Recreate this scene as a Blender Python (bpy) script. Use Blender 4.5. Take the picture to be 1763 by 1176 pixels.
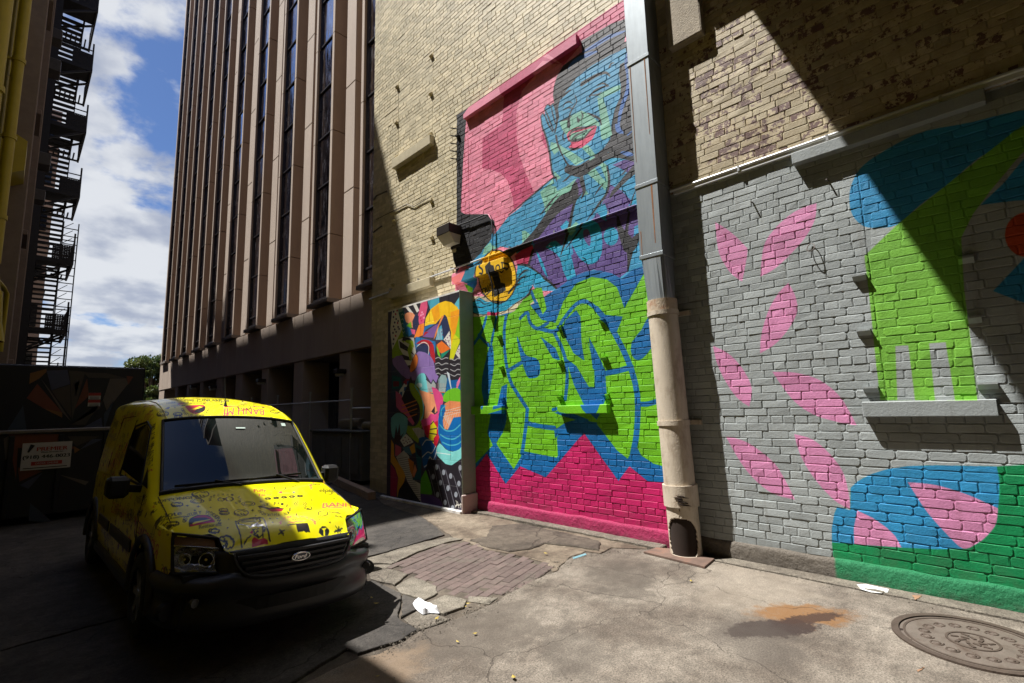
import bpy, bmesh, math, random
import numpy as np
from mathutils import Vector, Matrix, Euler
SC = bpy.context.scene
for o in list(bpy.data.objects): bpy.data.objects.remove(o)
COL = SC.collection
random.seed(7); np.random.seed(7)
# ------------------------------------------------------------------ camera
CAM_H = 1.75
F_PX, PW, PH = 834.29, 1763.0, 1176.0
YAW, PITCH, ROLL = math.radians(45.9009), math.radians(7.79209), math.radians(-1.59679)
FW = np.array([math.sin(YAW)*math.cos(PITCH), math.cos(YAW)*math.cos(PITCH), math.sin(PITCH)])
_r0 = np.cross(FW, [0, 0, 1.0]); _r0 /= np.linalg.norm(_r0); _u0 = np.cross(_r0, FW)
RT = _r0*math.cos(ROLL) + _u0*math.sin(ROLL); UP = -_r0*math.sin(ROLL) + _u0*math.cos(ROLL)
CAM = np.array([0, 0, CAM_H])
cd = bpy.data.cameras.new('camera'); cam = bpy.data.objects.new('camera', cd); COL.objects.link(cam)
cam.matrix_world = Matrix(((RT[0], UP[0], -FW[0], 0), (RT[1], UP[1], -FW[1], 0), (RT[2], UP[2], -FW[2], CAM_H), (0, 0, 0, 1)))
cd.sensor_width = 36.0; cd.lens = F_PX/PW*36.0; cd.clip_start = .05; cd.clip_end = 2000
SC.camera = cam
# ------------------------------------------------------------------ light, sky, exposure
SC.view_settings.view_transform = 'Standard'; SC.view_settings.look = 'None'
SC.view_settings.gamma = 1.0; SC.view_settings.use_curve_mapping = False
SC.view_settings.exposure = 1.10
SUN_D = Vector((1.0, -1.15, -3.22)).normalized()        # direction the light travels
sl = bpy.data.lights.new('sun', 'SUN'); sun = bpy.data.objects.new('sun', sl); COL.objects.link(sun)
sl.energy = 5.0; sl.angle = math.radians(.55); sl.color = (1.0, .975, .93)
sun.rotation_euler = SUN_D.to_track_quat('-Z', 'Y').to_euler(); sun.location = (-3, 4, 30)
SUN_EL = math.asin(-SUN_D.z); SUN_AZ = math.atan2(-SUN_D.x, -SUN_D.y)

def build_world():
    w = bpy.data.worlds.new('World'); SC.world = w; w.use_nodes = True
    nt = w.node_tree; N = nt.nodes; L = nt.links
    bg = N['Background']; bg.inputs['Strength'].default_value = .05
    sky = N.new('ShaderNodeTexSky'); sky.sky_type = 'NISHITA'; sky.sun_disc = False
    sky.sun_elevation = SUN_EL; sky.sun_rotation = SUN_AZ; sky.altitude = 200
    sky.air_density = 1.0; sky.dust_density = .6; sky.ozone_density = 2.0
    tc = N.new('ShaderNodeTexCoord')
    def vm(op, a, b=None):
        n = N.new('ShaderNodeVectorMath'); n.operation = op
        for i, x in enumerate((a, b)):
            if x is None: continue
            if isinstance(x, tuple): n.inputs[i].default_value = x
            else: L.new(x, n.inputs[i])
        return n
    def ma(op, a, b=None, c=None, clamp=False):
        n = N.new('ShaderNodeMath'); n.operation = op; n.use_clamp = clamp
        for i, x in enumerate((a, b, c)):
            if x is None: continue
            if isinstance(x, (int, float)): n.inputs[i].default_value = x
            else: L.new(x, n.inputs[i])
        return n.outputs[0]
    d = vm('NORMALIZE', tc.outputs['Generated']).outputs[0]
    sp = N.new('ShaderNodeSeparateXYZ'); L.new(d, sp.inputs[0])
    zz = ma('MAXIMUM', sp.outputs[2], .03)
    zz = ma('ADD', zz, .30)
    cb = N.new('ShaderNodeCombineXYZ')
    L.new(ma('DIVIDE', sp.outputs[0], zz), cb.inputs[0]); L.new(ma('DIVIDE', sp.outputs[1], zz), cb.inputs[1])
    n1 = N.new('ShaderNodeTexNoise'); n1.inputs['Scale'].default_value = 4.2; n1.inputs['Detail'].default_value = 9
    n1.inputs['Roughness'].default_value = .56; n1.inputs['Distortion'].default_value = .1
    mp = N.new('ShaderNodeMapping'); mp.inputs['Location'].default_value = (3.7, 1.35, 0); L.new(cb.outputs[0], mp.inputs[0])
    L.new(mp.outputs[0], n1.inputs['Vector'])
    dens = n1.outputs['Fac']
    # a few broad banks of cloud, each with its own place in the sky
    for (px, py, rad, amt) in SKY_BANKS:
        c = RT*(px-PW/2)/F_PX - UP*(py-PH/2)/F_PX + FW; c = c/np.linalg.norm(c)
        dt = vm('DOT_PRODUCT', d, tuple(float(v) for v in c)).outputs['Value']
        mr = N.new('ShaderNodeMapRange'); mr.interpolation_type = 'SMOOTHSTEP'
        mr.inputs['From Min'].default_value = math.cos(rad); mr.inputs['From Max'].default_value = 1.0
        mr.inputs['To Max'].default_value = amt; L.new(dt, mr.inputs['Value'])
        dens = ma('ADD', dens, mr.outputs[0])
    cov = N.new('ShaderNodeMapRange'); cov.interpolation_type = 'SMOOTHSTEP'
    cov.inputs['From Min'].default_value = .54; cov.inputs['From Max'].default_value = .67; L.new(dens, cov.inputs['Value'])
    # thick parts of a cloud are greyer underneath
    n2 = N.new('ShaderNodeTexNoise'); n2.inputs['Scale'].default_value = 5.5; n2.inputs['Detail'].default_value = 5
    mp2 = N.new('ShaderNodeMapping'); mp2.inputs['Location'].default_value = (9.1, 4.3, 0); L.new(cb.outputs[0], mp2.inputs[0]); L.new(mp2.outputs[0], n2.inputs['Vector'])
    gr = N.new('ShaderNodeMapRange'); gr.interpolation_type = 'SMOOTHSTEP'
    gr.inputs['From Min'].default_value = .40; gr.inputs['From Max'].default_value = .66; L.new(n2.outputs['Fac'], gr.inputs['Value'])
    cc = N.new('ShaderNodeMix'); cc.data_type = 'RGBA'
    cc.inputs['A'].default_value = (7.4, 7.6, 7.9, 1); cc.inputs['B'].default_value = (3.9, 4.3, 5.3, 1); L.new(gr.outputs[0], cc.inputs['Factor'])
    mx = N.new('ShaderNodeMix'); mx.data_type = 'RGBA'
    sat = N.new('ShaderNodeMix'); sat.data_type = 'RGBA'; sat.blend_type = 'MULTIPLY'; sat.inputs['Factor'].default_value = 1
    L.new(sky.outputs[0], sat.inputs['A']); sat.inputs['B'].default_value = (.66, .80, 1.06, 1)
    L.new(sat.outputs['Result'], mx.inputs['A']); L.new(cc.outputs['Result'], mx.inputs['B']); L.new(ma('MULTIPLY', cov.outputs[0], .93), mx.inputs['Factor'])
    L.new(mx.outputs['Result'], bg.inputs['Color'])
SKY_BANKS = [(255, 50, .12, .17), (235, 330, .26, .16), (170, 470, .20, .12), (200, 600, .30, .10), (120, 120, .10, .08), (250, 190, .07, -.10), (205, 110, .09, -.12), (330, 130, .09, -.1)]
build_world()
SC.render.engine = 'CYCLES'
# ------------------------------------------------------------------ pixel <-> place
def ray(px):
    px = np.atleast_2d(np.array(px, float))
    return FW + np.outer((px[:, 0]-PW/2)/F_PX, RT) - np.outer((px[:, 1]-PH/2)/F_PX, UP)
def on_x(px, X):
    r = ray(px); return CAM + r*(X/r[:, 0])[:, None]
def on_z(px, z=0.0):
    r = ray(px); return CAM + r*((z-CAM_H)/r[:, 2])[:, None]
def on_y(px, Y):
    r = ray(px); return CAM + r*(Y/r[:, 1])[:, None]
def project(P):
    d = np.atleast_2d(np.array(P, float)) - CAM; w = d@FW
    return np.stack([PW/2+F_PX*(d@RT)/w, PH/2-F_PX*(d@UP)/w, w], -1)
WX = 5.83                                   # the painted brick wall stands at x = WX, alley runs along +y
# ------------------------------------------------------------------ bookkeeping
def tag(o, label=None, cat=None, group=None, kind=None):
    if label: o['label'] = label
    if cat: o['category'] = cat
    if group: o['group'] = group
    if kind: o['kind'] = kind
    return o
def empty(name, loc=(0, 0, 0), label=None, cat=None, group=None, kind=None):
    o = bpy.data.objects.new(name, None); COL.objects.link(o); o.location = loc; o.empty_display_size = .2
    return tag(o, label, cat, group, kind)
class MB:
    def __init__(s): s.v = []; s.f = []; s.m = []; s.sm = []
    def add(s, V, Fs, mi=0, smooth=False):
        b = len(s.v); s.v += [tuple(map(float, p)) for p in V]
        for f in Fs: s.f.append(tuple(b+i for i in f)); s.m.append(mi); s.sm.append(smooth)
        return s
    def box(s, x0, x1, y0, y1, z0, z1, mi=0):
        return s.add([(x0,y0,z0),(x1,y0,z0),(x1,y1,z0),(x0,y1,z0),(x0,y0,z1),(x1,y0,z1),(x1,y1,z1),(x0,y1,z1)],
            [(0,3,2,1),(4,5,6,7),(0,1,5,4),(1,2,6,5),(2,3,7,6),(3,0,4,7)], mi)
    def bbox(s, x0, x1, y0, y1, z0, z1, b=.01, mi=0, jit=0.0):
        # box with chamfered edges
        cx, cy, cz = (x0+x1)/2, (y0+y1)/2, (z0+z1)/2; hx, hy, hz = (x1-x0)/2, (y1-y0)/2, (z1-z0)/2
        b = min(b, hx*.8, hy*.8, hz*.8); V = []; idx = {}
        for ax in range(3):
            for sg in (-1, 1):
                for a in (-1, 1):
                    for c in (-1, 1):
                        h = [hx, hy, hz]; p = [0, 0, 0]; p[ax] = sg*h[ax]; o1, o2 = [k for k in range(3) if k != ax]
                        p[o1] = a*(h[o1]-b); p[o2] = c*(h[o2]-b)
                        key = (ax, sg, a, c); idx[key] = len(V)
                        V.append((cx+p[0]+random.uniform(-jit, jit), cy+p[1]+random.uniform(-jit, jit), cz+p[2]+random.uniform(-jit, jit)))
        Fs = []
        for ax in range(3):
            for sg in (-1, 1): Fs.append((idx[ax,sg,-1,-1], idx[ax,sg,1,-1], idx[ax,sg,1,1], idx[ax,sg,-1,1]))
        def k(ax, s3):
            o1, o2 = [q for q in range(3) if q != ax]; return idx[ax, s3[ax], s3[o1], s3[o2]]
        for ax in range(3):           # edges parallel to ax
            o1, o2 = [q for q in range(3) if q != ax]
            for a in (-1, 1):
                for c in (-1, 1):
                    s0 = [0]*3; s0[o1] = a; s0[o2] = c; s1 = list(s0); s0[ax] = -1; s1[ax] = 1
                    Fs.append((k(o1, s0), k(o1, s1), k(o2, s1), k(o2, s0)))
        for a in (-1, 1):
            for b2 in (-1, 1):
                for c in (-1, 1): Fs.append((k(0,(a,b2,c)), k(1,(a,b2,c)), k(2,(a,b2,c))))
        return s.add(V, Fs, mi)
    def obox(s, c, ax, h, mi=0):
        c = Vector(c); A = [Vector(a).normalized()*hh for a, hh in zip(ax, h)]
        V = [c+A[0]*i+A[1]*j+A[2]*k for k in (-1, 1) for i, j in ((-1,-1),(1,-1),(1,1),(-1,1))]
        return s.add(V, [(0,3,2,1),(4,5,6,7),(0,1,5,4),(1,2,6,5),(2,3,7,6),(3,0,4,7)], mi)
    def bar(s, p0, p1, w, t=None, up=(0,0,1), mi=0):
        p0, p1 = Vector(p0), Vector(p1); d = (p1-p0); L = d.length; d.normalize(); u = Vector(up)
        if abs(d.dot(u)) > .98: u = Vector((1, 0, 0))
        sd = d.cross(u).normalized(); u = sd.cross(d)
        return s.obox((p0+p1)/2, (d, sd, u), (L/2, w/2, (t or w)/2), mi)
    def tube(s, pts, r, n=8, mi=0, caps=True, smooth=True):
        pts = [Vector(p) for p in pts]; V = []; Fs = []; rr = r if isinstance(r, (list, tuple)) else [r]*len(pts)
        prev = None
        for i, p in enumerate(pts):
            d = (pts[min(i+1, len(pts)-1)]-pts[max(i-1, 0)]).normalized()
            if prev is None:
                u = Vector((0, 0, 1)) if abs(d.z) < .9 else Vector((1, 0, 0)); u = (u-d*u.dot(d)).normalized()
            else: u = (prev-d*prev.dot(d)).normalized()
            prev = u; w = d.cross(u)
            for k in range(n):
                a = 2*math.pi*k/n; V.append(p+u*math.cos(a)*rr[i]+w*math.sin(a)*rr[i])
        for i in range(len(pts)-1):
            for k in range(n): Fs.append((i*n+k, i*n+(k+1)%n, (i+1)*n+(k+1)%n, (i+1)*n+k))
        s.add(V, Fs, mi, smooth)
        if caps:
            s.add(V[:n], [tuple(range(n))[::-1]], mi); s.add(V[-n:], [tuple(range(n))], mi)
        return s
    def prism(s, poly, z0, z1, mi=0, inset=0.0):
        # poly: list of (x,y) counter-clockwise, vertical prism, optional chamfer ring at the top
        n = len(poly); c = (sum(p[0] for p in poly)/n, sum(p[1] for p in poly)/n); V = [(x, y, z0) for x, y in poly]
        if inset:
            V += [(x, y, z1-inset) for x, y in poly]
            V += [(x+(c[0]-x)*inset/max(.001, math.hypot(x-c[0], y-c[1])), y+(c[1]-y)*inset/max(.001, math.hypot(x-c[0], y-c[1])), z1) for x, y in poly]; R = 3
        else: V += [(x, y, z1) for x, y in poly]; R = 2
        Fs = [tuple(range(n))[::-1], tuple((R-1)*n+i for i in range(n))]
        for r in range(R-1): Fs += [(r*n+i, r*n+(i+1)%n, (r+1)*n+(i+1)%n, (r+1)*n+i) for i in range(n)]
        return s.add(V, Fs, mi)
    def build(s, name, mat, parent=None, smooth=None, shade_angle=None):
        me = bpy.data.meshes.new(name); me.from_pydata(s.v, [], s.f); me.update()
        for m in (mat if isinstance(mat, (list, tuple)) else [mat]): me.materials.append(m)
        me.polygons.foreach_set('material_index', s.m)
        me.polygons.foreach_set('use_smooth', [True]*len(s.f) if smooth else s.sm)
        o = bpy.data.objects.new(name, me); COL.objects.link(o)
        if parent: o.parent = parent; o.matrix_parent_inverse = Matrix.Identity(4); place_in(o, parent)
        return o
def place_in(o, parent):
    # meshes are written in world places: bring them into their parent's frame (parents are unrotated empties here)
    off = Vector((0, 0, 0)); p = parent
    while p: off += p.location; p = p.parent
    if off.length > 0: o.data.transform(Matrix.Translation(-off))
def inst(name, me, loc, parent=None, scale=(1, 1, 1), rot=(0, 0, 0)):
    o = bpy.data.objects.new(name, me); COL.objects.link(o); o.scale = scale; o.rotation_euler = rot
    if parent:
        o.parent = parent; off = Vector((0, 0, 0)); p = parent
        while p: off += p.location; p = p.parent
        o.location = Vector(loc)-off
    else: o.location = loc
    return o
def copy_tree(o, parent=None):
    c = o.copy(); COL.objects.link(c); c.parent = parent
    for ch in list(o.children): copy_tree(ch, c)
    return c
# ------------------------------------------------------------------ materials
def lin(c):
    return tuple(((v/255)/12.92 if v/255 <= .04045 else ((v/255+.055)/1.055)**2.4) for v in c[:3])
def mat(name, col, rough=.7, metal=0.0, var=.12, vscale=6.0, bump=.0, bscale=60.0, spec=.4, dirt=None, dscale=2.0, damt=.5, coat=0.0, stretch=None, obj_rand=0.0):
    m = bpy.data.materials.new(name); m.use_nodes = True; nt = m.node_tree; N = nt.nodes; L = nt.links; b = N['Principled BSDF']
    b.inputs['Roughness'].default_value = rough; b.inputs['Metallic'].default_value = metal
    b.inputs['Specular IOR Level'].default_value = spec; b.inputs['Coat Weight'].default_value = coat
    g = N.new('ShaderNodeNewGeometry'); vec = g.outputs['Position']
    if stretch:
        mp = N.new('ShaderNodeMapping'); mp.inputs['Scale'].default_value = stretch; L.new(vec, mp.inputs[0]); vec = mp.outputs[0]
    n = N.new('ShaderNodeTexNoise'); n.inputs['Scale'].default_value = vscale; n.inputs['Detail'].default_value = 6; n.inputs['Roughness'].default_value = .65; L.new(vec, n.inputs['Vector'])
    mr = N.new('ShaderNodeMapRange'); mr.inputs['From Min'].default_value = .3; mr.inputs['From Max'].default_value = .7
    mr.inputs['To Min'].default_value = 1-var; mr.inputs['To Max'].default_value = 1+var; L.new(n.outputs['Fac'], mr.inputs['Value'])
    mx = N.new('ShaderNodeMix'); mx.data_type = 'RGBA'; mx.blend_type = 'MULTIPLY'; mx.inputs['Factor'].default_value = 1
    mx.inputs['A'].default_value = (*col, 1); L.new(mr.outputs[0], mx.inputs['B']); out = mx.outputs['Result']
    if obj_rand:
        oi = N.new('ShaderNodeObjectInfo'); m3 = N.new('ShaderNodeMapRange'); m3.inputs['To Min'].default_value = 1-obj_rand; m3.inputs['To Max'].default_value = 1+obj_rand; L.new(oi.outputs['Random'], m3.inputs['Value'])
        m4 = N.new('ShaderNodeMix'); m4.data_type = 'RGBA'; m4.blend_type = 'MULTIPLY'; m4.inputs['Factor'].default_value = 1; L.new(out, m4.inputs['A']); L.new(m3.outputs[0], m4.inputs['B']); out = m4.outputs['Result']
    if dirt:
        n2 = N.new('ShaderNodeTexNoise'); n2.inputs['Scale'].default_value = dscale; n2.inputs['Detail'].default_value = 8; n2.inputs['Roughness'].default_value = .7; L.new(vec, n2.inputs['Vector'])
        m2 = N.new('ShaderNodeMapRange'); m2.inputs['From Min'].default_value = .5; m2.inputs['From Max'].default_value = .68; m2.inputs['To Max'].default_value = damt; L.new(n2.outputs['Fac'], m2.inputs['Value'])
        x2 = N.new('ShaderNodeMix'); x2.data_type = 'RGBA'; L.new(m2.outputs[0], x2.inputs['Factor']); L.new(out, x2.inputs['A']); x2.inputs['B'].default_value = (*dirt, 1); out = x2.outputs['Result']
    L.new(out, b.inputs['Base Color'])
    if bump:
        n3 = N.new('ShaderNodeTexNoise'); n3.inputs['Scale'].default_value = bscale; n3.inputs['Detail'].default_value = 4; L.new(g.outputs['Position'], n3.inputs['Vector'])
        bp = N.new('ShaderNodeBump'); bp.inputs['Strength'].default_value = bump; bp.inputs['Distance'].default_value = .01; L.new(n3.outputs['Fac'], bp.inputs['Height']); L.new(bp.outputs[0], b.inputs['Normal'])
    return m
# ------------------------------------------------------------------ flat print: painted shapes turned into a colour sheet by code
def smooth(pts, n=5, closed=True):
    P = np.array(pts, float); m = len(P); out = []
    rng = range(m) if closed else range(m-1)
    for i in rng:
        p0 = P[(i-1) % m] if closed or i > 0 else P[i]; p1 = P[i]; p2 = P[(i+1) % m]; p3 = P[(i+2) % m] if closed or i+2 < m else P[(i+1) % m]
        for k in range(n):
            t = k/n; out.append(.5*((2*p1)+(-p0+p2)*t+(2*p0-5*p1+4*p2-p3)*t*t+(-p0+3*p1-3*p2+p3)*t**3))
    if not closed: out.append(P[-1])
    return np.array(out)
class Canvas:
    def __init__(s, u0, u1, v0, v1, res):
        s.u0, s.v0, s.res = u0, v0, res; s.W = int(round((u1-u0)/res)); s.H = int(round((v1-v0)/res)); s.u1 = u0+s.W*res; s.v1 = v0+s.H*res
        s.a = np.zeros((s.H, s.W, 4), np.float32)
    def cover(s, P):
        P = (np.array(P, float)-[s.u0, s.v0])/s.res; SS = 3
        x0, y0 = np.floor(P.min(0)).astype(int)-1; x1, y1 = np.ceil(P.max(0)).astype(int)+2
        x0 = max(x0, 0); y0 = max(y0, 0); x1 = min(x1, s.W); y1 = min(y1, s.H)
        if x1 <= x0 or y1 <= y0: return None
        w, h = (x1-x0)*SS, (y1-y0)*SS; Q = (P-[x0, y0])*SS; mk = np.zeros((h, w+1), np.int16); n = len(Q)
        for i in range(n):
            ax, ay = Q[i]; bx, by = Q[(i+1) % n]
            if ay == by: continue
            if ay > by: ax, ay, bx, by = bx, by, ax, ay
            r0 = max(int(math.ceil(ay-.5)), 0); r1 = min(int(math.ceil(by-.5)), h)
            if r1 <= r0: continue
            rr = np.arange(r0, r1); xs = ax+(rr+.5-ay)*(bx-ax)/(by-ay); xi = np.clip(np.ceil(xs-.5), 0, w).astype(int); np.add.at(mk, (rr, xi), 1)
        par = (np.cumsum(mk, 1)[:, :w] & 1).astype(np.float32)
        return x0, y0, x1, y1, par.reshape(y1-y0, SS, x1-x0, SS).mean((1, 3))
    def blend(s, box, c, col, al=1.0):
        x0, y0, x1, y1 = box; A = s.a[y0:y1, x0:x1]; k = (c*al)[..., None]; rgb = np.array(col[:3], np.float32)/255
        A[..., :3] = np.where(A[..., 3:4] > 0, A[..., :3]*(1-k)+rgb*k, rgb); A[..., 3:4] = A[..., 3:4]+(1-A[..., 3:4])*k
    def fill(s, P, col, al=1.0):
        r = s.cover(P)
        if r: s.blend(r[:4], r[4], col, al)
    def stroke(s, P, w, col, al=1.0):
        P = np.array(P, float); m = w/2 if np.isscalar(w) else max(w)/2; ws = np.full(len(P), w) if np.isscalar(w) else np.array(w)
        lo = P.min(0)-m; hi = P.max(0)+m; x0 = max(int((lo[0]-s.u0)/s.res)-1, 0); y0 = max(int((lo[1]-s.v0)/s.res)-1, 0); x1 = min(int((hi[0]-s.u0)/s.res)+2, s.W); y1 = min(int((hi[1]-s.v0)/s.res)+2, s.H)
        if x1 <= x0 or y1 <= y0: return
        X = s.u0+(np.arange(x0, x1)+.5)*s.res; Y = s.v0+(np.arange(y0, y1)+.5)*s.res; X, Y = np.meshgrid(X, Y); D = np.full(X.shape, 1e9)
        for i in range(len(P)-1):
            d = P[i+1]-P[i]; L2 = max(d@d, 1e-12); t = np.clip(((X-P[i, 0])*d[0]+(Y-P[i, 1])*d[1])/L2, 0, 1)
            D = np.minimum(D, np.hypot(X-P[i, 0]-t*d[0], Y-P[i, 1]-t*d[1])-(ws[i]*(1-t)+ws[i+1]*t)/2)
        s.blend((x0, y0, x1, y1), np.clip(.5-D/s.res, 0, 1).astype(np.float32), col, al)
    def image(s, name):
        im = bpy.data.images.new(name, s.W, s.H, alpha=True); im.alpha_mode = 'CHANNEL_PACKED'
        im.pixels.foreach_set(np.clip(s.a, 0, 1).ravel()); im.update(); im.pack(); return im
_tx = {}
def text_tris(t, italic=0.0):
    # outline of a word in the built-in font, as triangles, 1 unit = letter height, centred
    if t in _tx: return _tx[t]
    cu = bpy.data.curves.new('word', 'FONT'); cu.body = t; cu.align_x = 'CENTER'; cu.align_y = 'CENTER'; cu.resolution_u = 3
    ob = bpy.data.objects.new('word', cu); COL.objects.link(ob); bpy.context.view_layer.update()
    me = ob.to_mesh(); me.calc_loop_triangles(); V = np.array([v.co[:2] for v in me.vertices]) if len(me.vertices) else np.zeros((0, 2))
    T = [V[list(lt.vertices)] for lt in me.loop_triangles]; ob.to_mesh_clear(); bpy.data.objects.remove(ob); bpy.data.curves.remove(cu); _tx[t] = T
    return T
# ------------------------------------------------------------------ the painted pictures
class Paint:
    bold = 1.5
    def __init__(s, cv, X): s.cv = cv; s.X = X; s.o = (0, 0, 1)
    def view(s, x, y, sc): s.o = (x, y, sc); return s
    def P(s, pts):
        p = np.array(pts, float); p = p/s.o[2]+[s.o[0], s.o[1]]; return on_x(p, s.X)[:, 1:]
    def f(s, pts, col, sm=0): s.cv.fill(s.P(smooth(pts, sm) if sm else pts), col)
    def l(s, pts, w, col, sm=4):
        # w in crop pixels; converted to metres where the stroke stands
        q = smooth(pts, sm, False) if sm and len(pts) > 2 else np.array(pts, float); P = s.P(q)
        a = s.P([q[0], q[0]+[0, 10]]); k = abs(a[1, 1]-a[0, 1])/10
        k *= s.bold; ws = np.full(len(P), w*k) if np.isscalar(w) else np.interp(np.linspace(0, 1, len(P)), np.linspace(0, 1, len(w)), w)*k
        s.cv.stroke(P, ws, col)
    def e(s, cx, cy, rx, ry, col, rot=0, n=24):
        t = np.linspace(0, 2*math.pi, n, endpoint=False); c, d = math.cos(rot), math.sin(rot)
        s.f([(cx+rx*math.cos(a)*c-ry*math.sin(a)*d, cy+rx*math.cos(a)*d+ry*math.sin(a)*c) for a in t], col)
PKL, PKM, PKD = (240, 142, 168), (203, 74, 118), (170, 50, 92)
HAIR, BLU, MINT, PUR, MAG, GRN, DBL, BLK, YEL = (58, 57, 62), (58, 152, 196), (128, 190, 168), (96, 74, 140), (192, 24, 96), (112, 190, 20), (0, 104, 170), (38, 37, 41), (238, 188, 8)
CYN = (30, 158, 198)
def paint_wall_mural():
    cv = Canvas(-1.4, 7.4, 0.0, 8.0, .0055); p = Paint(cv, WX)
    # ---- upper mural background
    p.view(780, 0, 2.94)
    p.f([(20,585),(205,460),(640,152),(880,-12),(890,200),(945,1180),(1000,1500),(60,1500),(12,1480),(22,1080)], PKL)
    p.f([(20,585),(205,460),(270,412),(130,505),(68,590),(60,700),(50,860),(40,1085),(180,1085),(210,1120),(215,1250),(110,1370),(50,1400),(14,1420),(20,1080)], BLK)
    p.f([(30,1065),(70,1090),(110,1112),(150,1085),(190,1090),(205,1120),(212,1200),(180,1290),(130,1340),(60,1372),(24,1390)], BLK)
    p.f([(245,432),(405,318),(445,292),(560,330),(545,330),(470,320),(400,400),(350,460),(322,560),(322,680),(335,780),(365,870),(412,975),(310,1068),(300,990),(280,920),(245,880),(200,860),(148,852),(150,700),(250,628),(258,500)], PKM)
    p.f([(470,270),(640,152),(880,-12),(885,100),(790,130),(640,235),(560,330)], PKM)
    p.f([(445,380),(470,330),(540,325),(545,340),(505,470),(440,640),(470,740),(500,880),(420,960),(370,870),(335,770),(322,640),(345,490)], PKL, 3)
    p.f([(455,655),(445,700),(470,750),(490,740)], PKM)
    # ---- hair, head (crop D)
    p.view(920, 30, 4.054)
    p.f([(655,5),(540,45),(460,90),(330,165),(335,240),(240,310),(200,340),(160,410),(140,470),(130,540),(140,600),(160,650),(175,700),(200,720),(300,400),(600,240),(700,230),(700,980),(690,1000),(560,960),(520,920),(535,840),(540,740),(600,600),(620,500),(600,380)], HAIR)
    p.f([(150,700),(140,560),(200,430),(300,330),(450,250),(640,170),(720,160),(720,990),(640,990),(520,1000),(400,1060),(240,1080),(170,1000),(120,820)], HAIR)
    p.f([(175,700),(165,640),(185,560),(240,490),(300,420),(400,340),(520,270),(640,215),(655,300),(600,330),(590,400),(605,470),(600,560),(560,650),(540,750),(530,850),(480,920),(400,980),(290,1050),(250,1045),(215,1000),(160,900),(145,820),(150,760)], BLU)
    for q in ([(345,240),(420,200),(520,140),(640,95)], [(240,350),(290,300),(380,260),(440,240)], [(655,230),(640,320),(660,420),(650,520),(620,600),(600,680),(590,760),(620,810)], [(570,750),(590,790),(620,805)], [(610,945),(650,955),(690,960)], [(640,300),(665,340),(670,420)], [(655,820),(690,790)]):
        p.l(q, [10, 22, 20, 6], (60, 108, 180))
    # mint patches
    p.f([(440,545),(480,520),(600,470),(605,505),(520,545),(470,565)], MINT); p.f([(440,560),(480,565),(500,620),(520,700),(545,820),(490,855),(470,850),(462,790),(460,700)], MINT)
    p.f([(175,735),(250,690),(330,650),(390,680),(450,730),(460,760),(430,760),(340,760),(250,790),(230,830),(200,790)], MINT)
    p.f([(110,870),(150,870),(200,905),(280,950),(350,1000),(290,1035),(230,980),(160,920)], MINT)
    p.f([(325,905),(375,890),(430,960),(395,975)], MINT); p.f([(380,990),(420,970),(470,1040),(520,1100),(525,1170),(470,1110)], MINT)
    p.f([(135,1080),(190,1100),(160,1140)], MINT)
    p.f([(270,905),(320,880),(335,900),(300,920)], BLU)
    # mouth
    p.f([(228,830),(245,795),(290,770),(360,762),(430,755),(432,790),(405,850),(360,890),(320,915),(270,922),(240,910),(260,880),(240,862)], (216, 72, 112), 3)
    p.f([(245,850),(262,810),(310,800),(370,780),(400,775),(370,810),(330,845),(290,865)], MINT, 2)
    for q in ([(235,860),(270,862),(340,845),(385,800),(430,758)], [(240,830),(260,800),(300,780),(360,768),(432,752)], [(245,912),(280,922),(320,912)], [(262,850),(300,820),(370,790)]): p.l(q, [4, 12, 9, 3], BLK)
    # features
    for q, w in [([(285,545),(295,590),(265,640),(242,700),(242,760)], [3, 7, 8, 18]), ([(300,700),(310,725),(318,708)], [6, 14, 4]), ([(328,660),(340,690),(325,720)], [3, 8, 3]),
                 ([(335,465),(400,425),(450,400),(500,388),(528,410)], [22, 16, 12, 6]), ([(185,570),(210,540),(250,510)], [5, 16, 8]), ([(385,555),(420,515),(470,490),(520,480)], [8, 9, 8, 5]), ([(440,480),(480,462),(520,478)], [3, 8, 3]), ([(390,545),(440,540),(470,520)], [3, 7, 3]),
                 ([(200,630),(215,600),(245,590),(265,600)], [3, 8, 3]), ([(200,650),(240,630),(270,640)], [3, 7, 3]), ([(370,560),(365,590),(380,570)], 5), ([(372,668),(420,690),(455,710),(468,750)], [4, 10, 10, 6]), ([(210,790),(200,830),(210,865)], [3, 9, 3]), ([(180,725),(230,710),(262,690)], [4, 9, 3]), ([(525,350),(535,325),(560,320)], [10, 8, 3]),
                 ([(150,830),(160,900),(200,1000),(240,1060),(300,1075),(400,1030),(480,970),(560,920)], [14, 20, 24, 34, 50, 44, 36, 10])]: p.l(q, w, BLK)
    # hand on the cheek
    p.f([(45,690),(60,670),(75,680),(72,640),(90,612),(115,620),(130,605),(150,640),(160,700),(150,760),(145,830),(160,900),(215,1010),(250,1060),(300,1080),(240,1150),(160,1150),(125,1100),(115,1000),(95,900),(75,800),(50,730)], BLU)
    p.f([(115,870),(155,880),(175,930),(140,960),(110,910)], MINT)
    for q, w in [([(45,690),(55,760),(80,830),(100,910),(115,1000),(125,1080),(160,1150)], [5, 8, 10, 9, 6]), ([(75,690),(100,750),(130,800)], [4, 7, 4]), ([(72,640),(100,700),(135,790)], [4, 7, 5]), ([(118,625),(130,680),(148,740)], [4, 6, 6]), ([(45,690),(60,672),(74,690)], 5), ([(74,640),(90,612),(115,618)], 5), ([(116,618),(135,605),(152,650),(160,720),(145,800)], [5, 9, 12, 9])]: p.l(q, w, BLK)
    # ---- shoulders and coat (crop E)
    p.view(880, 240, 4.522)
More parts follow.
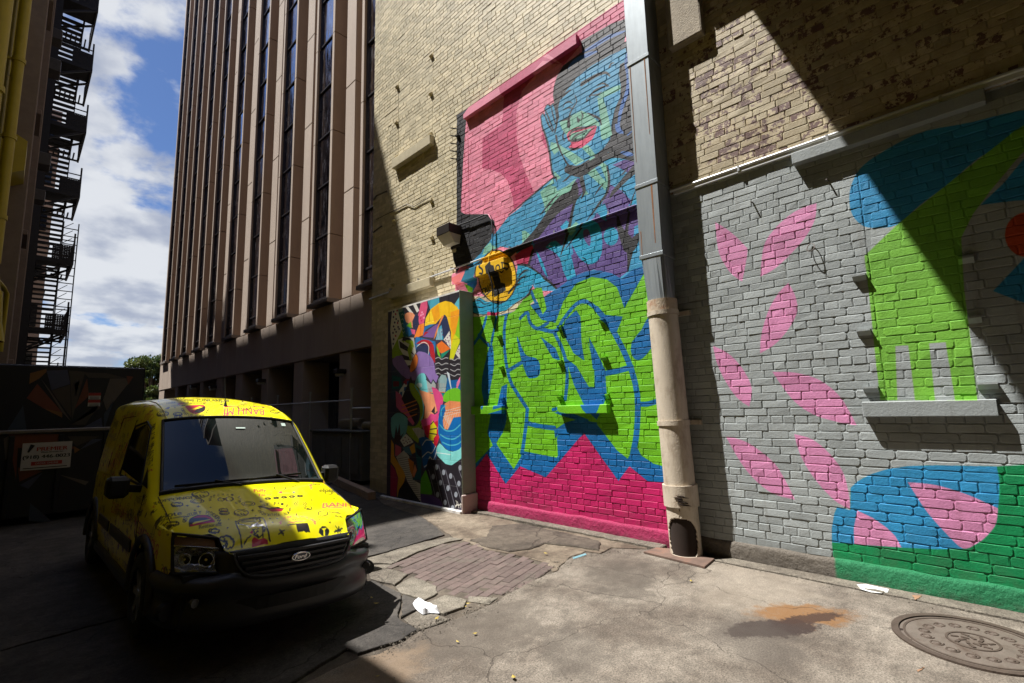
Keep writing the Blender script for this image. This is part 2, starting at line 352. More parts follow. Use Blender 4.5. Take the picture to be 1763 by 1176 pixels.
    p.f([(-20,600),(60,540),(150,450),(220,380),(330,300),(355,320),(330,230),(440,240),(520,250),(760,100),(800,130),(960,160),(1000,500),(1040,1180),(200,1180),(60,980),(40,860),(-100,830),(-260,960),(-430,1060),(-330,980),(-220,870),(-120,730)], BLU)
    p.f([(760,100),(860,140),(770,200),(710,140)], CYN)
    p.f([(325,305),(300,345),(225,410),(255,500),(270,585),(330,560),(400,470),(470,390),(510,300),(440,360),(360,400)], MINT); p.f([(310,360),(360,370),(430,300),(400,280),(350,330)], BLU)
    p.f([(85,715),(110,710),(155,745),(140,780),(90,830)], MINT); p.f([(565,240),(640,200),(700,165),(755,210),(765,330),(735,400),(690,350)], MINT); p.f([(640,205),(680,260),(700,290),(745,330),(700,210)], BLU)
    p.f([(575,390),(610,430),(590,460),(560,440)], MINT); p.f([(330,240),(390,300),(350,320)], MINT)
    # purple coat
    p.f([(475,360),(520,300),(548,330),(565,400),(540,440),(500,470),(520,540),(470,620),(440,700),(390,860),(385,920),(480,1000),(440,1180),(370,1180),(250,1060),(130,980),(190,800),(225,720),(300,620),(400,520),(480,470)], PUR)
    p.f([(770,350),(860,400),(920,460),(990,520),(990,700),(950,860),(910,1030),(830,1090),(760,1040),(640,1015),(500,1070),(440,930),(550,840),(640,620),(700,520),(745,430)], PUR)
    p.f([(790,200),(880,160),(975,170),(970,220),(920,270),(860,230)], PUR); p.f([(475,830),(560,790),(590,900),(500,960)], PUR)
    # light blue lettering and drips over the coat
    p.f([(270,840),(310,800),(350,790),(400,830),(455,850),(480,950),(505,1060),(440,1100),(405,1020),(385,930),(340,880)], CYN)
    p.f([(480,800),(545,720),(600,650),(660,640),(700,700),(712,800),(705,890),(670,950),(610,975),(550,940),(505,880)], CYN, 3)
    p.f([(565,710),(600,700),(622,760),(615,830),(590,810),(565,760)], PUR, 2)
    p.e(780, 755, 57, 72, CYN); p.f([(385,680),(430,630),(470,660),(440,700),(400,710)], CYN)
    p.f([(195,870),(215,890),(250,960),(290,1080),(265,1050),(230,980)], CYN); p.f([(640,540),(730,500),(765,590),(740,640),(700,600)], CYN); p.f([(910,520),(985,440),(990,500)], CYN)
    p.f([(500,500),(560,440),(680,400),(740,440),(640,600),(590,640),(480,700),(455,720),(470,620)], BLU)
    p.f([(505,640),(540,670),(470,750),(440,740),(455,690)], MINT)
    p.f([(960,680),(1000,660),(1010,800),(950,860)], BLU)
    # red patch
    p.f([(30,905),(160,800),(175,850),(135,985),(50,975)], (200, 44, 96))
    # black folds
    for q, w in [([(-20,590),(150,450),(330,300),(355,325)], [6, 10, 8, 5]), ([(500,345),(480,440),(400,490),(330,560),(240,680),(150,790),(20,880)], [20, 70, 80, 70, 60, 60, 10]), ([(548,250),(552,330),(570,400),(550,460)], [20, 26, 18, 8]), ([(545,430),(500,480),(470,600),(440,740),(390,900)], [8, 16, 18, 18, 6]), ([(750,215),(765,320),(745,420),(690,500),(600,620)], [10, 14, 14, 16, 4]), ([(600,625),(520,730),(430,850)], [6, 12, 4]),
                 ([(440,230),(540,250),(640,200),(760,130),(850,130),(960,170)], [40, 55, 40, 34, 20, 6]), ([(970,230),(900,300),(800,410),(770,460)], [50, 34, 24, 4]), ([(830,600),(850,700),(900,790),(930,830),(1000,740)], [10, 30, 60, 70, 20]), ([(980,370),(930,520),(895,740)], [4, 8, 22]), ([(930,830),(920,950),(910,1030)], [50, 18, 6]), ([(370,420),(300,500),(220,600)], [3, 14, 3]), ([(720,350),(690,380),(650,440)], [4, 12, 3]), ([(480,260),(430,310),(400,330)], [3, 12, 3]), ([(850,280),(880,260),(920,200)], [3, 9, 3]), ([(170,870),(135,985)], [20, 14]), ([(60,980),(130,985),(200,1040),(300,1110),(370,1180)], [10, 16, 14, 12, 10])]: p.l(q, w, BLK)
    # ---- big green letters on blue (crop C), magenta foot
    p.view(780, 440, 2.2625)
    p.f([(60,238),(150,240),(250,215),(330,180),(372,150),(420,120),(470,82),(520,62),(570,58),(620,70),(658,92),(700,55),(745,40),(765,150),(850,880),(880,1200),(40,1200)], DBL)
    p.f([(760,880),(688,820),(645,878),(510,690),(362,864),(262,820),(206,890),(132,772),(60,868),(50,1200),(900,1200),(850,884)], MAG)
    G = [[(60,240),(160,236),(208,232),(240,216),(300,140),(326,125),(346,125),(366,208),(350,230),(326,168),(300,190),(345,250),(400,262),(430,180),(480,110),(540,83),(600,93),(640,125),(655,165),(668,205),(745,70),(765,180),(800,500),(838,828),(790,815),(735,780),(715,740),(680,792),(640,760),(560,650),(515,645),(395,712),(405,700),(410,788),(340,775),(275,762),(262,790),(238,832),(172,738),(205,690),(150,745),(60,840)]]
    for g in G: p.f(g, GRN)
    p.f([(515,690),(430,770),(360,862),(262,820),(275,762),(405,788),(430,740)], DBL)
    p.f([(515,640),(560,655),(680,792),(720,760),(740,790),(838,828),(845,880),(765,880),(688,820),(645,878),(510,690)], DBL)
    p.f([(560,655),(600,640),(690,640),(705,700),(680,790),(640,760)], GRN); p.f([(735,590),(800,585),(836,826),(780,810),(735,775),(722,720)], GRN)
    p.f([(172,738),(238,832),(206,888),(132,772),(150,745)], DBL); p.f([(150,610),(210,560),(205,610),(240,690),(238,832),(172,738),(160,690)], GRN); p.f([(148,617),(208,600),(210,640),(195,690),(158,745),(135,690)], DBL)
    p.f([(150,340),(160,420),(145,520),(130,600),(118,560),(112,500),(125,420)], DBL, 3)
    p.f([(178,350),(200,480),(215,560),(150,610),(165,520),(175,440)], GRN); p.f([(190,510),(212,500),(208,590),(170,600)], DBL)
    p.f([(250,312),(282,385),(325,400),(340,430),(335,468),(310,478),(288,468),(262,385)], DBL, 3)
    for q, w in [([(208,232),(200,300),(205,400),(225,490),(260,550),(292,600)], 10), ([(220,446),(272,414)], 10), ([(290,600),(285,660),(270,770)], 12), ([(285,652),(340,665),(395,672)], 12), ([(395,300),(420,350),(440,410),(445,480),(438,560)], 10), ([(340,285),(400,295),(430,250),(480,190),(520,180),(560,208)], 10), ([(560,208),(610,270),(655,350),(690,430),(715,520),(720,600),(715,700),(700,780)], 15), ([(590,460),(640,450),(695,435)], 14), ([(720,578),(760,578),(810,562)], 13), ([(70,360),(110,300),(130,240)], 9), ([(100,310),(140,350)], 9), ([(170,240),(150,340)], 8), ([(262,245),(290,222),(300,260),(330,285),(370,262)], 9), ([(305,140),(330,200),(345,232)], 9), ([(70,400),(68,330)], 7), ([(390,600),(440,590)], 9)]: p.l(q, w, DBL, 4)
    p.f([(480,212),(498,240),(500,330),(512,410),(470,380),(438,320),(425,290),(440,250)], DBL)
    p.f([(440,400),(480,430),(530,512),(552,512),(550,420),(520,320),(560,430),(592,440),(600,545),(580,600),(560,640),(520,600),(470,500)], DBL)
    p.f([(530,318),(572,400),(590,440),(580,470),(545,440)], DBL); p.f([(340,315),(400,360),(420,410),(390,400)], DBL)
    p.f([(570,235),(600,232),(662,238),(640,295),(612,272)], DBL); p.f([(766,235),(782,330),(755,385),(722,408),(698,390),(696,340),(735,290)], DBL, 2)
    p.f([(395,612),(440,600),(470,615),(530,640),(480,680),(398,706),(395,680),(440,650),(480,640),(430,625)], DBL); p.f([(400,585),(440,582),(500,590),(490,620),(430,610)], GRN)
    p.f([(195,580),(205,555),(212,600)], DBL)
    # ---- coin and open hand (crop F)
    p.view(800, 410, 7.84)
    p.f([(-160,200),(0,180),(20,260),(0,330),(-110,400),(-150,300)], BLK)
    p.f([(370,20),(420,0),(480,120),(300,200),(190,280),(250,150)], BLU); p.f([(345,60),(430,130),(330,200),(240,230),(270,130)], MINT)
    p.f([(-140,560),(-60,390),(90,380),(50,480),(-100,700)], PKL); p.f([(0,480),(60,470),(40,560),(-80,640),(-140,560)], (230, 120, 120))
    p.f([(80,385),(230,330),(190,460),(170,580),(60,620),(0,600),(50,490)], (36, 120, 150)); p.f([(60,600),(170,570),(170,620),(100,760),(20,650)], DBL)
    p.f([(0,620),(60,640),(120,680),(100,770),(60,740)], GRN)
    p.f([(560,190),(720,90),(760,130),(620,260)], BLK); p.f([(720,350),(880,380),(1010,470),(1100,600),(960,640),(930,560),(900,700),(820,790),(680,880),(560,980),(400,1010),(250,1030),(120,1010),(90,940),(110,860),(200,800),(300,860),(500,860),(600,720),(700,560)], CYN)
    p.e(448, 520, 262, 366, BLK, -.05, 40); p.e(448, 522, 246, 350, YEL, -.05, 40)
    p.f([(328,395),(372,350),(385,320),(402,345),(405,375),(445,385),(465,470),(490,600),(545,615),(562,705),(400,800),(392,690),(410,660),(375,520),(345,500)], BLK)
    for q, w in [([(288,350),(262,358),(250,400),(282,425),(296,455),(290,492),(258,488)], 17), ([(258,680),(238,700),(240,745),(264,760),(282,730),(275,685),(258,680)], 9), ([(292,745),(288,665),(318,735),(314,640)], 8), ([(332,650),(334,710),(352,700)], 8), ([(352,640),(336,632)], 6), ([(350,600),(362,640),(372,595)], 8), ([(362,640),(366,690)], 8), ([(268,790),(320,745),(365,705)], 12), ([(505,375),(480,395),(478,440),(500,465),(525,440),(524,395),(505,375)], 13), ([(560,350),(565,430)], 13), ([(548,345),(585,350),(594,385),(585,415),(560,425)], 12),
                 ([(720,360),(830,370),(930,420),(1015,480)], [16, 14, 16, 12]), ([(720,540),(800,450),(870,430)], [8, 20, 4]), ([(690,640),(740,560),(840,500)], [30, 22, 4]), ([(600,740),(680,650),(770,620)], [24, 18, 3]), ([(930,640),(890,700),(870,760),(780,830),(680,890),(600,960),(480,1020),(400,1040)], [5, 24, 24, 12, 10, 8, 8, 4]), ([(110,1000),(200,1035),(340,1030)], [6, 9, 5]), ([(90,930),(180,930),(270,945)], [12, 9, 3]), ([(110,860),(200,840),(260,890),(340,880)], [8, 9, 9, 3]), ([(200,790),(160,810),(130,840)], [6, 9, 4]), ([(400,850),(470,860),(540,850)], [12, 14, 6]), ([(410,960),(460,900),(540,860)], [4, 10, 5]), ([(90,940),(100,990),(130,1020)], 8)]: p.l(q, w, BLK)
    p.f([(330,1025),(370,1000),(400,1010),(465,995),(470,1015),(420,1045),(340,1055)], (214, 50, 104))
    # ---- right: grey field, petals, plant shapes
    GR, PK2, BL2, GN2, LG = (160, 166, 166), (212, 138, 180), (44, 138, 188), (0, 132, 76), (120, 182, 60)
    p.view(0, 0, 1)
    p.f([(1150,338),(1400,258),(1640,176),(1763,136),(2300,-60),(3000,2200),(1210,1400),(1205,980),(1170,600)], GR)
    p.view(1180, 280, 1.68)
    for q in ([(87,172),(130,200),(172,240),(180,260),(165,345),(130,318),(102,272),(92,230)], [(380,118),(320,140),(265,185),(228,240),(217,330),(255,310),(300,270),(345,220),(375,165)],
              [(298,348),(318,385),(324,430),(300,480),(260,525),(217,552),(220,500),(240,430),(268,380)], [(80,530),(125,552),(165,595),(192,650),(186,706),(150,680),(115,630),(92,580)],
              [(252,605),(320,608),(390,630),(450,680),(496,760),(440,750),(370,728),(310,685)], [(118,792),(170,805),(225,840),(270,885),(318,975),(250,955),(190,905),(150,850)], [(315,785),(370,802),(425,850),(462,910),(480,1005),(430,975),(375,915),(335,850)]):
        p.f(smooth_leaf(q), PK2)
    p.view(1420, 180, 1.96)
    p.f([(640,25),(500,60),(340,90),(240,135),(150,190),(110,230),(88,280),(84,330),(95,375),(130,410),(180,416),(245,405),(320,340),(420,265),(520,180),(640,110),(760,20)], BL2, 3)
    p.f([(135,510),(245,405),(420,265),(640,90),(760,20),(760,90),(660,170),(560,290),(500,370),(460,450),(470,620),(490,780),(515,998),(188,998),(172,860),(150,640),(135,520)], LG)
    p.f([(238,815),(282,812),(305,998),(245,998)], GR); p.f([(352,806),(408,802),(440,998),(372,998)], GR)
    p.f([(525,340),(600,270),(700,150),(760,110),(760,320),(640,325)], BL2); p.f([(568,630),(672,520),(800,440),(800,700),(660,665)], BL2); p.e(680, 440, 72, 75, (190, 70, 30))
    p.view(1400, 760, 2.826)
    p.f([(92,490),(104,350),(118,320),(180,335),(184,225),(240,180),(330,145),(430,125),(560,116),(895,122),(1100,110),(1600,100),(2200,1300),(900,1300),(120,665),(100,580)], GN2)
    p.f([(92,490),(92,420),(104,350),(118,318),(182,335),(184,225),(215,195),(280,160),(360,135),(460,120),(600,116),(893,122),(906,180),(905,280),(895,350),(880,400),(850,450),(800,495),(730,522),(600,524),(430,516),(200,500)], BL2)
    p.f(smooth_leaf([(460,198),(600,212),(760,262),(900,325),(890,400),(850,455),(800,495),(728,520),(640,440),(560,350),(505,270)], False), PK2)
    p.f([(200,500),(198,420),(215,335),(290,370),(360,420),(400,460),(432,516)], PK2)
    cv.a[..., 3] = np.where(cv.a[..., 3] > .5, cv.a[..., 3], cv.a[..., 3])
    return cv
def smooth_leaf(q, sm=True):
    # keep the two sharp ends of a petal, round its sides
    q = [tuple(a) for a in q]; n = len(q)
    def ang(i):
        a, b, c = map(np.array, (q[i-1], q[i], q[(i+1) % n])); u, v = a-b, c-b; return math.acos(max(-1, min(1, float(u@v/np.linalg.norm(u)/np.linalg.norm(v)))))
    idx = sorted(range(n), key=ang)[:2]; i, j = sorted(idx)
    A = smooth(q[i:j+1], 5, False); B = smooth(q[j:]+q[:i+1], 5, False); return np.vstack([A, B[1:-1]])
BX = 5.50                                   # front face of the block with the collage mural
def paint_board():
    cv = Canvas(6.5, 9.3, -.1, 4.1, .004); p = Paint(cv, BX); K = (34, 28, 36); W = (214, 210, 200)
    p.view(665, 500, 5.88)
    p.f([(-20,-20),(860,-60),(860,2400),(-60,2300)], (60, 52, 70))
    p.f([(60,200),(115,185),(165,400),(60,600),(40,400)], W)
    for x, y in [(75,215),(95,240),(110,205),(72,270),(85,325),(100,290),(120,310),(75,365),(100,420),(85,395),(120,370),(75,495),(95,460),(70,540),(115,330),(130,390),(68,430)]: p.e(x, y, 8, 11, (170, 40, 80) if (x+y) % 2 else (60, 50, 90))
    p.f([(115,185),(165,165),(205,300),(240,440),(230,480),(175,470),(150,330)], (0, 92, 88))
    for y in range(185, 215, 9): p.l([(120, y+12), (165, y-6)], 2.5, W, 0)
    for y in (250, 300, 345, 390, 430): p.l([(150, y), (165, y-14), (175, y+4), (185, y-16)], 3, W, 0)
    p.f([(165,160),(345,100),(360,200),(300,240),(200,230)], K)
    for q in ([(188,165),(215,155),(275,230),(250,240)], [(268,140),(300,130),(335,205),(310,225)], [(345,115),(385,105),(350,150)]): p.f(q, W)
    p.f([(415,95),(535,65),(540,180),(440,200)], (70, 158, 180)); p.f([(535,65),(755,5),(745,60),(690,140),(600,110),(540,170)], K); p.f([(690,140),(750,50),(750,220)], (90, 178, 196)); p.f([(420,110),(445,200),(395,290),(385,180)], (40, 30, 50))
    p.f([(350,130),(415,95),(418,170),(390,290),(370,380),(335,350),(320,260)], (214, 80, 120))
    for x, y in [(355,215),(345,245),(365,235),(340,275),(375,270),(350,300)]: p.f([(x, y), (x+16, y-4), (x+14, y+14), (x-2, y+18)], (240, 150, 180) if x % 2 else (190, 40, 90))
    p.f([(185,245),(240,220),(290,250),(265,310),(270,385),(240,340),(200,320)], (230, 148, 104), 2)
    p.f([(180,260),(200,330),(240,370),(262,440),(230,470),(200,440),(170,360)], (30, 110, 170)); p.f([(200,360),(250,315),(258,385)], (120, 190, 40)); p.f([(245,390),(295,400),(290,450),(260,440)], (220, 90, 130)); p.f([(265,310),(300,240),(330,260),(320,400),(290,450),(295,395),(270,385)], (36, 40, 72))
    p.f([(280,480),(330,350),(385,330),(380,450),(330,470)], (236, 130, 40))
    p.f([(390,360),(400,280),(450,190),(530,130),(600,106),(660,120),(720,170),(735,210),(730,400),(690,480),(620,820),(650,600),(655,420),(620,290),(590,245),(550,280),(500,340),(440,345)], YEL)
    p.f([(455,200),(530,140),(545,270),(490,330)], (236, 160, 10)); p.f([(650,220),(740,190),(730,380),(690,480),(650,370)], (240, 158, 12)); p.f([(400,280),(455,200),(490,330),(390,362)], (246, 206, 40))
    p.f([(740,250),(750,230),(750,520),(680,660),(690,480)], (142, 196, 20)); p.f([(690,440),(750,500),(700,640),(630,820),(615,830),(640,640)], (206, 206, 20)); p.f([(748,540),(748,700),(700,640)], W)
    p.f([(560,290),(590,248),(620,290),(635,400),(600,490),(580,500),(575,420),(550,330)], (34, 44, 80), 3); p.f([(480,500),(500,420),(560,260),(585,255),(540,350),(500,470)], (226, 134, 70))
    p.f([(390,370),(440,345),(495,340),(400,400),(370,470),(380,400)], (30, 110, 170)); p.f([(400,420),(495,350),(530,340),(480,480),(370,470)], (120, 84, 150)); p.f([(370,470),(390,420),(430,420)], (180, 20, 40))
    p.f([(500,500),(530,380),(560,350),(580,500)], (74, 160, 190)); 
    for x in (512, 526, 540, 555): p.l([(x, 500), (x+10, 390)], 4, W, 0)
    p.f([(580,500),(640,410),(655,520),(655,600),(600,520)], W)
    for x, y in [(600,500),(620,480),(640,460),(630,520),(645,560),(610,530),(560,420),(570,450),(735,600),(742,640),(725,620)]: p.e(x, y, 5, 7, (120, 60, 120))
    p.f([(510,550),(560,510),(650,590),(560,640),(530,620)], (232, 114, 30)); p.f([(505,555),(530,600),(555,690),(520,650)], (120, 190, 40)); p.f([(555,640),(645,600),(560,700)], (20, 140, 110))
    # waves
    p.f([(490,560),(520,650),(555,695),(650,600),(640,700),(745,700),(750,920),(660,910),(600,830),(520,870),(495,700)], K)
    for y in (690, 745, 800, 850):
        p.l([(498, y), (530, y-12), (560, y+8), (600, y-8), (625, y-4)], 6, (170, 170, 172)); p.l([(650, y), (690, y+18), (720, y), (750, y+4)], 6, (170, 170, 172))
    p.f([(160,395),(175,470),(150,480),(250,520),(270,600),(262,700),(240,640),(160,650),(60,690),(60,600),(100,520)], (140, 170, 20))
    p.f([(120,500),(200,470),(280,480),(300,630),(260,700),(240,830),(170,800),(140,720),(170,650),(130,580)], W)
    for q in ([(170,470),(240,480),(270,520),(160,510)], [(130,510),(215,570),(290,660),(260,640),(140,580)], [(140,700),(170,650),(250,680),(250,710)], [(145,770),(255,755),(245,820),(180,800)]): p.f(q, K)
    p.f([(150,500),(175,530),(210,500),(270,510),(280,560),(250,640),(262,705),(235,700),(215,600),(235,545)], (150, 180, 20))
    p.f([(300,470),(360,480),(500,520),(490,700),(450,660),(300,600),(285,540)], (30, 110, 170)); p.f([(300,545),(360,500),(430,505),(480,560),(495,730),(460,700),(430,600),(380,540)], (172, 24, 40), 2)
    p.f([(302,600),(330,555),(390,535),(430,580),(420,660),(330,640)], (34, 44, 80), 3); p.l([(310,570),(360,530),(400,530),(430,570),(425,650)], 6, W)
    p.f([(60,700),(160,660),(250,820),(300,640),(360,620),(430,650),(480,720),(500,840),(530,870),(510,940),(475,900),(455,940),(400,850),(340,850),(290,910),(200,890),(100,800)], (136, 108, 170), 2)
    p.f([(240,820),(250,740),(300,640),(322,690),(300,790),(262,825)], (236, 130, 50), 2); p.l([(300,640),(322,690),(305,780),(262,825)], 4, K)
    p.f([(55,740),(150,850),(180,900),(100,1100),(50,1100)], (50, 60, 80)); p.f([(60,860),(140,880),(170,990),(60,1000)], (0, 92, 88)); p.f([(70,920),(130,920),(130,970),(70,975)], (110, 30, 40))
    p.f([(290,1000),(300,900),(340,845),(390,845),(410,920),(430,1020),(460,1080),(400,1110),(330,1070)], (110, 196, 200), 3); p.e(335, 960, 30, 25, (200, 225, 225))
    p.f([(405,900),(455,945),(475,905),(500,945),(500,1040),(425,1030)], (150, 165, 165)); p.f([(530,900),(560,850),(600,855),(620,900),(600,1035),(530,1030)], (140, 168, 170)); p.l([(425,1030),(500,1040)], 5, (220, 140, 90), 0); p.l([(530,1028),(600,1032)], 5, (220, 140, 90), 0)
    for x in range(420, 610, 16): p.l([(x, 940), (x, 1028)], 2.5, (196, 150, 140), 0)
    p.l([(405,900),(455,945),(475,905),(505,950),(530,880),(560,845),(605,855),(620,900),(600,1035)], 7, K, 0)
    p.f([(620,880),(660,910),(750,900),(750,1040),(600,1040)], (0, 96, 160)); p.f([(430,1040),(600,1040),(560,1120),(480,1060)], (0, 130, 130))
    p.f([(612,820),(640,840),(672,1080)], (206, 216, 222)); p.f([(700,1050),(715,930),(750,870),(745,930)], (226, 120, 160))
    p.f([(570,1110),(600,1030),(680,990),(750,1010),(760,1150),(640,1140)], (110, 190, 30), 3)
    p.f([(170,960),(200,900),(250,890),(245,960),(155,1130),(125,1080),(130,1020)], (210, 214, 206)); p.f([(170,930),(200,900),(250,890),(200,960)], (150, 40, 60))
    for x, y in [(150,1050),(190,1000),(220,940)]: p.f([(x-10, y-20), (x+14, y-24), (x+10, y+24), (x-12, y+18)], (30, 90, 150))
    p.view(665, 690, 5.88)
    p.f([(95,-100),(150,-60),(290,220),(270,250),(180,150),(100,60)], (200, 90, 130)); p.f([(155,-20),(250,-250),(330,60),(320,190),(290,230),(240,140)], K)
    for y in (10, 50, 95, 150): p.l([(160, y+40), (310, y-15)], 7, (226, 130, 40), 0)
    p.f([(240,-180),(330,-130),(370,0),(380,140),(330,400),(310,420),(210,330),(190,250),(290,260),(340,170),(330,40),(250,-80)], (140, 166, 20), 3); p.l([(290,-150),(365,-20),(375,120),(350,200)], 12, (110, 196, 200)); p.l([(372,-60),(390,60),(385,160),(345,250)], 7, K)
    p.f([(330,-110),(400,-90),(530,-50),(560,60),(480,140),(440,200),(380,200),(392,60)], (230, 150, 106)); p.f([(455,110),(492,55),(492,140)], K); p.f([(460,-140),(560,-70),(575,20),(530,140),(540,330),(500,470),(450,400),(390,330),(350,200),(420,175),(450,130),(520,120)], (216, 70, 130), 2); p.f([(380,260),(450,240),(520,200),(548,330),(505,475),(450,420),(400,350)], (196, 20, 50))
    p.f([(450,240),(470,200),(510,265),(510,340),(480,380),(482,470),(440,465),(430,370)], (214, 200, 20));
    for q in ([(450,240),(480,210)], [(445,290),(512,280)], [(440,330),(510,340)], [(435,405),(482,410)]): p.l(q, 7, K, 0)
    p.f([(590,30),(640,0),(750,10),(765,160),(680,170),(630,290),(590,290),(570,220),(590,130)], (232, 142, 92))
    for k in range(8):
        p.l([(590+k*22, 90), (575+k*26-60, 290)], 3, W, 0); p.l([(570, 110+k*26), (760, 60+k*26)], 3, W, 0) if k < 3 else None
        if k < 6: p.l([(560+k*18, 130+k*6), (640+k*10, 250+k*4)], 3, W, 0)
    p.f([(550,40),(590,40),(600,100),(570,170),(580,280),(620,300),(680,170),(765,160),(768,470),(700,515),(620,500),(560,440),(525,330),(525,200)], (0, 104, 176), 1)
    for q in ([(540,240),(600,300),(680,300),(750,240)], [(545,340),(610,380),(690,385),(765,330)], [(570,420),(640,450),(720,440),(768,400)], [(555,150),(560,90),(600,50)]): p.l(q, 8, (80, 180, 200))
    p.f([(540,430),(600,490),(670,515),(740,490),(768,460),(768,570),(700,640),(630,650),(560,610),(500,520)], (130, 214, 210), 2)
    p.l([(505,525),(580,535),(650,545)], 5, (225, 235, 235)); 
    p.f([(260,280),(330,270),(385,300),(390,370),(330,390)], (190, 186, 176)); 
    for x in range(285, 385, 14): p.l([(x, 285), (x+4, 375)], 3, (110, 100, 96), 0)
    p.f([(330,380),(420,375),(500,470),(500,600),(440,560),(400,680),(370,650),(360,480)], (10, 84, 150), 2)
    for q in ([(365,450),(400,400),(440,400)], [(365,570),(420,520),(460,530),(500,460)], [(385,670),(420,640),(440,570),(470,600),(495,560),(510,500)]): p.l(q, 7, W)
    p.f([(50,170),(100,125),(160,130),(215,180),(200,330),(140,400),(60,360)], (104, 168, 168), 3); p.l([(50,165),(100,120),(160,125),(215,170)], 8, K)
    p.f([(75,420),(100,250),(115,330),(135,230),(145,360),(180,320),(130,430)], (64, 40, 46)); p.f([(140,400),(200,335),(250,380),(275,420),(180,465)], W, 1)
    for x, y in [(170,400),(190,370),(200,410),(225,390),(180,430),(215,425),(240,415)]: p.e(x, y, 6, 7, (110, 60, 70))
    p.f([(50,390),(75,440),(80,560),(130,640),(200,740),(180,820),(110,980),(110,900),(120,780),(90,680),(45,620)], (222, 158, 20)); p.f([(45,640),(90,700),(118,790),(100,975),(40,960)], (168, 30, 80)); p.f([(90,440),(150,470),(150,560),(90,560)], (200, 90, 110))
    p.f([(100,570),(180,500),(230,560),(270,800),(345,840),(355,1030),(300,960),(215,820),(180,720),(130,640)], (196, 192, 180))
    for k in range(22): p.l([(118+k*8.5, 590+k*20), (215+k*7, 570+k*21)], 3, (90, 80, 80), 0)
    p.f([(220,580),(280,620),(270,780),(240,700)], (206, 120, 30)); p.f([(160,470),(240,460),(260,560),(190,520)], (70, 110, 130)); p.f([(235,470),(285,430),(300,520),(260,540)], (206, 150, 40)); p.f([(285,430),(360,470),(360,560),(350,800),(270,800),(320,700),(300,560)], (30, 90, 100)); p.f([(300,470),(355,500),(358,580),(310,540)], (20, 30, 60)); p.f([(265,740),(290,640),(310,700),(280,780)], (226, 140, 90))
    p.f([(190,810),(215,830),(350,1030),(110,985),(130,900)], (28, 24, 28)); p.f([(350,790),(400,700),(470,900),(460,950),(345,940)], (90, 170, 20), 1); p.f([(345,940),(470,960),(540,1000),(580,1075),(355,1035)], (86, 60, 120))
    p.f([(400,690),(430,590),(500,600),(520,560),(600,640),(660,655),(768,580),(775,1060),(710,1105),(585,1078),(540,980),(470,950),(450,850)], K)
    for q in ([(480,660),(580,1090)], [(530,650),(645,1090)], [(600,700),(700,1090)], [(680,760),(770,1050)], [(430,700),(495,960)], [(735,700),(770,800)]): p.l(q, 4, (150, 150, 160), 0)
    for x, y in [(510,672),(475,768),(580,725),(548,830),(652,762),(625,885),(595,1030),(520,950),(705,950),(735,838),(748,678),(672,1085)]: p.e(x, y, 17, 29, (150, 155, 165))
    for q in ([(705,1010),(715,1040),(700,1075),(725,1050),(735,1085)], [(720,1020),(735,1060),(755,1040),(750,1080)], [(700,1060),(760,1050)]): p.l(q, 5, W)
    return cv
# ------------------------------------------------------------------ painted brick building on the right
def img_uv(nt, cv, X_off=None):
    N, L = nt.nodes, nt.links; g = N.new('ShaderNodeNewGeometry'); s = N.new('ShaderNodeSeparateXYZ'); L.new(g.outputs['Position'], s.inputs[0]); c = N.new('ShaderNodeCombineXYZ')
    for k, (ax, a, b) in enumerate(((1, cv.u0, cv.u1), (2, cv.v0, cv.v1))):
        m = N.new('ShaderNodeMapRange'); m.clamp = False; m.inputs['From Min'].default_value = a; m.inputs['From Max'].default_value = b; L.new(s.outputs[ax], m.inputs['Value']); L.new(m.outputs[0], c.inputs[k])
    return c.outputs[0], s
def nmath(nt, op, a, b=None, c=None, clamp=False):
    n = nt.nodes.new('ShaderNodeMath'); n.operation = op; n.use_clamp = clamp
    for i, x in enumerate((a, b, c)):
        if x is None: continue
        if isinstance(x, (int, float)): n.inputs[i].default_value = x
        else: nt.links.new(x, n.inputs[i])
    return n.outputs[0]
def nnoise(nt, vec, scale, detail=5, rough=.6):
    n = nt.nodes.new('ShaderNodeTexNoise'); n.inputs['Scale'].default_value = scale; n.inputs['Detail'].default_value = detail; n.inputs['Roughness'].default_value = rough; nt.links.new(vec, n.inputs['Vector']); return n.outputs['Fac']
def nrange(nt, v, a, b, c=0.0, d=1.0, sm=True):
    n = nt.nodes.new('ShaderNodeMapRange'); n.interpolation_type = 'SMOOTHSTEP' if sm else 'LINEAR'
    for k, x in zip(('From Min', 'From Max', 'To Min', 'To Max'), (a, b, c, d)): n.inputs[k].default_value = x
    nt.links.new(v, n.inputs['Value']); return n.outputs[0]
def nmix(nt, f, a, b, blend='MIX'):
    n = nt.nodes.new('ShaderNodeMix'); n.data_type = 'RGBA'; n.blend_type = blend
    for k, x in (('Factor', f), ('A', a), ('B', b)):
        if isinstance(x, tuple): n.inputs[k].default_value = (*x[:3], 1)
        elif isinstance(x, (int, float)): n.inputs[k].default_value = x
        else: nt.links.new(x, n.inputs[k])
    return n.outputs['Result']
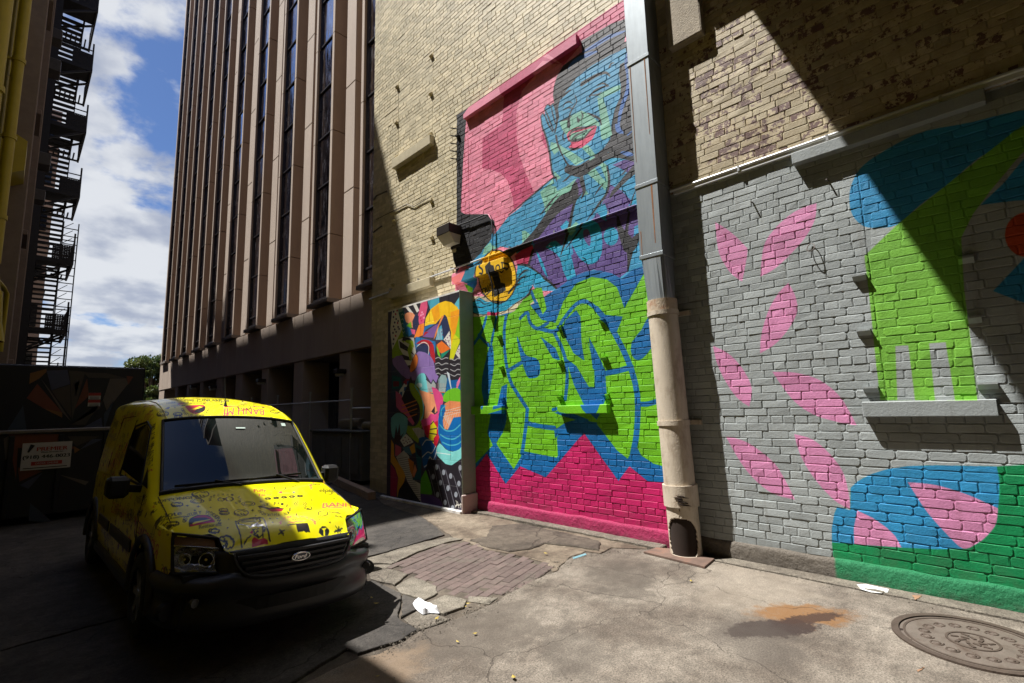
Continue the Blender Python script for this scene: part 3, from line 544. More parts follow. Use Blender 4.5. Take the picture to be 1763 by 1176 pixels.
def wall_material(cv, im):
    m = bpy.data.materials.new('painted_brick'); m.use_nodes = True; nt = m.node_tree; N, L = nt.nodes, nt.links; b = N['Principled BSDF']
    uv, s = img_uv(nt, cv); g = N.new('ShaderNodeNewGeometry'); pos = g.outputs['Position']
    t = N.new('ShaderNodeTexImage'); t.image = im; t.extension = 'CLIP'; L.new(uv, t.inputs[0])
    at = N.new('ShaderNodeAttribute'); at.attribute_name = 'tone'; oi = N.new('ShaderNodeObjectInfo')
    tone = nmath(nt, 'ADD', at.outputs['Fac'], oi.outputs['Random'])      # joined bricks carry the attribute, single ones their own number
    tone = nmath(nt, 'FRACT', tone)
    # worn cream paint, purple-brown brick under it near the downspout
    cream = nmix(nt, nnoise(nt, pos, 5, 6), (.45, .385, .25), (.62, .545, .37))
    cream = nmix(nt, nrange(nt, tone, 0, 1, 0, .45), cream, (.68, .585, .40))
    region = nmath(nt, 'MULTIPLY', nrange(nt, s.outputs[1], 3.2, 2.3), nrange(nt, s.outputs[1], -2.4, 1.0))
    region = nmath(nt, 'MULTIPLY', region, nrange(nt, s.outputs[2], 8.2, 6.0))
    fl = nmath(nt, 'ADD', nnoise(nt, pos, 11, 9, .74), nmath(nt, 'MULTIPLY', nmath(nt, 'SUBTRACT', tone, .5), .22))
    thr = nmath(nt, 'SUBTRACT', fl, nmath(nt, 'MULTIPLY', nmath(nt, 'SUBTRACT', 1.0, region), .17))
    flake = nrange(nt, thr, .55, .575)
    bare = nmix(nt, nnoise(nt, pos, 30, 3), (.115, .062, .055), (.22, .13, .115))
    base = nmix(nt, flake, cream, bare)
    base = nmix(nt, nmath(nt, 'MULTIPLY', nmath(nt, 'MULTIPLY', nrange(nt, s.outputs[1], 2.9, 2.2), nrange(nt, s.outputs[2], 4.3, 4.5)), nrange(nt, nnoise(nt, pos, 3.5, 8, .7), .3, .65, .35, .9)), base, nmix(nt, 1.0, base, (.66, .60, .54), 'MULTIPLY'))  # upper right wall darkened in the colour to deepen its shade
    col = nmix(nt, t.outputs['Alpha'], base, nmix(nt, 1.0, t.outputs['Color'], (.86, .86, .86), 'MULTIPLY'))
    # small chips and grime over the mural, darker brick-to-brick tone
    chip = nrange(nt, nnoise(nt, pos, 34, 6, .8), .685, .71, 0, .75)
    col = nmix(nt, chip, col, (.16, .13, .11))
    col = nmix(nt, 1.0, col, nrange(nt, tone, 0, 1, .86, 1.07), 'MULTIPLY')
    col = nmix(nt, 1.0, col, nrange(nt, nnoise(nt, pos, 2.2, 7, .7), .3, .7, .84, 1.06), 'MULTIPLY')
    mp = N.new('ShaderNodeMapping'); mp.inputs['Scale'].default_value = (1, 5.0, .45); L.new(pos, mp.inputs[0])
    col = nmix(nt, nrange(nt, nnoise(nt, mp.outputs[0], 2.4, 7, .7), .53, .70, 0, .38), col, nmix(nt, 1.0, col, (.62, .56, .50), 'MULTIPLY'))
    col = nmix(nt, nrange(nt, nnoise(nt, pos, 60, 5, .8), .60, .72, 0, .28), col, (.20, .18, .16))
    foot = nmath(nt, 'MULTIPLY', nrange(nt, s.outputs[2], .55, .0), nrange(nt, nnoise(nt, pos, 9, 6, .7), .35, .65))
    col = nmix(nt, nmath(nt, 'MULTIPLY', foot, .30), col, (.09, .075, .06))
    L.new(col, b.inputs['Base Color']); b.inputs['Roughness'].default_value = .58; b.inputs['Specular IOR Level'].default_value = .35
    h = nmath(nt, 'ADD', nmath(nt, 'MULTIPLY', nnoise(nt, pos, 45, 5, .65), .6), nmath(nt, 'MULTIPLY', nnoise(nt, pos, 170, 3), .25))
    bp = N.new('ShaderNodeBump'); bp.inputs['Strength'].default_value = .75; bp.inputs['Distance'].default_value = .008; L.new(h, bp.inputs['Height']); L.new(bp.outputs[0], b.inputs['Normal'])
    return m
COURSE, BLEN, JNT, PROUD = .0828, .245, .0075, .0068
WY0, WY1, WZ1 = -3.6, 10.27, 19.0
def P2(px): return on_x([px], WX)[0][1:]
# bricked-in openings: (y0, y1, z0, z1) and their sills, all read off the photograph
def rect(pa, pb, z0, z1):
    a, b = P2(pa)[0], P2(pb)[0]; return (min(a, b), max(a, b), z0, z1)
OPEN = []
yl, zl = P2((1500, 480)); yr, _ = P2((1672, 600)); _, zs = P2((1600, 690)); OPEN.append((yr, yl, zs, 4.12))
y1, _ = P2((867, 640)); y0, _ = P2((812, 640)); _, z1 = P2((840, 700)); OPEN.append((y1, y0-.02, z1, 3.55))
y1, _ = P2((1036, 640)); y0, _ = P2((968, 640)); _, z1 = P2((1000, 700)); OPEN.append((y1, y0, z1, 3.0))
y1, _ = P2((745, 230)); y0, _ = P2((686, 270)); _, z1 = P2((715, 265)); _, z2 = P2((745, 95)); OPEN.append((y1, y0, z1, z2+.1))
y1, _ = P2((745, 410)); y0, _ = P2((679, 435)); _, z1 = P2((715, 495)); _, z2 = P2((745, 338)); OPEN.append((y1, y0, z1, z2+.1))
y1, _ = P2((1000, 75)); y0, _ = P2((803, 208)); _, z2 = P2((803, 208)); OPEN.append((y1+.05, y0-.05, 4.6, z2))
def brick_layout():
    out = []; rnd = random.Random(3); nz = int(WZ1/COURSE)
    for r in range(nz):
        z0 = .10+r*COURSE; z1 = z0+COURSE-JNT
        if z1 < .19: continue
        zc = (z0+z1)/2; cuts = [WY0, WY1]; inside = []
        for (a, b, c, d) in OPEN:
            if c < zc < d and b > WY0: cuts += [a, b]; inside.append((a, b))
        cuts = sorted(cuts)
        for i in range(len(cuts)-1):
            a, b = cuts[i], cuts[i+1]; ins = any(p <= (a+b)/2 <= q for p, q in inside); hdr = (r % 7 == 3)
            L = BLEN*(.5 if hdr else 1); y = a+(-(L*.5 if r % 2 else 0)); y -= rnd.uniform(0, .02)
            while y < b-.004:
                LL = L*rnd.uniform(.93, 1.07) if z0 < 9 else L
                if rnd.random() < .03 and z0 < 9 and not hdr: LL *= .55
                ya, yb = max(y, a)+JNT/2, min(y+LL, b)-JNT/2; y += LL
                if yb-ya < .035: continue
                out.append((ya, yb, z0+rnd.uniform(-.002, .002), z1+rnd.uniform(-.002, .002), PROUD+rnd.uniform(-.003, .003)-(.0028 if ins else 0)-(.008 if rnd.random() < .012 and z0 > 3 else 0)))
    return out
def unit_brick(k):
    # rounded, slightly irregular stretcher, 1 x 1 x 1, front towards -x; the painted edges are soft
    rnd = random.Random(40+k); V = []; c = .10
    ring = [(0, c*2.2), (0, 1-c*2.2), (c*.55, 1), (.5, 1), (1-c*.55, 1), (1, 1-c*2.2), (1, c*2.2), (1-c*.55, 0), (.5, 0), (c*.55, 0)]
    n = len(ring)
    for x, ins in ((0, 0.0), (-.62, .0), (-1, .022)):
        for (y, z) in ring:
            jy, jz = rnd.uniform(-.008, .008), rnd.uniform(-.05, .05)
            V.append((x+(rnd.uniform(-.12, .12) if x == -1 else 0), y+(ins if y < .5 else -ins if y > .5 else 0)+jy*(x < 0), z+(ins*2.6 if z < .5 else -ins*2.6 if z > .5 else 0)+jz*(x < 0)))
    F = []
    for r in (0, 1): F += [(r*n+i, (r+1)*n+i, (r+1)*n+(i+1) % n, r*n+(i+1) % n) for i in range(n)]
    V.append((-1.02, .5, .5)); c0 = 3*n; F += [(2*n+i, c0, 2*n+(i+1) % n) for i in range(n)]
    me = bpy.data.meshes.new('brick'); me.from_pydata(V, [], F); me.update(); me.polygons.foreach_set('use_smooth', [False]*len(F))
    return me
def build_wall():
    cv = paint_wall_mural(); im = cv.image('wall_mural'); MW = wall_material(cv, im)
    root = empty('brick_building', (WX, 0, 0), 'tall cream brick building with the murals of the laughing woman and pink petals', 'building')
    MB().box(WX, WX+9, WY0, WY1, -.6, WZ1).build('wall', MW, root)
    lay = brick_layout(); sized = []
    for i, (a, b, c, d, p) in enumerate(lay):
        q = project([(WX, a, c), (WX, b, c), (WX, b, d), (WX, a, d)])
        if (q[:, 2] < .3).any(): s = 0
        else:
            x, y = q[:, 0], q[:, 1]; s = .5*abs(np.dot(x, np.roll(y, 1))-np.dot(y, np.roll(x, 1)))
            if x.mean() < 0 or x.mean() > PW or y.mean() > PH or y.mean() < 0: s = 0
        if b < 2.95 and a > 2.4: s = 0
        sized.append((s, i))
    sized.sort(reverse=True); single = set(i for s, i in sized[:300])
    meshes = [unit_brick(k) for k in range(8)]
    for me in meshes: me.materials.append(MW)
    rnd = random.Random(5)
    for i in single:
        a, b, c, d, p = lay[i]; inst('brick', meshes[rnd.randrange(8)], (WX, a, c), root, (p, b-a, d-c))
    V = []; F = []; tone = []; sm = []
    for i, (a, b, c, d, p) in enumerate(lay):
        if i in single: continue
        k = len(V); e = .004; x = WX-p; t = rnd.random(); near = (c < 6 and b < 7)
        if near:
            J = lambda: rnd.uniform(-.0022, .0022)
            V += [(WX+.002, a, c), (WX+.002, b, c), (WX+.002, b, d), (WX+.002, a, d)]
            V += [(x+.0035, a+J(), c+J()), (x+.0035, b+J(), c+J()), (x+.0035, b+J(), d+J()), (x+.0035, a+J(), d+J())]
            V += [(x+J(), a+e+.004, c+e), (x+J(), b-e-.004, c+e), (x+J(), b-e-.004, d-e), (x+J(), a+e+.004, d-e)]
            for r in (0, 4): F += [(k+r+j, k+r+4+j, k+r+4+(j+1) % 4, k+r+(j+1) % 4) for j in range(4)]
            F.append((k+11, k+10, k+9, k+8)); nf = 9; sm += [False]*9
        else:
            V += [(WX+.002, a, c), (WX+.002, b, c), (WX+.002, b, d), (WX+.002, a, d), (x, a+.004, c+.004), (x, b-.004, c+.004), (x, b-.004, d-.004), (x, a+.004, d-.004)]
            F += [(k+j, k+4+j, k+4+(j+1) % 4, k+(j+1) % 4) for j in range(4)]; F.append((k+7, k+6, k+5, k+4)); nf = 5; sm += [False]*5
        tone += [t]*nf
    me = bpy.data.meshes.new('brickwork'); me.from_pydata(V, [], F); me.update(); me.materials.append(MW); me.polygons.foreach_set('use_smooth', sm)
    at = me.attributes.new('tone', 'FLOAT', 'FACE'); at.data.foreach_set('value', tone)
    o = bpy.data.objects.new('brickwork', me); COL.objects.link(o); o.parent = root; place_in(o, root); o['kind'] = 'stuff'
    # rendered foot of the wall: rough cement band with a lumpy top edge
    ys = np.arange(WY0, 6.62, .06); rows = [(0, -.25), (.034, -.25), (.034, .03), (.034, .09), (.032, .145), (.026, .178), (-.002, .192)]
    V = []; F = []; rr = np.random.RandomState(4); nR = len(rows)
    from mathutils import noise as mn
    for y in ys:
        for (p, z) in rows:
            nz = mn.noise(Vector((0, y*2.2, z*8)))*.014+mn.noise(Vector((3, y*9, z*22)))*.006
            V.append((WX-max(p, 0)-(nz if p > .03 else nz*.3 if p > 0 else 0)-(.002 if p > 0 else -.004), y, z+(mn.noise(Vector((7, y*3.1, 0)))*.016 if z > .1 else 0)))
    for i in range(len(ys)-1):
        for j in range(nR-1): F.append((i*nR+j, i*nR+j+1, (i+1)*nR+j+1, (i+1)*nR+j))
    mb = MB(); mb.add(V, F, 0, True); mb.build('cement_foot', MW_foot(cv, im), root)
    # ledges
    gp = MW
    def ledge(name, pa, pb, hz, prot, zc=None, top=None):
        a, za = P2(pa); b, zb = P2(pb); y0, y1 = sorted((a, b)); z = (za+zb)/2 if zc is None else zc
        mb = MB(); mb.bbox(WX-prot, WX+.01, y0, y1, z-hz/2, z+hz/2, .008, jit=.0015); return mb.build(name, gp, root)
    def sill(pa, pb, zt, zb, prot): 
        a, b = P2(pa)[0], P2(pb)[0]; y0, y1 = sorted((a, b)); MB().bbox(WX-prot, WX+.01, y0, y1, zb, zt, .008, jit=.002).build('window_sill', gp, root)
    zt = P2((1600, 689))[1]; zb = P2((1600, 717))[1]; sill((1487, 700), (1718, 700), zt, zb, .10)
    zt, zb = P2((1008, 697))[1], P2((1008, 712))[1]; sill((966, 700), (1052, 700), zt, zb, .10)
    zt, zb = P2((840, 699))[1], P2((840, 713))[1]; sill((808, 700), (871, 700), zt, zb, .10)
    zt, zb = P2((715, 256))[1], P2((715, 272))[1]; sill((682, 280), (748, 240), zt, zb, .12)
    zt, zb = P2((712, 490))[1], P2((712, 505))[1]; sill((677, 500), (748, 480), zt, zb, .12)
    # lintels
    def lint(pa, pb, zb, zt, prot):
        a, b = P2(pa)[0], P2(pb)[0]; y0, y1 = sorted((a, b)); MB().bbox(WX-prot, WX+.01, y0, y1, zb, zt, .006, jit=.001).build('lintel', gp, root)
    zl = P2((803, 208))[1]; lint((803, 208), (998, 78), zl, zl+.17, .085)
    lint((1368, 285), (1698, 180), P2((1470, 255))[1], P2((1470, 255))[1]+.125, .10)
    zc2 = P2((830, 465))[1]; lint((784, 470), (874, 440), zc2-.13, zc2+.07, .10)
    # small wedge blocks left at the jambs of the bricked-in windows
    me = bpy.data.meshes.new('jamb_block'); w = .5
    me.from_pydata([(0, -w, 1), (-1, -w, 1), (-1, w, 1), (0, w, 1), (-1, -w, .72), (-1, w, .72), (0, -w, 0), (0, w, 0)], [], [(0,3,2,1), (1,2,5,4), (4,5,7,6), (0,1,4,6), (3,7,5,2)]); me.materials.append(gp)
    J = [((1480, 476), .13), ((1488, 570), .13), ((1500, 668), .14), ((1700, 661), .15), ((1676, 548), .12), ((1663, 446), .12), ((966, 563), .10), ((1038, 551), .11), ((1042, 616), .11), ((966, 622), .10), ((861, 579), .10), ((865, 632), .10), ((867, 686), .10), ((966, 683), .10), ((1045, 680), .11),
         ((744, 97), .11), ((743, 162), .11), ((743, 231), .11), ((685, 150), .11), ((684, 212), .11), ((685, 270), .11), ((744, 346), .11), ((745, 409), .11), ((745, 471), .11), ((680, 380), .11), ((679, 435), .11), ((678, 490), .11), ((790, 235), .08)]
    for (px, w) in J:
        y, z = P2(px); inst('jamb_block', me, (WX, y, z-.05), root, (.06, w*.85, .065))
    # metal flashing strip where the grey paint ends, and the conduit
    zc = 4.46
    MB().box(WX-.045, WX, WY0, 2.62, zc-.03, zc+.012).build('flashing_strip', M['conduit'], root)
    MB().box(WX-.05, WX, 3.02, 6.3, zc-.045, zc-.012).build('ledge_strip', MW, root)
    # corbel block high beside the downspout, and the beam it carries (out of the picture, but it throws the shade)
    cb = MB(); ya, yb = P2((1150, 70))[0], P2((1208, 50))[0]
    X = WX-.125; q = on_x([(1150, 80), (1208, 57)], X); ya, yb = q[0][1], q[1][1]; zb = q[:, 2].mean()
    cb.bbox(X, WX+.01, yb, ya, zb, 9.0, .012, jit=.003).build('corbel', M['stucco'], root)
    MB().box(WX-.45, WX+.01, WY0, BEAM_Y, BEAM_Z, 8.6).build('beam', M['stucco'], root)
    # rows of spikes of old iron beside the black border
    for k in range(5):
        y, z = P2((787, 222+k*13)); MB().tube([(WX, y, z), (WX-.13, y+.05, z-.01)], .012, 5).build('iron_stub', M['black_iron'], root)
    # steel rods and ring in the grey field
    for px in ((1425, 312), (1296, 350), (1075, 330), (1007, 445), (950, 425), (1018, 520), (842, 590)):
        y, z = P2(px); MB().tube([(WX+.01, y-.01, z-.005), (WX-.065, y+.0, z+.0)], .008, 6).build('steel_rod', M['rod'], root)
    y, z = P2((1398, 428)); pts = [(WX-.05+.03*math.sin(a), y+.035*math.cos(a), z+.05*math.sin(a)) for a in np.linspace(0, 6.28, 14)]; MB().tube(pts, .005, 5).build('wire_ring', M['rod'], root)
    # brackets and old wiring at the far corner
    y, z = P2((660, 335)); MB().tube([(WX-.02, 10.2, 6.9), (WX-.12, 9.9, 6.86), (WX-.03, 9.6, 6.9)], .02, 6).tube([(WX-.03, 10.2, 6.05), (WX-.12, 9.95, 6.0), (WX-.03, 9.8, 6.1)], .02, 6).build('pipe_bracket', M['rod'], root)
    pts = [on_x([p], WX-.025)[0] for p in [(648, 378), (663, 370), (680, 362), (700, 352), (712, 356), (722, 350), (742, 338)]]; MB().tube(pts, .009, 5).build('old_cable', M['rod'], root)
    return root, MW, cv, im
BEAM_Y, BEAM_Z = 2.42, 7.80
def MW_foot(cv, im):
    m = bpy.data.materials.new('painted_cement'); m.use_nodes = True; nt = m.node_tree; N, L = nt.nodes, nt.links; b = N['Principled BSDF']
    uv, s = img_uv(nt, cv); pos = N.new('ShaderNodeNewGeometry').outputs['Position']
    c = N.new('ShaderNodeVectorMath'); c.operation = 'ADD'; c.inputs[1].default_value = (0, 0, 0); L.new(uv, c.inputs[0])
    y = s.outputs[1]
    col = nmix(nt, nnoise(nt, pos, 11, 6, .7), (.055, .045, .036), (.17, .145, .115))
    mag = nmix(nt, nnoise(nt, pos, 8, 6, .7), tuple(.42*v for v in lin(MAG)), tuple(.68*v for v in lin(MAG)))
    grn = nmix(nt, nnoise(nt, pos, 8, 6, .7), lin((0, 96, 56)), lin((10, 118, 72)))
    gy = P2((1440, 980))[0]; my = P2((1165, 930))[0]
    col = nmix(nt, nrange(nt, nmath(nt, 'ADD', y, nmath(nt, 'MULTIPLY', nnoise(nt, pos, 5), .03)), gy+.03, gy, 0, 1), col, grn)
    col = nmix(nt, nrange(nt, y, my-.02, my+.02, 0, 1), col, mag)
    drt = nmath(nt, 'MULTIPLY', nrange(nt, s.outputs[2], .12, -.01), nrange(nt, nnoise(nt, pos, 14, 6, .7), .4, .6)); col = nmix(nt, nmath(nt, 'MULTIPLY', drt, .45), col, (.05, .04, .033))
    L.new(col, b.inputs['Base Color']); b.inputs['Roughness'].default_value = .7
    bp = N.new('ShaderNodeBump'); bp.inputs['Strength'].default_value = 1.0; bp.inputs['Distance'].default_value = .03; L.new(nnoise(nt, pos, 13, 8, .7), bp.inputs['Height']); L.new(bp.outputs[0], b.inputs['Normal'])
    return m
def build_materials():
    M['galv'] = mat('galvanised_steel', (.50, .51, .52), .38, .75, .12, 3, 0, spec=.5, stretch=(3, 3, .5), dirt=(.25, .23, .2), dscale=2, damt=.35)
    M['conduit'] = mat('bright_galvanised_conduit', (.62, .63, .64), .35, .2, .06, 3)
    M['duct'] = mat('weathered_sheet_metal', (.27, .30, .32), .42, .5, .10, 4, .06, 8, stretch=(6, 6, .7))
    M['stucco'] = mat('rough_stucco', (.34, .29, .225), .9, 0, .15, 8, .8, 60, dirt=(.16, .13, .1), dscale=3)
    M['black_iron'] = mat('black_iron', (.02, .02, .022), .55, .3, .2)
    M['rod'] = mat('rusty_rod', (.10, .085, .075), .7, .3, .3, 20)
    M['cream_pipe'] = mat('cream_painted_pipe', (.50, .43, .34), .55, 0, .10, 4, .35, 55, dirt=(.20, .13, .08), dscale=7, damt=.6, stretch=(1, 1, .4))
    M['rust_pipe'] = mat('rusted_pipe_collar', (.46, .37, .27), .75, 0, .2, 9, .5, 60, dirt=(.22, .07, .02), dscale=9, damt=.95)
    M['rust'] = mat('rust_streak', (.24, .10, .035), .85, 0, .3, 14)
    M['soot_and_hole'] = mat('soot_and_hole_black', (.022, .013, .009), .95, 0, .2)  # soot and tar, and the darkness painted inside holes and gaps
    M['rust_plate'] = mat('rusty_steel_plate', (.13, .085, .065), .8, .1, .25, 6, .4, 40, dirt=(.20, .085, .045), dscale=3, damt=.7)
    M['bronze'] = mat('dark_bronze_metal', (.035, .028, .025), .45, .5, .1)
    M['prismatic'] = mat('cloudy_lamp_glass', (.40, .36, .29), .35, 0, .1)
M = {}
build_materials()
def build_board(MW):
    cv = paint_board(); im = cv.image('collage_mural')
    m = bpy.data.materials.new('collage_paint'); m.use_nodes = True; nt = m.node_tree; N, L = nt.nodes, nt.links; b = N['Principled BSDF']
    uv, s = img_uv(nt, cv); t = N.new('ShaderNodeTexImage'); t.image = im; t.extension = 'EXTEND'; L.new(uv, t.inputs[0]); pos = N.new('ShaderNodeNewGeometry').outputs['Position']
    col = nmix(nt, 1.0, t.outputs['Color'], nrange(nt, nnoise(nt, pos, 3, 6, .7), .3, .7, .82, 1.04), 'MULTIPLY'); L.new(col, b.inputs['Base Color']); b.inputs['Roughness'].default_value = .5
    bp = N.new('ShaderNodeBump'); bp.inputs['Strength'].default_value = .35; bp.inputs['Distance'].default_value = .006; L.new(nnoise(nt, pos, 50, 4), bp.inputs['Height']); L.new(bp.outputs[0], b.inputs['Normal'])
    grn = mat('sage_painted_block', (.225, .265, .20), .7, 0, .1, 4, .3, 60, dirt=(.30, .25, .22), dscale=1.5, damt=.5); W = mat('white_painted_footing', (.62, .60, .57), .7, 0, .12, 6, .3, 40, dirt=(.15, .13, .12), dscale=5, damt=.8)
    y0, y1, z1 = 6.625, 9.02, 3.86
    root = empty('mural_block_wall', (BX, y0, 0), 'thick block of masonry painted with the colourful abstract collage against the cream brick wall', 'mural wall')
    rows = 9; hz = z1/rows; sheets = []
    for r in range(rows):
        n = 4; off = 0 if r % 2 else .5; L0 = (y1-y0)/n; ys = [y0]+[y0+(k+off)*L0 for k in range(0 if off else 1, n) if y0+.05 < y0+(k+off)*L0 < y1-.05]+[y1]
        for a, c in zip(ys[:-1], ys[1:]):
            mb = MB(); mb.bbox(BX+random.uniform(-.001, .001), BX+.06, a+.0012, c-.0012, r*hz+.0015, (r+1)*hz-.0015, .003)
            o = mb.build('block', m, root)
    MB().box(BX+.012, WX-.012, y0+.012, y1, 0, z1-.01).build('core', grn, root)
    MB().bbox(BX+.005, WX-.012, y0-.012, y0+.012, -.02, z1+.03, .006).build('end_face', grn, root)
    MB().box(BX-.0, WX-.012, y0, y1, z1, z1+.03).build('cap', W, root)
    MB().bbox(BX-.06, BX+.004, y0-.03, y1+.15, -.06, .045, .012, jit=.004).build('footing', W, root)
    MB().bbox(BX-.03, WX-.012, y0-.06, y0-.013, -.03, .30, .012).build('plinth', mat('pinkish_painted_plinth', (.42, .33, .30), .7, 0, .12, 6, .3, 40), root)
    return root
def build_downspout():
    root = empty('downspout', (WX-.2, 2.8, 0), 'square sheet metal downspout running into a cream round pipe with a burnt broken foot', 'downspout')
    X = WX-.35; ya, yb = 2.674, 2.985; ztr0 = 3.60; ztr1 = 3.02
    zs = [ztr0, 4.55, 6.3, 8.2, 10.2, 12.2, 14.2, 16.6]
    for i in range(len(zs)-1):
        MB().bbox(X+.002*i, WX-.015, ya+.001*i, yb-.001*i, zs[i], zs[i+1]-.002, .006).build('duct_section', M['duct'], root)
        MB().bbox(X-.008, WX-.016, ya-.008, yb+.008, zs[i]-.02, zs[i]+.03, .004).build('joint_band', M['duct'], root)
    # folded transition from square to round
    cx, cy, r = WX-.215, 2.80, .165; n = 24; sq = []; V = []
    for k in range(n):
        a = 2*math.pi*(k+.5)/n; c, s = math.cos(a), math.sin(a); q = max(abs(c), abs(s)); sq.append((((X+WX-.015)/2)+c/q*(WX-.015-X)/2, (ya+yb)/2+s/q*(yb-ya)/2)); V.append((sq[-1][0], sq[-1][1], ztr0-.015))
    for k in range(n): a = 2*math.pi*(k+.5)/n; V.append((cx+r*math.cos(a), cy+r*math.sin(a), ztr1-.03))
    MB().add(V, [(k, (k+1) % n, n+(k+1) % n, n+k) for k in range(n)]).build('transition', M['duct'], root)
    # round pipe, leaning slightly, in three lengths with collars
    def at(z): t = (ztr1-z)/ztr1; return (cx-.0*t, cy-.085*t)
    R = .178
    def seg(name, z0, z1, r0, m, n=32):
        (x0, y0), (x1, y1) = at(z0), at(z1); return MB().tube([(x0, y0, z0), (x0*.5+x1*.5, y0*.5+y1*.5, (z0+z1)/2), (x1, y1, z1)], r0, n).build(name, m, root)
    seg('rusted_collar', 2.88, 3.03, R+.006, M['rust_pipe'])
    seg('pipe', 1.52, 2.83, R, M['cream_pipe']); seg('pipe', .80, 1.49, R, M['cream_pipe'])
    for z in (2.835, 1.49): seg('strap', z, z+.055, R+.014, M['cream_pipe'])
    for z in (2.86, 1.515):
        x, y = at(z); MB().box(WX-.05, WX-.012, y-R-.09, y+R+.09, z-.025, z+.028).build('strap_ear', M['cream_pipe'], root)
    seg('hub', .56, .80, R+.022, M['cream_pipe'])
    # broken foot: shell with a ragged window burnt out of its front
    V = []; F = []; n = 120; zs2 = np.linspace(.0, .57, 48); x0, y0 = at(.3)
    for z in zs2:
        for k in range(n): a = 2*math.pi*k/n; x, y = at(z); V.append((x+R*math.cos(a), y+R*math.sin(a), z))
    def hole(a, z):
        d = (a-math.radians(196)+math.pi) % (2*math.pi)-math.pi; w = 1.08*max(0, 1-(z/.44)**7)**.5*(1-.35*max(0, (.10-z)/.10)) if z < .44 else 0; return abs(d) < w+.03*math.sin(z*47)+.02*math.sin(z*110) and z > .025
    for i in range(len(zs2)-1):
        for k in range(n):
            if not hole(2*math.pi*(k+.5)/n, (zs2[i]+zs2[i+1])/2): F.append((i*n+k, i*n+(k+1) % n, (i+1)*n+(k+1) % n, (i+1)*n+k))
    o = MB().add(V, F, 0, True).build('broken_foot', M['cream_pipe'], root); md = o.modifiers.new('s', 'SOLIDIFY'); md.thickness = .014
    MB().tube([(x0, y0, .01), (x0, y0, .56)], R-.016, 24, caps=True).build('burnt_hollow', M['soot_and_hole'], root)
    # soot tongues on the hub
    mb = MB(); rnd = random.Random(2)
    for k in range(5):
        z = .70-k*.022; a0 = math.radians(188+rnd.uniform(-6, 6)); pts = []
        for t in np.linspace(0, 1, 5): a = a0+t*math.radians(34+rnd.uniform(-8, 14)); x, y = at(z); pts.append((x+(R+.026)*math.cos(a), y+(R+.026)*math.sin(a), z-.03*t+rnd.uniform(-.004, .004)))
        mb.tube(pts, [.002, .009, .011, .006, .001], 5)
    mb.build('tar_smear', M['soot_and_hole'], root)
    # rust streaks on the duct face: thin deposits
    mb = MB()
    for y, z0, z1, w in ((2.735, 5.2, 6.28, .007), (2.95, 4.9, 6.28, .006), (2.76, 3.75, 4.53, .012), (2.95, 3.62, 3.95, .006)):
        mb.add([(X-.0015, y-w*.4, z0), (X-.0015, y+w*.4, z0), (X-.0015, y+w, z1), (X-.0015, y-w, z1)], [(0, 1, 2, 3)])
    mb.build('rust_streak', M['rust'], root)
    return root
def build_wall_fittings():
    # floodlight on the cream wall
    y0, z0 = P2((770, 400)); root = empty('wall_light', (WX, y0, z0), 'dark box wall light with cloudy lens on the cream bricks beside the black border', 'wall light')
    q = on_x([(752, 392), (786, 385)], WX-.34); ya, yb = on_x([(751, 395)], WX-.34)[0][1], on_x([(773, 388)], WX-.34)[0][1]; zt = on_x([(760, 388)], WX-.34)[0][2]; zb = on_x([(760, 404)], WX-.34)[0][2]
    mb = MB(); X = WX-.34; mb.bbox(X, WX-.02, yb, ya, zb, zt, .01); mb.build('housing', M['bronze'], root)
    V = [(X+.01, yb+.01, zb), (X+.01, ya-.01, zb), (WX-.05, ya-.01, zb), (WX-.05, yb+.01, zb), (X+.15, yb+.03, zb-.16), (X+.15, ya-.03, zb-.16), (WX-.06, ya-.03, zb-.16), (WX-.06, yb+.03, zb-.16)]
    MB().add(V, [(0,1,5,4), (1,2,6,5), (2,3,7,6), (3,0,4,7), (4,5,6,7)]).build('lens', M['prismatic'], root)
    MB().box(WX-.03, WX-.004, yb+.05, ya-.05, zb-.2, zt+.03).build('back_plate', M['bronze'], root); MB().tube([(WX-.17, (ya+yb)/2, zt), (WX-.17, (ya+yb)/2, zt+.10)], .012, 6).build('photocell_stem', M['bronze'], root)
    # long conduit across the wall, and the branch down over the coin
    zc = 4.46
    def wp(px, off): return tuple(on_x([px], WX-off)[0])
    root = empty('electrical_conduit', (WX, 6.4, zc), 'long thin metal conduit crossing the wall and mural at mid height', 'conduit')
    mb = MB().tube([(WX-.04, WY0, zc+.03), (WX-.04, 2.66, zc+.03)], .02, 8); mb.build('pipe', M['conduit'], root)
    MB().tube([(WX-.06, 6.3, 4.45), (WX-.05, 3.0, 4.46)], .015, 8).build('pipe', MWALL, root)
    MB().tube([(WX+.15, 10.34, 4.42), (WX-.04, 10.32, 4.42), (WX-.05, 8.0, 4.44), (WX-.06, 6.3, 4.45)], .018, 8).build('pipe', M['conduit'], root)
    for y in (9.4, 8.3, 7.2, 5.6, 4.6, 3.6, 1.8, .9, .0): MB().box(WX-.062, WX-.010, y-.012, y+.012, zc-.018, zc+.046).build('clip', M['galv'], root)
    root = empty('branch_conduit', (WX, 6.3, 4.2), 'bent conduit looping down from the wall light across the yellow coin', 'conduit')
    MB().tube([wp((786, 389), .05), wp((806, 382), .05), wp((834, 370), .05), wp((841, 370), .05), wp((846, 378), .05), wp((848, 395), .05), wp((848, 430), .05), wp((843, 440), .06), wp((841, 452), .06), wp((841, 470), .12), wp((848, 490), .07), wp((849, 540), .05)], .014, 8).build('pipe', MWALL, root)
    y, z = P2((848, 540)); MB().bbox(WX-.09, WX-.01, y-.05, y+.05, z-.07, z+.05, .006).build('outlet_box', MWALL, root)
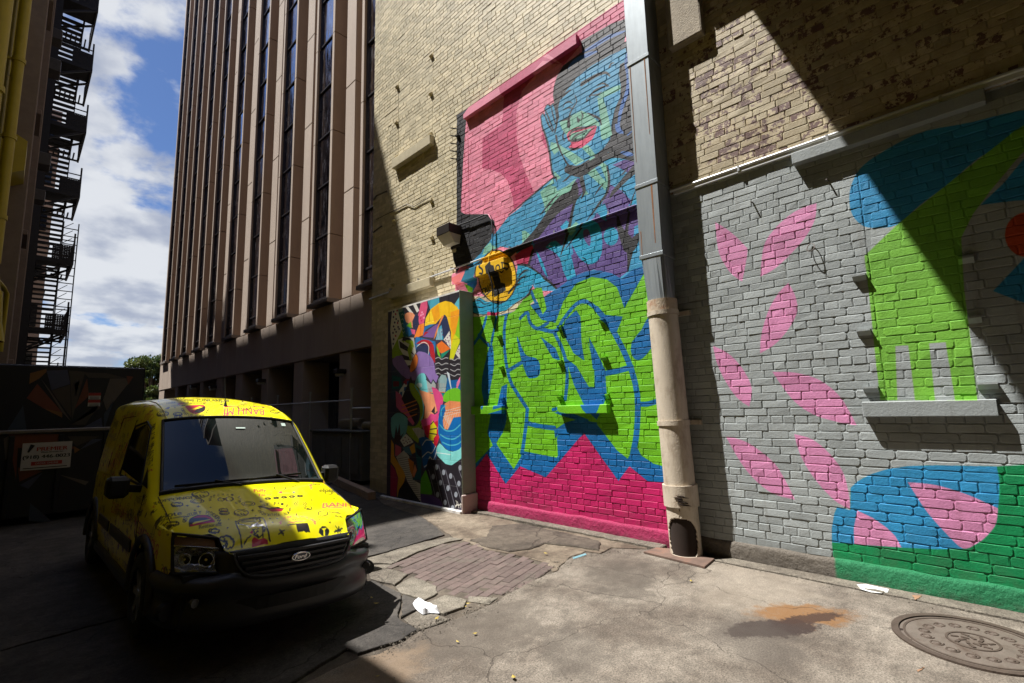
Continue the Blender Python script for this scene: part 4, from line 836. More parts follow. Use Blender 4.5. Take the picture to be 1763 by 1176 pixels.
# ------------------------------------------------------------------ brown concrete office tower
def build_office():
    C1 = mat('shade_brown_precast', (.285, .20, .148), .82, 0, .07, 3.0, .35, 90, dirt=(.22, .15, .11), dscale=.9, damt=.35, stretch=(1, 1, .25))  # brown darkened to deepen the shade on cheek sides and recess wall
    C2 = mat('brown_precast_panel', (.395, .315, .255), .8, 0, .08, 1.2, .35, 90, dirt=(.30, .22, .17), dscale=.7, damt=.3, stretch=(1, 1, .3))
    GL = bpy.data.materials.new('dark_window_glass'); GL.use_nodes = True; b = GL.node_tree.nodes['Principled BSDF']; nt = GL.node_tree
    b.inputs['Base Color'].default_value = (.56, .56, .62, 1); b.inputs['Metallic'].default_value = 1.0
    pos = nt.nodes.new('ShaderNodeNewGeometry').outputs['Position']; mp = nt.nodes.new('ShaderNodeMapping'); mp.inputs['Scale'].default_value = (1, 2.2, .35); nt.links.new(pos, mp.inputs[0])
    bp = nt.nodes.new('ShaderNodeBump'); bp.inputs['Strength'].default_value = .12; bp.inputs['Distance'].default_value = .05; nt.links.new(nnoise(nt, mp.outputs[0], 1.1, 2), bp.inputs['Height']); nt.links.new(bp.outputs[0], b.inputs['Normal'])
    oi = nt.nodes.new('ShaderNodeObjectInfo'); nt.links.new(nmix(nt, nrange(nt, oi.outputs['Random'], 0, 1, 0, 1, False), (.36, .35, .41), (.66, .66, .72)), b.inputs['Base Color'])
    nt.links.new(nrange(nt, nnoise(nt, mp.outputs[0], 5, 4), .35, .7, .03, .30), b.inputs['Roughness'])
    FR = mat('bronze_window_frame', (.03, .026, .03), .4, .4, .1)
    SL = mat('weathered_sill', (.17, .14, .12), .85, 0, .15, 10, .4, 60)
    root = empty('office_building', (7.0, 13, 0), 'tall brown concrete office block with narrow dark vertical windows between deep fins', 'building')
    YL = [13.14, 16.62, 19.96, 23.26, 26.48, 29.54, 32.26, 35.10, 37.8, 40.55]      # far edge of each window bay
    WB = 1.52; ZT = 42.0; ZB = 5.40; XS, XP, XB = 7.0, 7.11, 7.62; YE = 41.35; Y0 = 10.9
    MB().box(XB, 22, Y0, YE, 3.66, ZT).build('wall', C1, root)
    fl = 3.74; z0s = 5.98
    def surround(y1, w, zt):
        # one storey-high length of the projecting window surround: two cheeks
        mb = MB(); return mb
    # storey-high precast pieces, one mesh each, shared between bays
    def cheek_mesh(h):
        mb = MB(); mb.bbox(0, XB-XS, 0, .16, .012, h-.012, .012); me = bpy.data.meshes.new('surround_cheek'); me.from_pydata(mb.v, [], mb.f); me.materials.append(C1); return me
    def pier_mesh(h, w):
        mb = MB(); mb.bbox(0, XB-XP, 0, 1, .012, h-.012, .012); me = bpy.data.meshes.new('pier_panel'); me.from_pydata(mb.v, [], mb.f); me.materials.append(C2); return me
    def box_mesh(name, x, y, z, m, b=.006):
        mb = MB(); mb.bbox(0, x, 0, y, 0, z, b); me = bpy.data.meshes.new(name); me.from_pydata(mb.v, [], mb.f); me.materials.append(m); return me
    ck = cheek_mesh(fl); pm = pier_mesh(fl, 1); gl = bpy.data.meshes.new('window'); gw = WB-.32
    gl.from_pydata([(0, 0, 0), (0, 1, 0), (0, 1, 1), (0, 0, 1)], [], [(0, 3, 2, 1)]); gl.materials.append(GL)
    tm = box_mesh('lit_front_strip', .03, .152, fl-.02, C2, .004); mu = box_mesh('mullion', .06, 1, .065, FR); sidef = box_mesh('window_frame', .09, .035, 1, FR)  # paler strip over the cheek fronts, painted as their sunlit edge
    pan = []
    cz = [5.45]+[7.70+fl*k for k in range(10)]
    pz = [5.335]+[8.9+fl*k for k in range(10)]
    for bi, yf in enumerate(YL):
        yn = yf-WB*(1.0 if bi else .9)
        for k in range(len(cz)):
            za = cz[k]; h = (cz[k+1] if k+1 < len(cz) else ZT)-za
            if za > 40 or (bi > 6 and za > 38): continue
            for y in (yf-.16, yn): inst('surround_cheek', ck, (XS, y, za), root, (1, 1, h/fl)); inst('lit_front_strip', tm, (XS-.012, y+.004, za), root, (1, 1, h/fl))
        nw = 0; z = 5.62; wz = [5.62, 5.98]+[5.98+1.87*k for k in range(1, 20)]
        for k in range(len(wz)-1):
            za, zb = wz[k], wz[k+1]
            g = inst('window', gl, (XS+.14, yn+.16, za), root, (1, yf-yn-.32, zb-za), rot=(0, random.uniform(-.006, .006), random.uniform(-.008, .008)))
            inst('mullion', mu, (XS+.09, yn+.16, zb-.03), root, (1, yf-yn-.32, 1))
        for y in (yn+.16, yf-.195): inst('window_frame', sidef, (XS+.07, y, 5.62), root, (1, 1, ZT-5.62))
        MB().bbox(XS-.07, XB, yn-.03, yf+.03, 5.36, 5.50, .01).build('window_sill', SL, root)
        MB().box(XS+.05, XB, yn+.16, yf-.16, 5.50, 5.62).build('sill_flashing', FR, root)
        # solid pier between this bay and the next nearer one
        if bi:
            pn = YL[bi-1]+.62; pf = yn-.0
            w = .64; pf = yn-.70; pn = pf-w
            for k in range(len(pz)):
                za = pz[k]; h = (pz[k+1] if k+1 < len(pz) else ZT)-za
                if za > 40: continue
                inst('pier_panel', pm, (XP, pn, za), root, (1, w, h/fl))
    # corner strip at the far end
    for k in range(len(pz)-1): inst('pier_panel', pm, (XP, 40.75, pz[k]), root, (1.0, .58, (pz[k+1]-pz[k])/fl))
    # spandrel band above the ground floor: panels with fine joints
    yb = [Y0]; 
    for yf in YL: yb += [yf-.9 if yf > 14 else 12.4, yf+.05]
    yb = sorted(set([y for y in yb if y < YE]+[YE]))
    edges = [Y0]+[.954*v for v in (12.1, 14.5, 15.24, 18.14, 18.96, 21.66, 22.4, 24.96, 25.9, 28.1, 29.1, 31.65, 32.3, 34.7, 35.3, 37.6, 38.3, 40.6, 42.2)]+[YE]
    for a, c in zip(edges[:-1], edges[1:]):
        MB().bbox(XP, XB+.1, a+.008, c-.008, 3.63, 5.32, .008).build('spandrel_panel', C2, root)
    MB().box(XP+.05, XB+.2, Y0, YE, 3.595, 3.626).build('soffit_edge', C1, root)
    # ground floor: piers, recessed dark bays with glazed doors
    piers = [(.954*a_, .954*b_) for a_, b_ in [(11.6, 12.0), (14.5, 15.24), (18.14, 18.96), (21.66, 22.4), (24.96, 25.9), (28.1, 29.1), (31.65, 32.3), (34.7, 35.3), (37.6, 38.3), (41.6, 43.3)]]
    for a, c in piers: MB().bbox(XP+.03, XB+.5, a, c, -.3, 3.59, .012).build('ground_pier', C2, root)
    MB().box(XP+1.35, 22, Y0, YE, -.3, 3.65).build('recess_wall', mat('dark_recess_wall', (.055, .042, .034), .9, 0, .15), root)
    MB().box(XP+.0, XP+1.4, Y0, YE, -.4, .02).build('recess_floor', mat('recess_paving', (.10, .09, .08), .9, 0, .15), root)
    dk = mat('dark_door_glass', (.008, .008, .009), .15, 0, 0); mn = box_mesh('door_mullion', .08, .05, 3.3, FR)
    for (a, c), (d, e) in zip(piers[:-1], piers[1:]):
        w = MB().box(XP+1.25, XP+1.27, c+.05, d-.05, .1, 3.5).build('ground_window', dk, root)
        for k in range(4): inst('door_mullion', mn, (XP+1.17, c+.05+(d-c-.15)*k/3, .1), root)
    # lamps on the piers
    lm = MB(); V = MB(); V.bbox(-.30, 0, -.14, .14, -.05, .08, .012)
    me = bpy.data.meshes.new('lamp_body'); me.from_pydata(V.v, [], V.f); me.materials.append(M['bronze'])
    V = MB(); V.bbox(-.27, -.03, -.11, .11, -.15, -.05, .03); me2 = bpy.data.meshes.new('lamp_lens'); me2.from_pydata(V.v, [], V.f); me2.materials.append(M['prismatic'])
    labs = ['boxy wall lamp on the brown pier nearest the cream brick wall', 'boxy wall lamp on the second brown pier, right of the van roof', 'small wall lamp on the brown pier above the van roof', 'farthest small wall lamp over the van roof']
    for (px, py), lb in zip([(586, 640), (450, 656), (367, 667), (334, 666)], labs):
        q = on_x([(px, py)], XP-.1)[0]; r = empty('wall_lamp', (XP+.03, q[1], q[2]), lb, 'wall lamp', 'box lamps on the brown piers')
        inst('lamp_body', me, (XP+.03, q[1], q[2]), r); inst('lamp_lens', me2, (XP+.03, q[1], q[2]), r)
    return root
def build_yard():
    # chain-link fence beside the office, with its bare rails and a coil on the cabinet behind
    X = 6.0; steel = M['galv']; X = on_z([(603, 826)])[0][0]; Yb = on_z([(603, 826)])[0][1]
    r = empty('chain_link_fence', (X, Yb, 0), 'chain-link fence of thin steel posts and rail in the shade before the office block', 'fence')
    zt = on_x([(602, 689)], X)[0][2]; 
    for i, y in enumerate([Yb, Yb+2.6, Yb+5.2, Yb+7.8, Yb+10.4]):
        MB().tube([(X, y, -.1), (X, y, zt+.28)], .032 if i == 0 else .026, 8).tube([(X, y, zt+.28), (X, y, zt+.33)], .042, 8).build('post', steel, r)
    MB().tube([(X, Yb, zt), (X, Yb+10.4, zt)], .021, 8).build('rail', steel, r)
    MB().tube([(X, Yb, zt-.22), (X+1.9, Yb-1.2, zt-.22)], .02, 8).build('rail', steel, r)
    mb = MB(); n = 0
    for k in range(0, 150):
        y = Yb+k*.07
        for s in (1, -1):
            z0, z1 = .05, zt; dy = (z1-z0)*s
            ya, yb = y, y+dy; za, zb = z0, z1
            if yb < Yb: zb = z0+(ya-Yb); yb = Yb
            if yb > Yb+10.4: zb = z0+(Yb+10.4-ya); yb = Yb+10.4
            if zb-za > .05: mb.bar((X, ya, za), (X, yb, zb), .004)
    o = mb.build('wire_mesh', steel, r)
    r = empty('utility_cabinet', (6.6, 12.3, 0), 'low grey utility cabinet in the shade behind the fence post', 'utility cabinet')
    g = mat('grey_cabinet_paint', (.13, .13, .12), .6, .1, .15, 5, .1, 40)
    xc = 6.75; q = on_x([(640, 778), (562, 772)], 6.35); z = 1.28
    MB().bbox(6.35, 7.35, 11.6, 14.6, 0, 1.22, .02).build('housing', g, r); MB().bbox(6.30, 7.4, 11.55, 14.65, 1.22, 1.27, .012).build('lid', g, r)
    for k in range(3): MB().bbox(6.335, 6.352, 11.75+k*.95, 12.6+k*.95, .15, 1.1, .004).build('door_panel', g, r)
    r = empty('wire_roll', (6.8, 12.6, 1.27), 'loose roll of pale chain-link wire lying on the grey cabinet', 'wire roll')
    for j, (y, L, R) in enumerate([(12.9, 1.1, .15), (11.95, .5, .10)]):
        pts = []; 
        for t in np.linspace(0, 1, 260): a = t*26*6.283; pts.append((6.75+R*math.cos(a), y-L/2+L*t, 1.27+R+.01+R*math.sin(a)))
        MB().tube(pts, .009, 4).build('coil', mat('dull_wire', (.30, .25, .18), .6, .3, .1), r)
    # low kerb timber and rubbish by the fence foot
    p = on_z([(560, 815), (640, 850)], .12); a, b = Vector(p[0]), Vector(p[1]); a.z = b.z = .07
    o = MB().bar(a, b, .16, .16).build('kerb_timber', mat('worn_timber', (.30, .21, .15), .85, 0, .2, 12, .4, 50)); tag(o, 'worn brown kerb timber lying along the fence foot', 'kerb timber')
# ------------------------------------------------------------------ left side of the alley
def brick_mat(name, c1, c2, mort, scale=1.0, rough=.85):
    m = bpy.data.materials.new(name); m.use_nodes = True; nt = m.node_tree; N, L = nt.nodes, nt.links; b = N['Principled BSDF']
    pos = N.new('ShaderNodeNewGeometry').outputs['Position']; s = N.new('ShaderNodeSeparateXYZ'); L.new(pos, s.inputs[0]); c = N.new('ShaderNodeCombineXYZ')
    L.new(nmath(nt, 'ADD', s.outputs[0], s.outputs[1]), c.inputs[0]); L.new(s.outputs[2], c.inputs[1])
    t = N.new('ShaderNodeTexBrick'); L.new(c.outputs[0], t.inputs['Vector']); t.inputs['Scale'].default_value = 1; t.inputs['Brick Width'].default_value = .235*scale; t.inputs['Row Height'].default_value = .0765*scale; t.inputs['Mortar Size'].default_value = .006
    t.inputs['Color1'].default_value = (*c1, 1); t.inputs['Color2'].default_value = (*c2, 1); t.inputs['Mortar'].default_value = (*mort, 1)
    col = nmix(nt, 1.0, t.outputs['Color'], nrange(nt, nnoise(nt, pos, 3, 6, .7), .3, .7, .75, 1.15), 'MULTIPLY'); L.new(col, b.inputs['Base Color']); b.inputs['Roughness'].default_value = rough
    bp = N.new('ShaderNodeBump'); bp.inputs['Strength'].default_value = .8; bp.inputs['Distance'].default_value = .01; bp.invert = True; L.new(t.outputs['Fac'], bp.inputs['Height']); L.new(bp.outputs[0], b.inputs['Normal'])
    return m
def build_left():
    YW = mat('yellow_painted_brick', (.24, .19, .02), .6, 0, .18, 3, .7, 18, dirt=(.12, .10, .03), dscale=2.5, damt=.6)
    YP = mat('yellow_enamel', (.34, .265, .012), .45, 0, .10, 4, .1, 30)
    BR = brick_mat('brown_brick', (.10, .058, .045), (.14, .082, .062), (.06, .048, .04)); TR = mat('stone_trim', (.17, .13, .105), .85, 0, .12, 5, .3, 50)
    # low yellow building
    r = empty('yellow_building', (-1.2, 6, 0), 'low building painted yellow at the left edge, hung with yellow pipes and ducts', 'building')
    MB().box(-16, -1.2, -9, 12, -.2, 9.75).build('wall', brick_mat('yellow_brick', (.30, .235, .02), (.26, .20, .02), (.16, .12, .015)), r)
    MB().box(-16, -1.0, 12, 16.96, -.2, 13.0).build('wall', YW, r)
    MB().box(-16.1, -1.14, -9, 12.05, 9.75, 9.95).build('coping', YP, r); MB().box(-16.1, -.94, 12, 16.95, 13, 13.2).build('coping', YP, r)
    for k, y in enumerate((12.6, 14.2, 15.4, 16.4)): MB().bbox(-1.02, -.72+.04*k, y, y+.42, 0, 12.9, .02).build('pilaster', YW, r)
    # yellow pipes on the wall
    def vp(x, y, r0, z0=0.2, z1=12.8):
        q = empty('yellow_pipe', (x, y, z0), None, 'pipe', 'yellow pipes on the yellow wall'); MB().tube([(x, y, z0), (x, y, z1)], r0, 12).build('pipe', YP, q)
        for z in np.arange(z0+1, z1, 1.9):
            MB().tube([(x, y, z), (x, y, z+.10)], r0*1.22, 12).build('clamp', YP, q); MB().box(x-.34, x, y-.02, y+.02, z+.02, z+.07).build('bracket', YP, q)
        return q
    tag(vp(-.60, 10.6, .12), 'thick yellow drainpipe at the far left of the photo')
    tag(vp(-.50, 15.2, .10, 5.2), 'thin yellow pipe nearest the brown brick wall')
    tag(vp(-.66, 13.0, .06, 1), 'thinner yellow pipe between the two big ones')
    q = empty('yellow_bent_pipe', (-.5, 16, 4), 'thin yellow pipe bending down low on the yellow wall', 'pipe')
    MB().tube([(-.9, 13.6, 5.6), (-.62, 14.6, 5.0), (-.34, 16.4, 4.9), (-.28, 16.6, 4.8), (-.28, 16.6, 3.4)], .05, 8).build('pipe', YP, q)
    # louvred duct boxes and hooded outlet
    q = empty('duct_box', (-.6, 16.6, 11), 'yellow duct box with louvres high on the yellow wall', 'duct'); MB().bbox(-1.0, -.52, 16.2, 17.0, 10.2, 12.4, .02).build('box', YP, q)
    for k in range(5): MB().box(-.54, -.50, 16.3, 16.9, 10.5+k*.22, 10.58+k*.22).build('louvre', M['bronze'], q)
    q = empty('duct_hood', (-.4, 16.6, 8), 'yellow sheet metal hood jutting from the yellow wall half way up', 'duct')
    MB().add([(-.95, 16, 8.9), (-.95, 17.1, 8.9), (-.22, 17.1, 8.5), (-.22, 16, 8.5), (-.95, 16, 7.3), (-.95, 17.1, 7.3), (-.22, 17.1, 7.75), (-.22, 16, 7.75)], [(0,1,2,3),(4,7,6,5),(0,3,7,4),(1,5,6,2),(3,2,6,7),(0,4,5,1)]).build('hood', YP, q)
    q = empty('yellow_gooseneck', (-.6, 9.5, 3), 'yellow hooded gooseneck vent low at the left edge', 'vent')
    MB().tube([(-1.15, 11.0, 4.3), (-.75, 11.0, 4.3), (-.48, 11.0, 4.1), (-.45, 11.0, 3.75)], .20, 14).build('neck', YP, q); MB().tube([(-.45, 11.0, 3.8), (-.45, 11.0, 3.3), (-.45, 11.0, 3.0)], [.22, .25, .30], 14, caps=False).build('hood', YP, q); MB().tube([(-.45, 11.0, 3.03), (-.45, 11.0, 3.05)], .26, 14).build('opening_darkness', M['soot_and_hole'], q)
    # brown brick tower
    r = empty('brick_tower', (-.2, 17.4, 0), 'tall brown brick building with pale trim carrying the fire escape', 'building')
    MB().box(-18, -.2, 17.0, 46, -.2, 27.6).build('wall', BR, r); MB().box(-18.3, .1, 16.9, 46.2, 27.6, 27.8).build('cornice', TR, r)
    MB().bbox(-.62, -.14, 16.96, 17.5, 0, 27.5, .02).build('corner_strip', TR, r)
    for y in (20.5, 24.5, 28.5, 32.0): MB().bbox(-.22, .0, y, y+.5, 0, 27.5, .02).build('pilaster', TR, r)
    DG = mat('dark_sash_glass', (.01, .01, .012), .12, 0, 0); n = 0
    wm = MB(); wm.box(-.02, .02, 0, 1.4, 0, 2.0); me = bpy.data.meshes.new('window'); me.from_pydata(wm.v, [], wm.f); me.materials.append(DG)
    sm_ = MB(); sm_.bbox(-.02, .16, -.1, 1.5, -.14, 0, .015); ms = bpy.data.meshes.new('window_sill'); ms.from_pydata(sm_.v, [], sm_.f); ms.materials.append(TR)
    for z in np.arange(3.4, 25, 3.6):
        for y in (18.6, 22.3, 26.2, 30.0, 33.2, 36.6, 40.0):
            w = inst('window', me, (-.19, y, z), r); inst('window_sill', ms, (0, y, z), None).parent = w; w.children[0].location = (-.01, 0, 0)
    # window air conditioners
    ac = MB(); ac.bbox(0, .5, 0, .7, 0, .45, .015); ma = bpy.data.meshes.new('air_conditioner'); ma.from_pydata(ac.v, [], ac.f); ma.materials.append(mat('old_ac_metal', (.06, .055, .05), .6, .3, .2))
    fin = MB(); [fin.box(.5, .512, .05, .65, .05+k*.055, .07+k*.055) for k in range(7)]; mf = bpy.data.meshes.new('grille'); mf.from_pydata(fin.v, [], fin.f); mf.materials.append(M['galv'])
    for i, (y, z, lb) in enumerate([(22.6, 17.8, 'topmost air conditioner box on the brown brick wall'), (22.6, 14.2, 'second air conditioner from the top on the brown brick wall'), (22.6, 10.6, 'third air conditioner from the top on the brown brick wall'), (26.5, 10.6, 'farther air conditioner beside the fire escape'), (26.5, 17.8, 'upper air conditioner nearest the fire escape')]):
        q = empty('air_conditioner', (-.2, y, z), lb, 'air conditioner', 'window air conditioners on the brick tower'); inst('housing', ma, (-.2, y, z), q); inst('grille', mf, (-.2, y, z), q)
    # pale building farther along
    r = empty('pale_building', (.9, 50, 0), 'pale building far down the alley behind the fire escape', 'building')
    PB = mat('pale_stucco', (.52, .43, .36), .85, 0, .08, .6); MB().box(-18, 1.05, 50, 68, -.2, 26).build('wall', PB, r)
    for z in np.arange(4, 25, 3.7): MB().box(-18, 1.12, 49.9, 68, z, z+.16).build('string_course', TR, r)
    for z in np.arange(5, 24, 3.7):
        for x in (-1.3, .0): MB().box(x, x+.8, 49.86, 49.98, z, z+1.7).build('window', DG, r)
def build_fire_escape():
    K = M['black_iron']; Yn, Yf = 32.6, 36.8; x0, x1 = -.15, 1.62; r = empty('fire_escape', (x0, Yn, 0), 'black iron fire escape with stacked landings and stairs on the brown brick tower', 'fire escape')
    levels = [6.15+3.58*k for k in range(6)]; levels = [2.75]+levels
    ym = 34.1; xs = 1.2
    for k, z in enumerate(levels):
        mb = MB(); # slatted landing
        for j in range(9): x = x0+.08+j*(x1-x0-.1)/8; mb.bar((x, Yn, z), (x, ym, z), .07, .02); mb.bar((x, Yf-1.0, z), (x, Yf, z), .07, .02)
        mb.bar((x1, Yn, z-.03), (x1, Yf, z-.03), .08, .2); mb.bar((xs, ym, z-.03), (xs, Yf-1, z-.03), .08, .16); mb.bar((x0, Yn, z-.03), (x1, Yn, z-.03), .08, .22); mb.bar((x0, Yf, z-.03), (x1, Yf, z-.03), .05, .1)
        mb.build('landing', K, r)
        mb = MB()
        for x, y in ((x1, Yn), (x1, ym), (x1, Yf), (x0+.05, Yn)): mb.bar((x, y, z), (x, y, z+1.12 if (x, y) != (x1, Yn) else z+1.5), .07)
        for h in (.28, .55, .82, 1.08): mb.bar((x0, Yn, z+h), (x1, Yn, z+h), .045); mb.bar((x1, Yn, z+h), (x1, Yf, z+h), .045)
        mb.build('railing', K, r)
        MB().box(x0, x1, Yn, ym, z-.02, z+.01).build('floor_plate', K, r)
        if True:
            mb = MB(); [mb.bar((xs-.35+j*.085, Yn-.01, z+.02), (xs-.35+j*.085, Yn-.01, z+.80), .05) for j in range(9)]; [mb.bar((xs-.35, Yn-.01, z+.05+j*.085), (x1, Yn-.01, z+.05+j*.085), .065) for j in range(9)]; mb.build('screen', K, r)
        MB().bar((x0, Yn+.02, z-1.15), (x1-.05, Yn+.02, z-.08), .07, .10).build('brace', K, r); MB().bar((x0, ym, z-1.15), (x1-.05, ym, z-.08), .07, .10).build('brace', K, r)
        if k < len(levels)-1:
            zn = levels[k+1]; a, b = Yf-1.0, ym; n = 15; st = empty('stair', (x0, b, z)); st.parent = r; st.location = Vector((x0, b, z))-Vector(r.location)
            for i in range(1, n):
                t = i/n; y = a+(b-a)*t; MB().obox((.74, y, z+(zn-z)*t), ((1, 0, 0), (0, 1, 0), (0, 0, 1)), (.43, .13, .035)).build('tread', K, st)
            for x in (.30, 1.19): MB().bar((x, a, z), (x, b, zn), .03, .18).bar((x, a, z+.95), (x, b, zn+.95), .03, .035).build('stringer', K, st)
    MB().bar((x1+.03, Yn, 0), (x1+.03, Yn, 7.4), .07).bar((x1-.16, Yn+.3, 0), (x1-.16, Yn+.3, 4.6), .05).build('leg', K, r)
    for y in (Yn, ym, Yf): MB().bar((x0, y, 1.5), (x0, y, 27), .09).build('wall_strut', K, r)
    MB().box(-.02, .27, 31.0, 31.35, .5, 27.2).build('riser_duct', K, r); MB().box(-.16, -.02, 31.1, 31.3, .5, 27.2).build('riser_bracket', K, r)
    # second, much farther ladder-like escape on the pale building
    r = empty('far_fire_escape', (1.1, 49.6, 0), 'thin far fire escape seen through the near one against the sky', 'fire escape'); mb = MB()
    for x in (1.75, 2.62): mb.bar((x, 49.6, 0), (x, 49.6, 17.0), .07)
    mb.build('leg', K, r)
    for z in np.arange(1, 17, .62): MB().bar((1.75, 49.6, z), (2.62, 49.6, z), .06).bar((1.75, 49.6, z), (2.3, 49.6, z+.5), .04).build('rung', K, r)
def build_container():
    cols = [(.010, .010, .012), (.045, .05, .085), (.12, .035, .018), (.045, .036, .028), (.085, .07, .058), (.16, .075, .02), (.03, .04, .06)]
    mats = [mat('triangle_paint_%s' % n, c, .5, .1, .1, 4) for n, c in zip(('black', 'slate', 'rust', 'umber', 'taupe', 'ochre', 'ink'), cols)]
    root = empty('waste_container', (0, 12.9, 0), 'dark steel waste compactor painted with angular triangles blocking the alley behind the van', 'container')
    Yu = 13.4; up = lambda px: on_y([px], Yu)[0]; zt = 2.86
    xr = on_y([(250, 650)], Yu)[0][0]; xl = -1.1
    MB().bbox(xl, xr, Yu, Yu+4.5, 0, zt, .03).build('hopper', mats[0], root)
    def facet(pts, m, Y, off=.006, wh='painted_triangle'):
        P = on_y(pts, Y-off); n = len(P); V = [tuple(p) for p in P]+[(p[0], Y-.0005, p[2]) for p in P]
        MB().add(V, [tuple(range(n))]+[(i, n+i, n+(i+1) % n, (i+1) % n) for i in range(n)]).build(wh, mats[m], root)
    z = lambda x, y: (x/3.267, 560+y/3.267)
    F1 = [([(170,270),(262,245),(262,262),(220,300),(165,330)], 5), ([(262,255),(380,250),(395,330),(290,365)], 1), ([(210,330),(350,490),(250,470),(150,410)], 2), ([(230,300),(270,350),(400,540),(350,490)], 4), ([(290,368),(395,335),(400,520)], 3), ([(388,255),(480,262),(405,530),(400,350)], 3),
          ([(490,300),(500,400),(420,470)], 2), ([(470,265),(600,270),(720,300),(500,295)], 3), ([(620,300),(710,300),(720,330),(600,480),(580,420)], 4), ([(712,285),(750,290),(720,335)], 2), ([(560,470),(580,420),(480,560),(400,560)], 3), ([(440,590),(570,520),(580,590)], 1), ([(60,560),(130,450),(150,590),(40,590)], 6), ([(420,330),(450,310),(425,400)], 1), ([(350,490),(350,520),(250,470)], 5), ([(585,500),(640,420),(585,590)], 6)]
    for p, m in F1: facet([z(*q) for q in p], m, Yu)
    # lower bin in front
    Yl = 12.0; xa = on_y([(46, 740)], Yl)[0][0]; zt = on_y([(60, 743)], Yl)[0][2]; xb = 2.6
    MB().bbox(-.95, xb, Yl, Yu-.02, .12, zt, .02).build('bin', mats[0], root)
    MB().bbox(-.98, xb+.02, Yl-.05, Yl+.05, zt-.03, zt+.035, .01).build('rim', mat('worn_steel_rim', (.16, .14, .12), .5, .4, .2, 8), root)
    for x in np.arange(-.6, xb, .62): MB().bbox(x, x+.07, Yl-.045, Yl, .15, zt-.06, .01).build('stiffener', mats[0], root)
    F2 = [([(50,610),(330,612),(360,650),(420,690),(400,700),(100,690),(90,870),(60,700)], 2), ([(380,625),(560,625),(430,680)], 3), ([(520,640),(580,640),(450,700)], 1), ([(415,680),(450,700),(420,720)], 5), ([(110,900),(240,830),(160,920)], 1), ([(330,840),(500,880),(480,900)], 4), ([(100,800),(240,820),(110,880)], 2), ([(170,1000),(300,1110),(160,1100)], 6), ([(20,640),(50,620),(70,700),(30,760)], 4)]
    for p, m in F2: facet([z(*q) for q in p], m, Yl, .008)
    for x in (-.5, 2.2): MB().tube([(x, Yl+.1, .11), (x, Yl+.2, .11)], .11, 12).build('roller', M['black_iron'], root)
    # company sign with telephone number
    sg = empty('company_sign', (0, 11.95, 1.4), 'white sign on the container reading (918) 446-0023 above a red bar', 'sign'); Ys = Yl-.055
    c = on_y([(38, 761), (124, 762), (121, 807), (36, 808)], Ys); x0, x1 = (c[0][0]+c[3][0])/2, (c[1][0]+c[2][0])/2; z0, z1 = (c[2][2]+c[3][2])/2, (c[0][2]+c[1][2])/2
    Wt = mat('sign_white', (.36, .34, .31), .5, 0, .05); Kt = mat('sign_black', (.01, .01, .012), .5, 0, 0); Rt = mat('sign_red', (.25, .02, .015), .5, 0, 0)
    MB().box(x0, x1, Ys, Yl-.0455, z0, z1).build('board', Wt, sg)
    W, Hh = x1-x0, z1-z0
    def put(t, cx, cz, h, w, m, nm):
        T = text_tris(t); 
        if not T: return
        A = np.vstack(T); lo, hi = A.min(0), A.max(0); sx = w/(hi[0]-lo[0]); sz = h/(hi[1]-lo[1]); mc = (lo+hi)/2; mb = MB()
        
        for ox in (-.0035, .0035):
            for tr in T: mb.add([(x0+W*cx+(p[0]-mc[0])*sx+ox, Ys-.003-abs(ox+.0035)*.1, z0+Hh*cz+(p[1]-mc[1])*sz) for p in tr], [(0, 1, 2)])
        mb.build(nm, m, sg)
    put('(918) 446-0023', .5, .46, Hh*.17, W*.94, Kt, 'phone_number'); put('Waste Services, Inc.', .60, .635, Hh*.06, W*.46, Kt, 'company_line'); put('PREMIER', .60, .76, Hh*.14, W*.62, Rt, 'company_name')
    MB().box(x0+W*.2, x0+W*.82, Ys-.002, Ys, z0+Hh*.16, z0+Hh*.30).build('red_bar', Rt, sg)
    T = text_tris('ORDER ONLINE'); A = np.vstack(T); lo, hi = A.min(0), A.max(0); mc = (lo+hi)/2; mb = MB()
    for tr in T: mb.add([(x0+W*.51+(p[0]-mc[0])*W*.46/(hi[0]-lo[0]), Ys-.005, z0+Hh*.23+(p[1]-mc[1])*Hh*.07/(hi[1]-lo[1])) for p in tr], [(0, 1, 2)])
    mb.build('bar_text', Wt, sg); MB().box(x0+W*.05, x0+W*.93, Ys-.003, Ys, z0+Hh*.055, z0+Hh*.085).build('web_line', Kt, sg)
    MB().tube([(x0+W*.12, Ys-.004, z0+Hh*.66), (x0+W*.20, Ys-.004, z0+Hh*.93)], [.012, .03], 6).build('logo_figure', Kt, sg)
    sg = empty('warning_sign', (1, 13.3, 2.2), 'small red and white warning sign on the upper painted steel of the container', 'sign'); Ys = Yu-.03
    c = on_y([(153, 676), (174, 676), (172, 701), (151, 700)], Ys); x0, x1, z0, z1 = c[3][0], c[1][0], c[3][2], c[1][2]; h = (z1-z0)
    for k in (0, 1):
        MB().box(x0, x1, Ys, Yu-.0065, z0+h*.5*k+.005, z0+h*.5*(k+1)-.005).build('plate', Wt, sg); MB().box(x0, x1, Ys-.002, Ys, z0+h*.5*k+h*.27, z0+h*.5*(k+1)-.006).build('red_band', Rt, sg)
        for j in (0, 1): MB().box(x0+.02, x1-.02, Ys-.002, Ys, z0+h*.5*k+h*(.07+.09*j), z0+h*.5*k+h*(.11+.09*j)).build('text_line', Kt, sg)
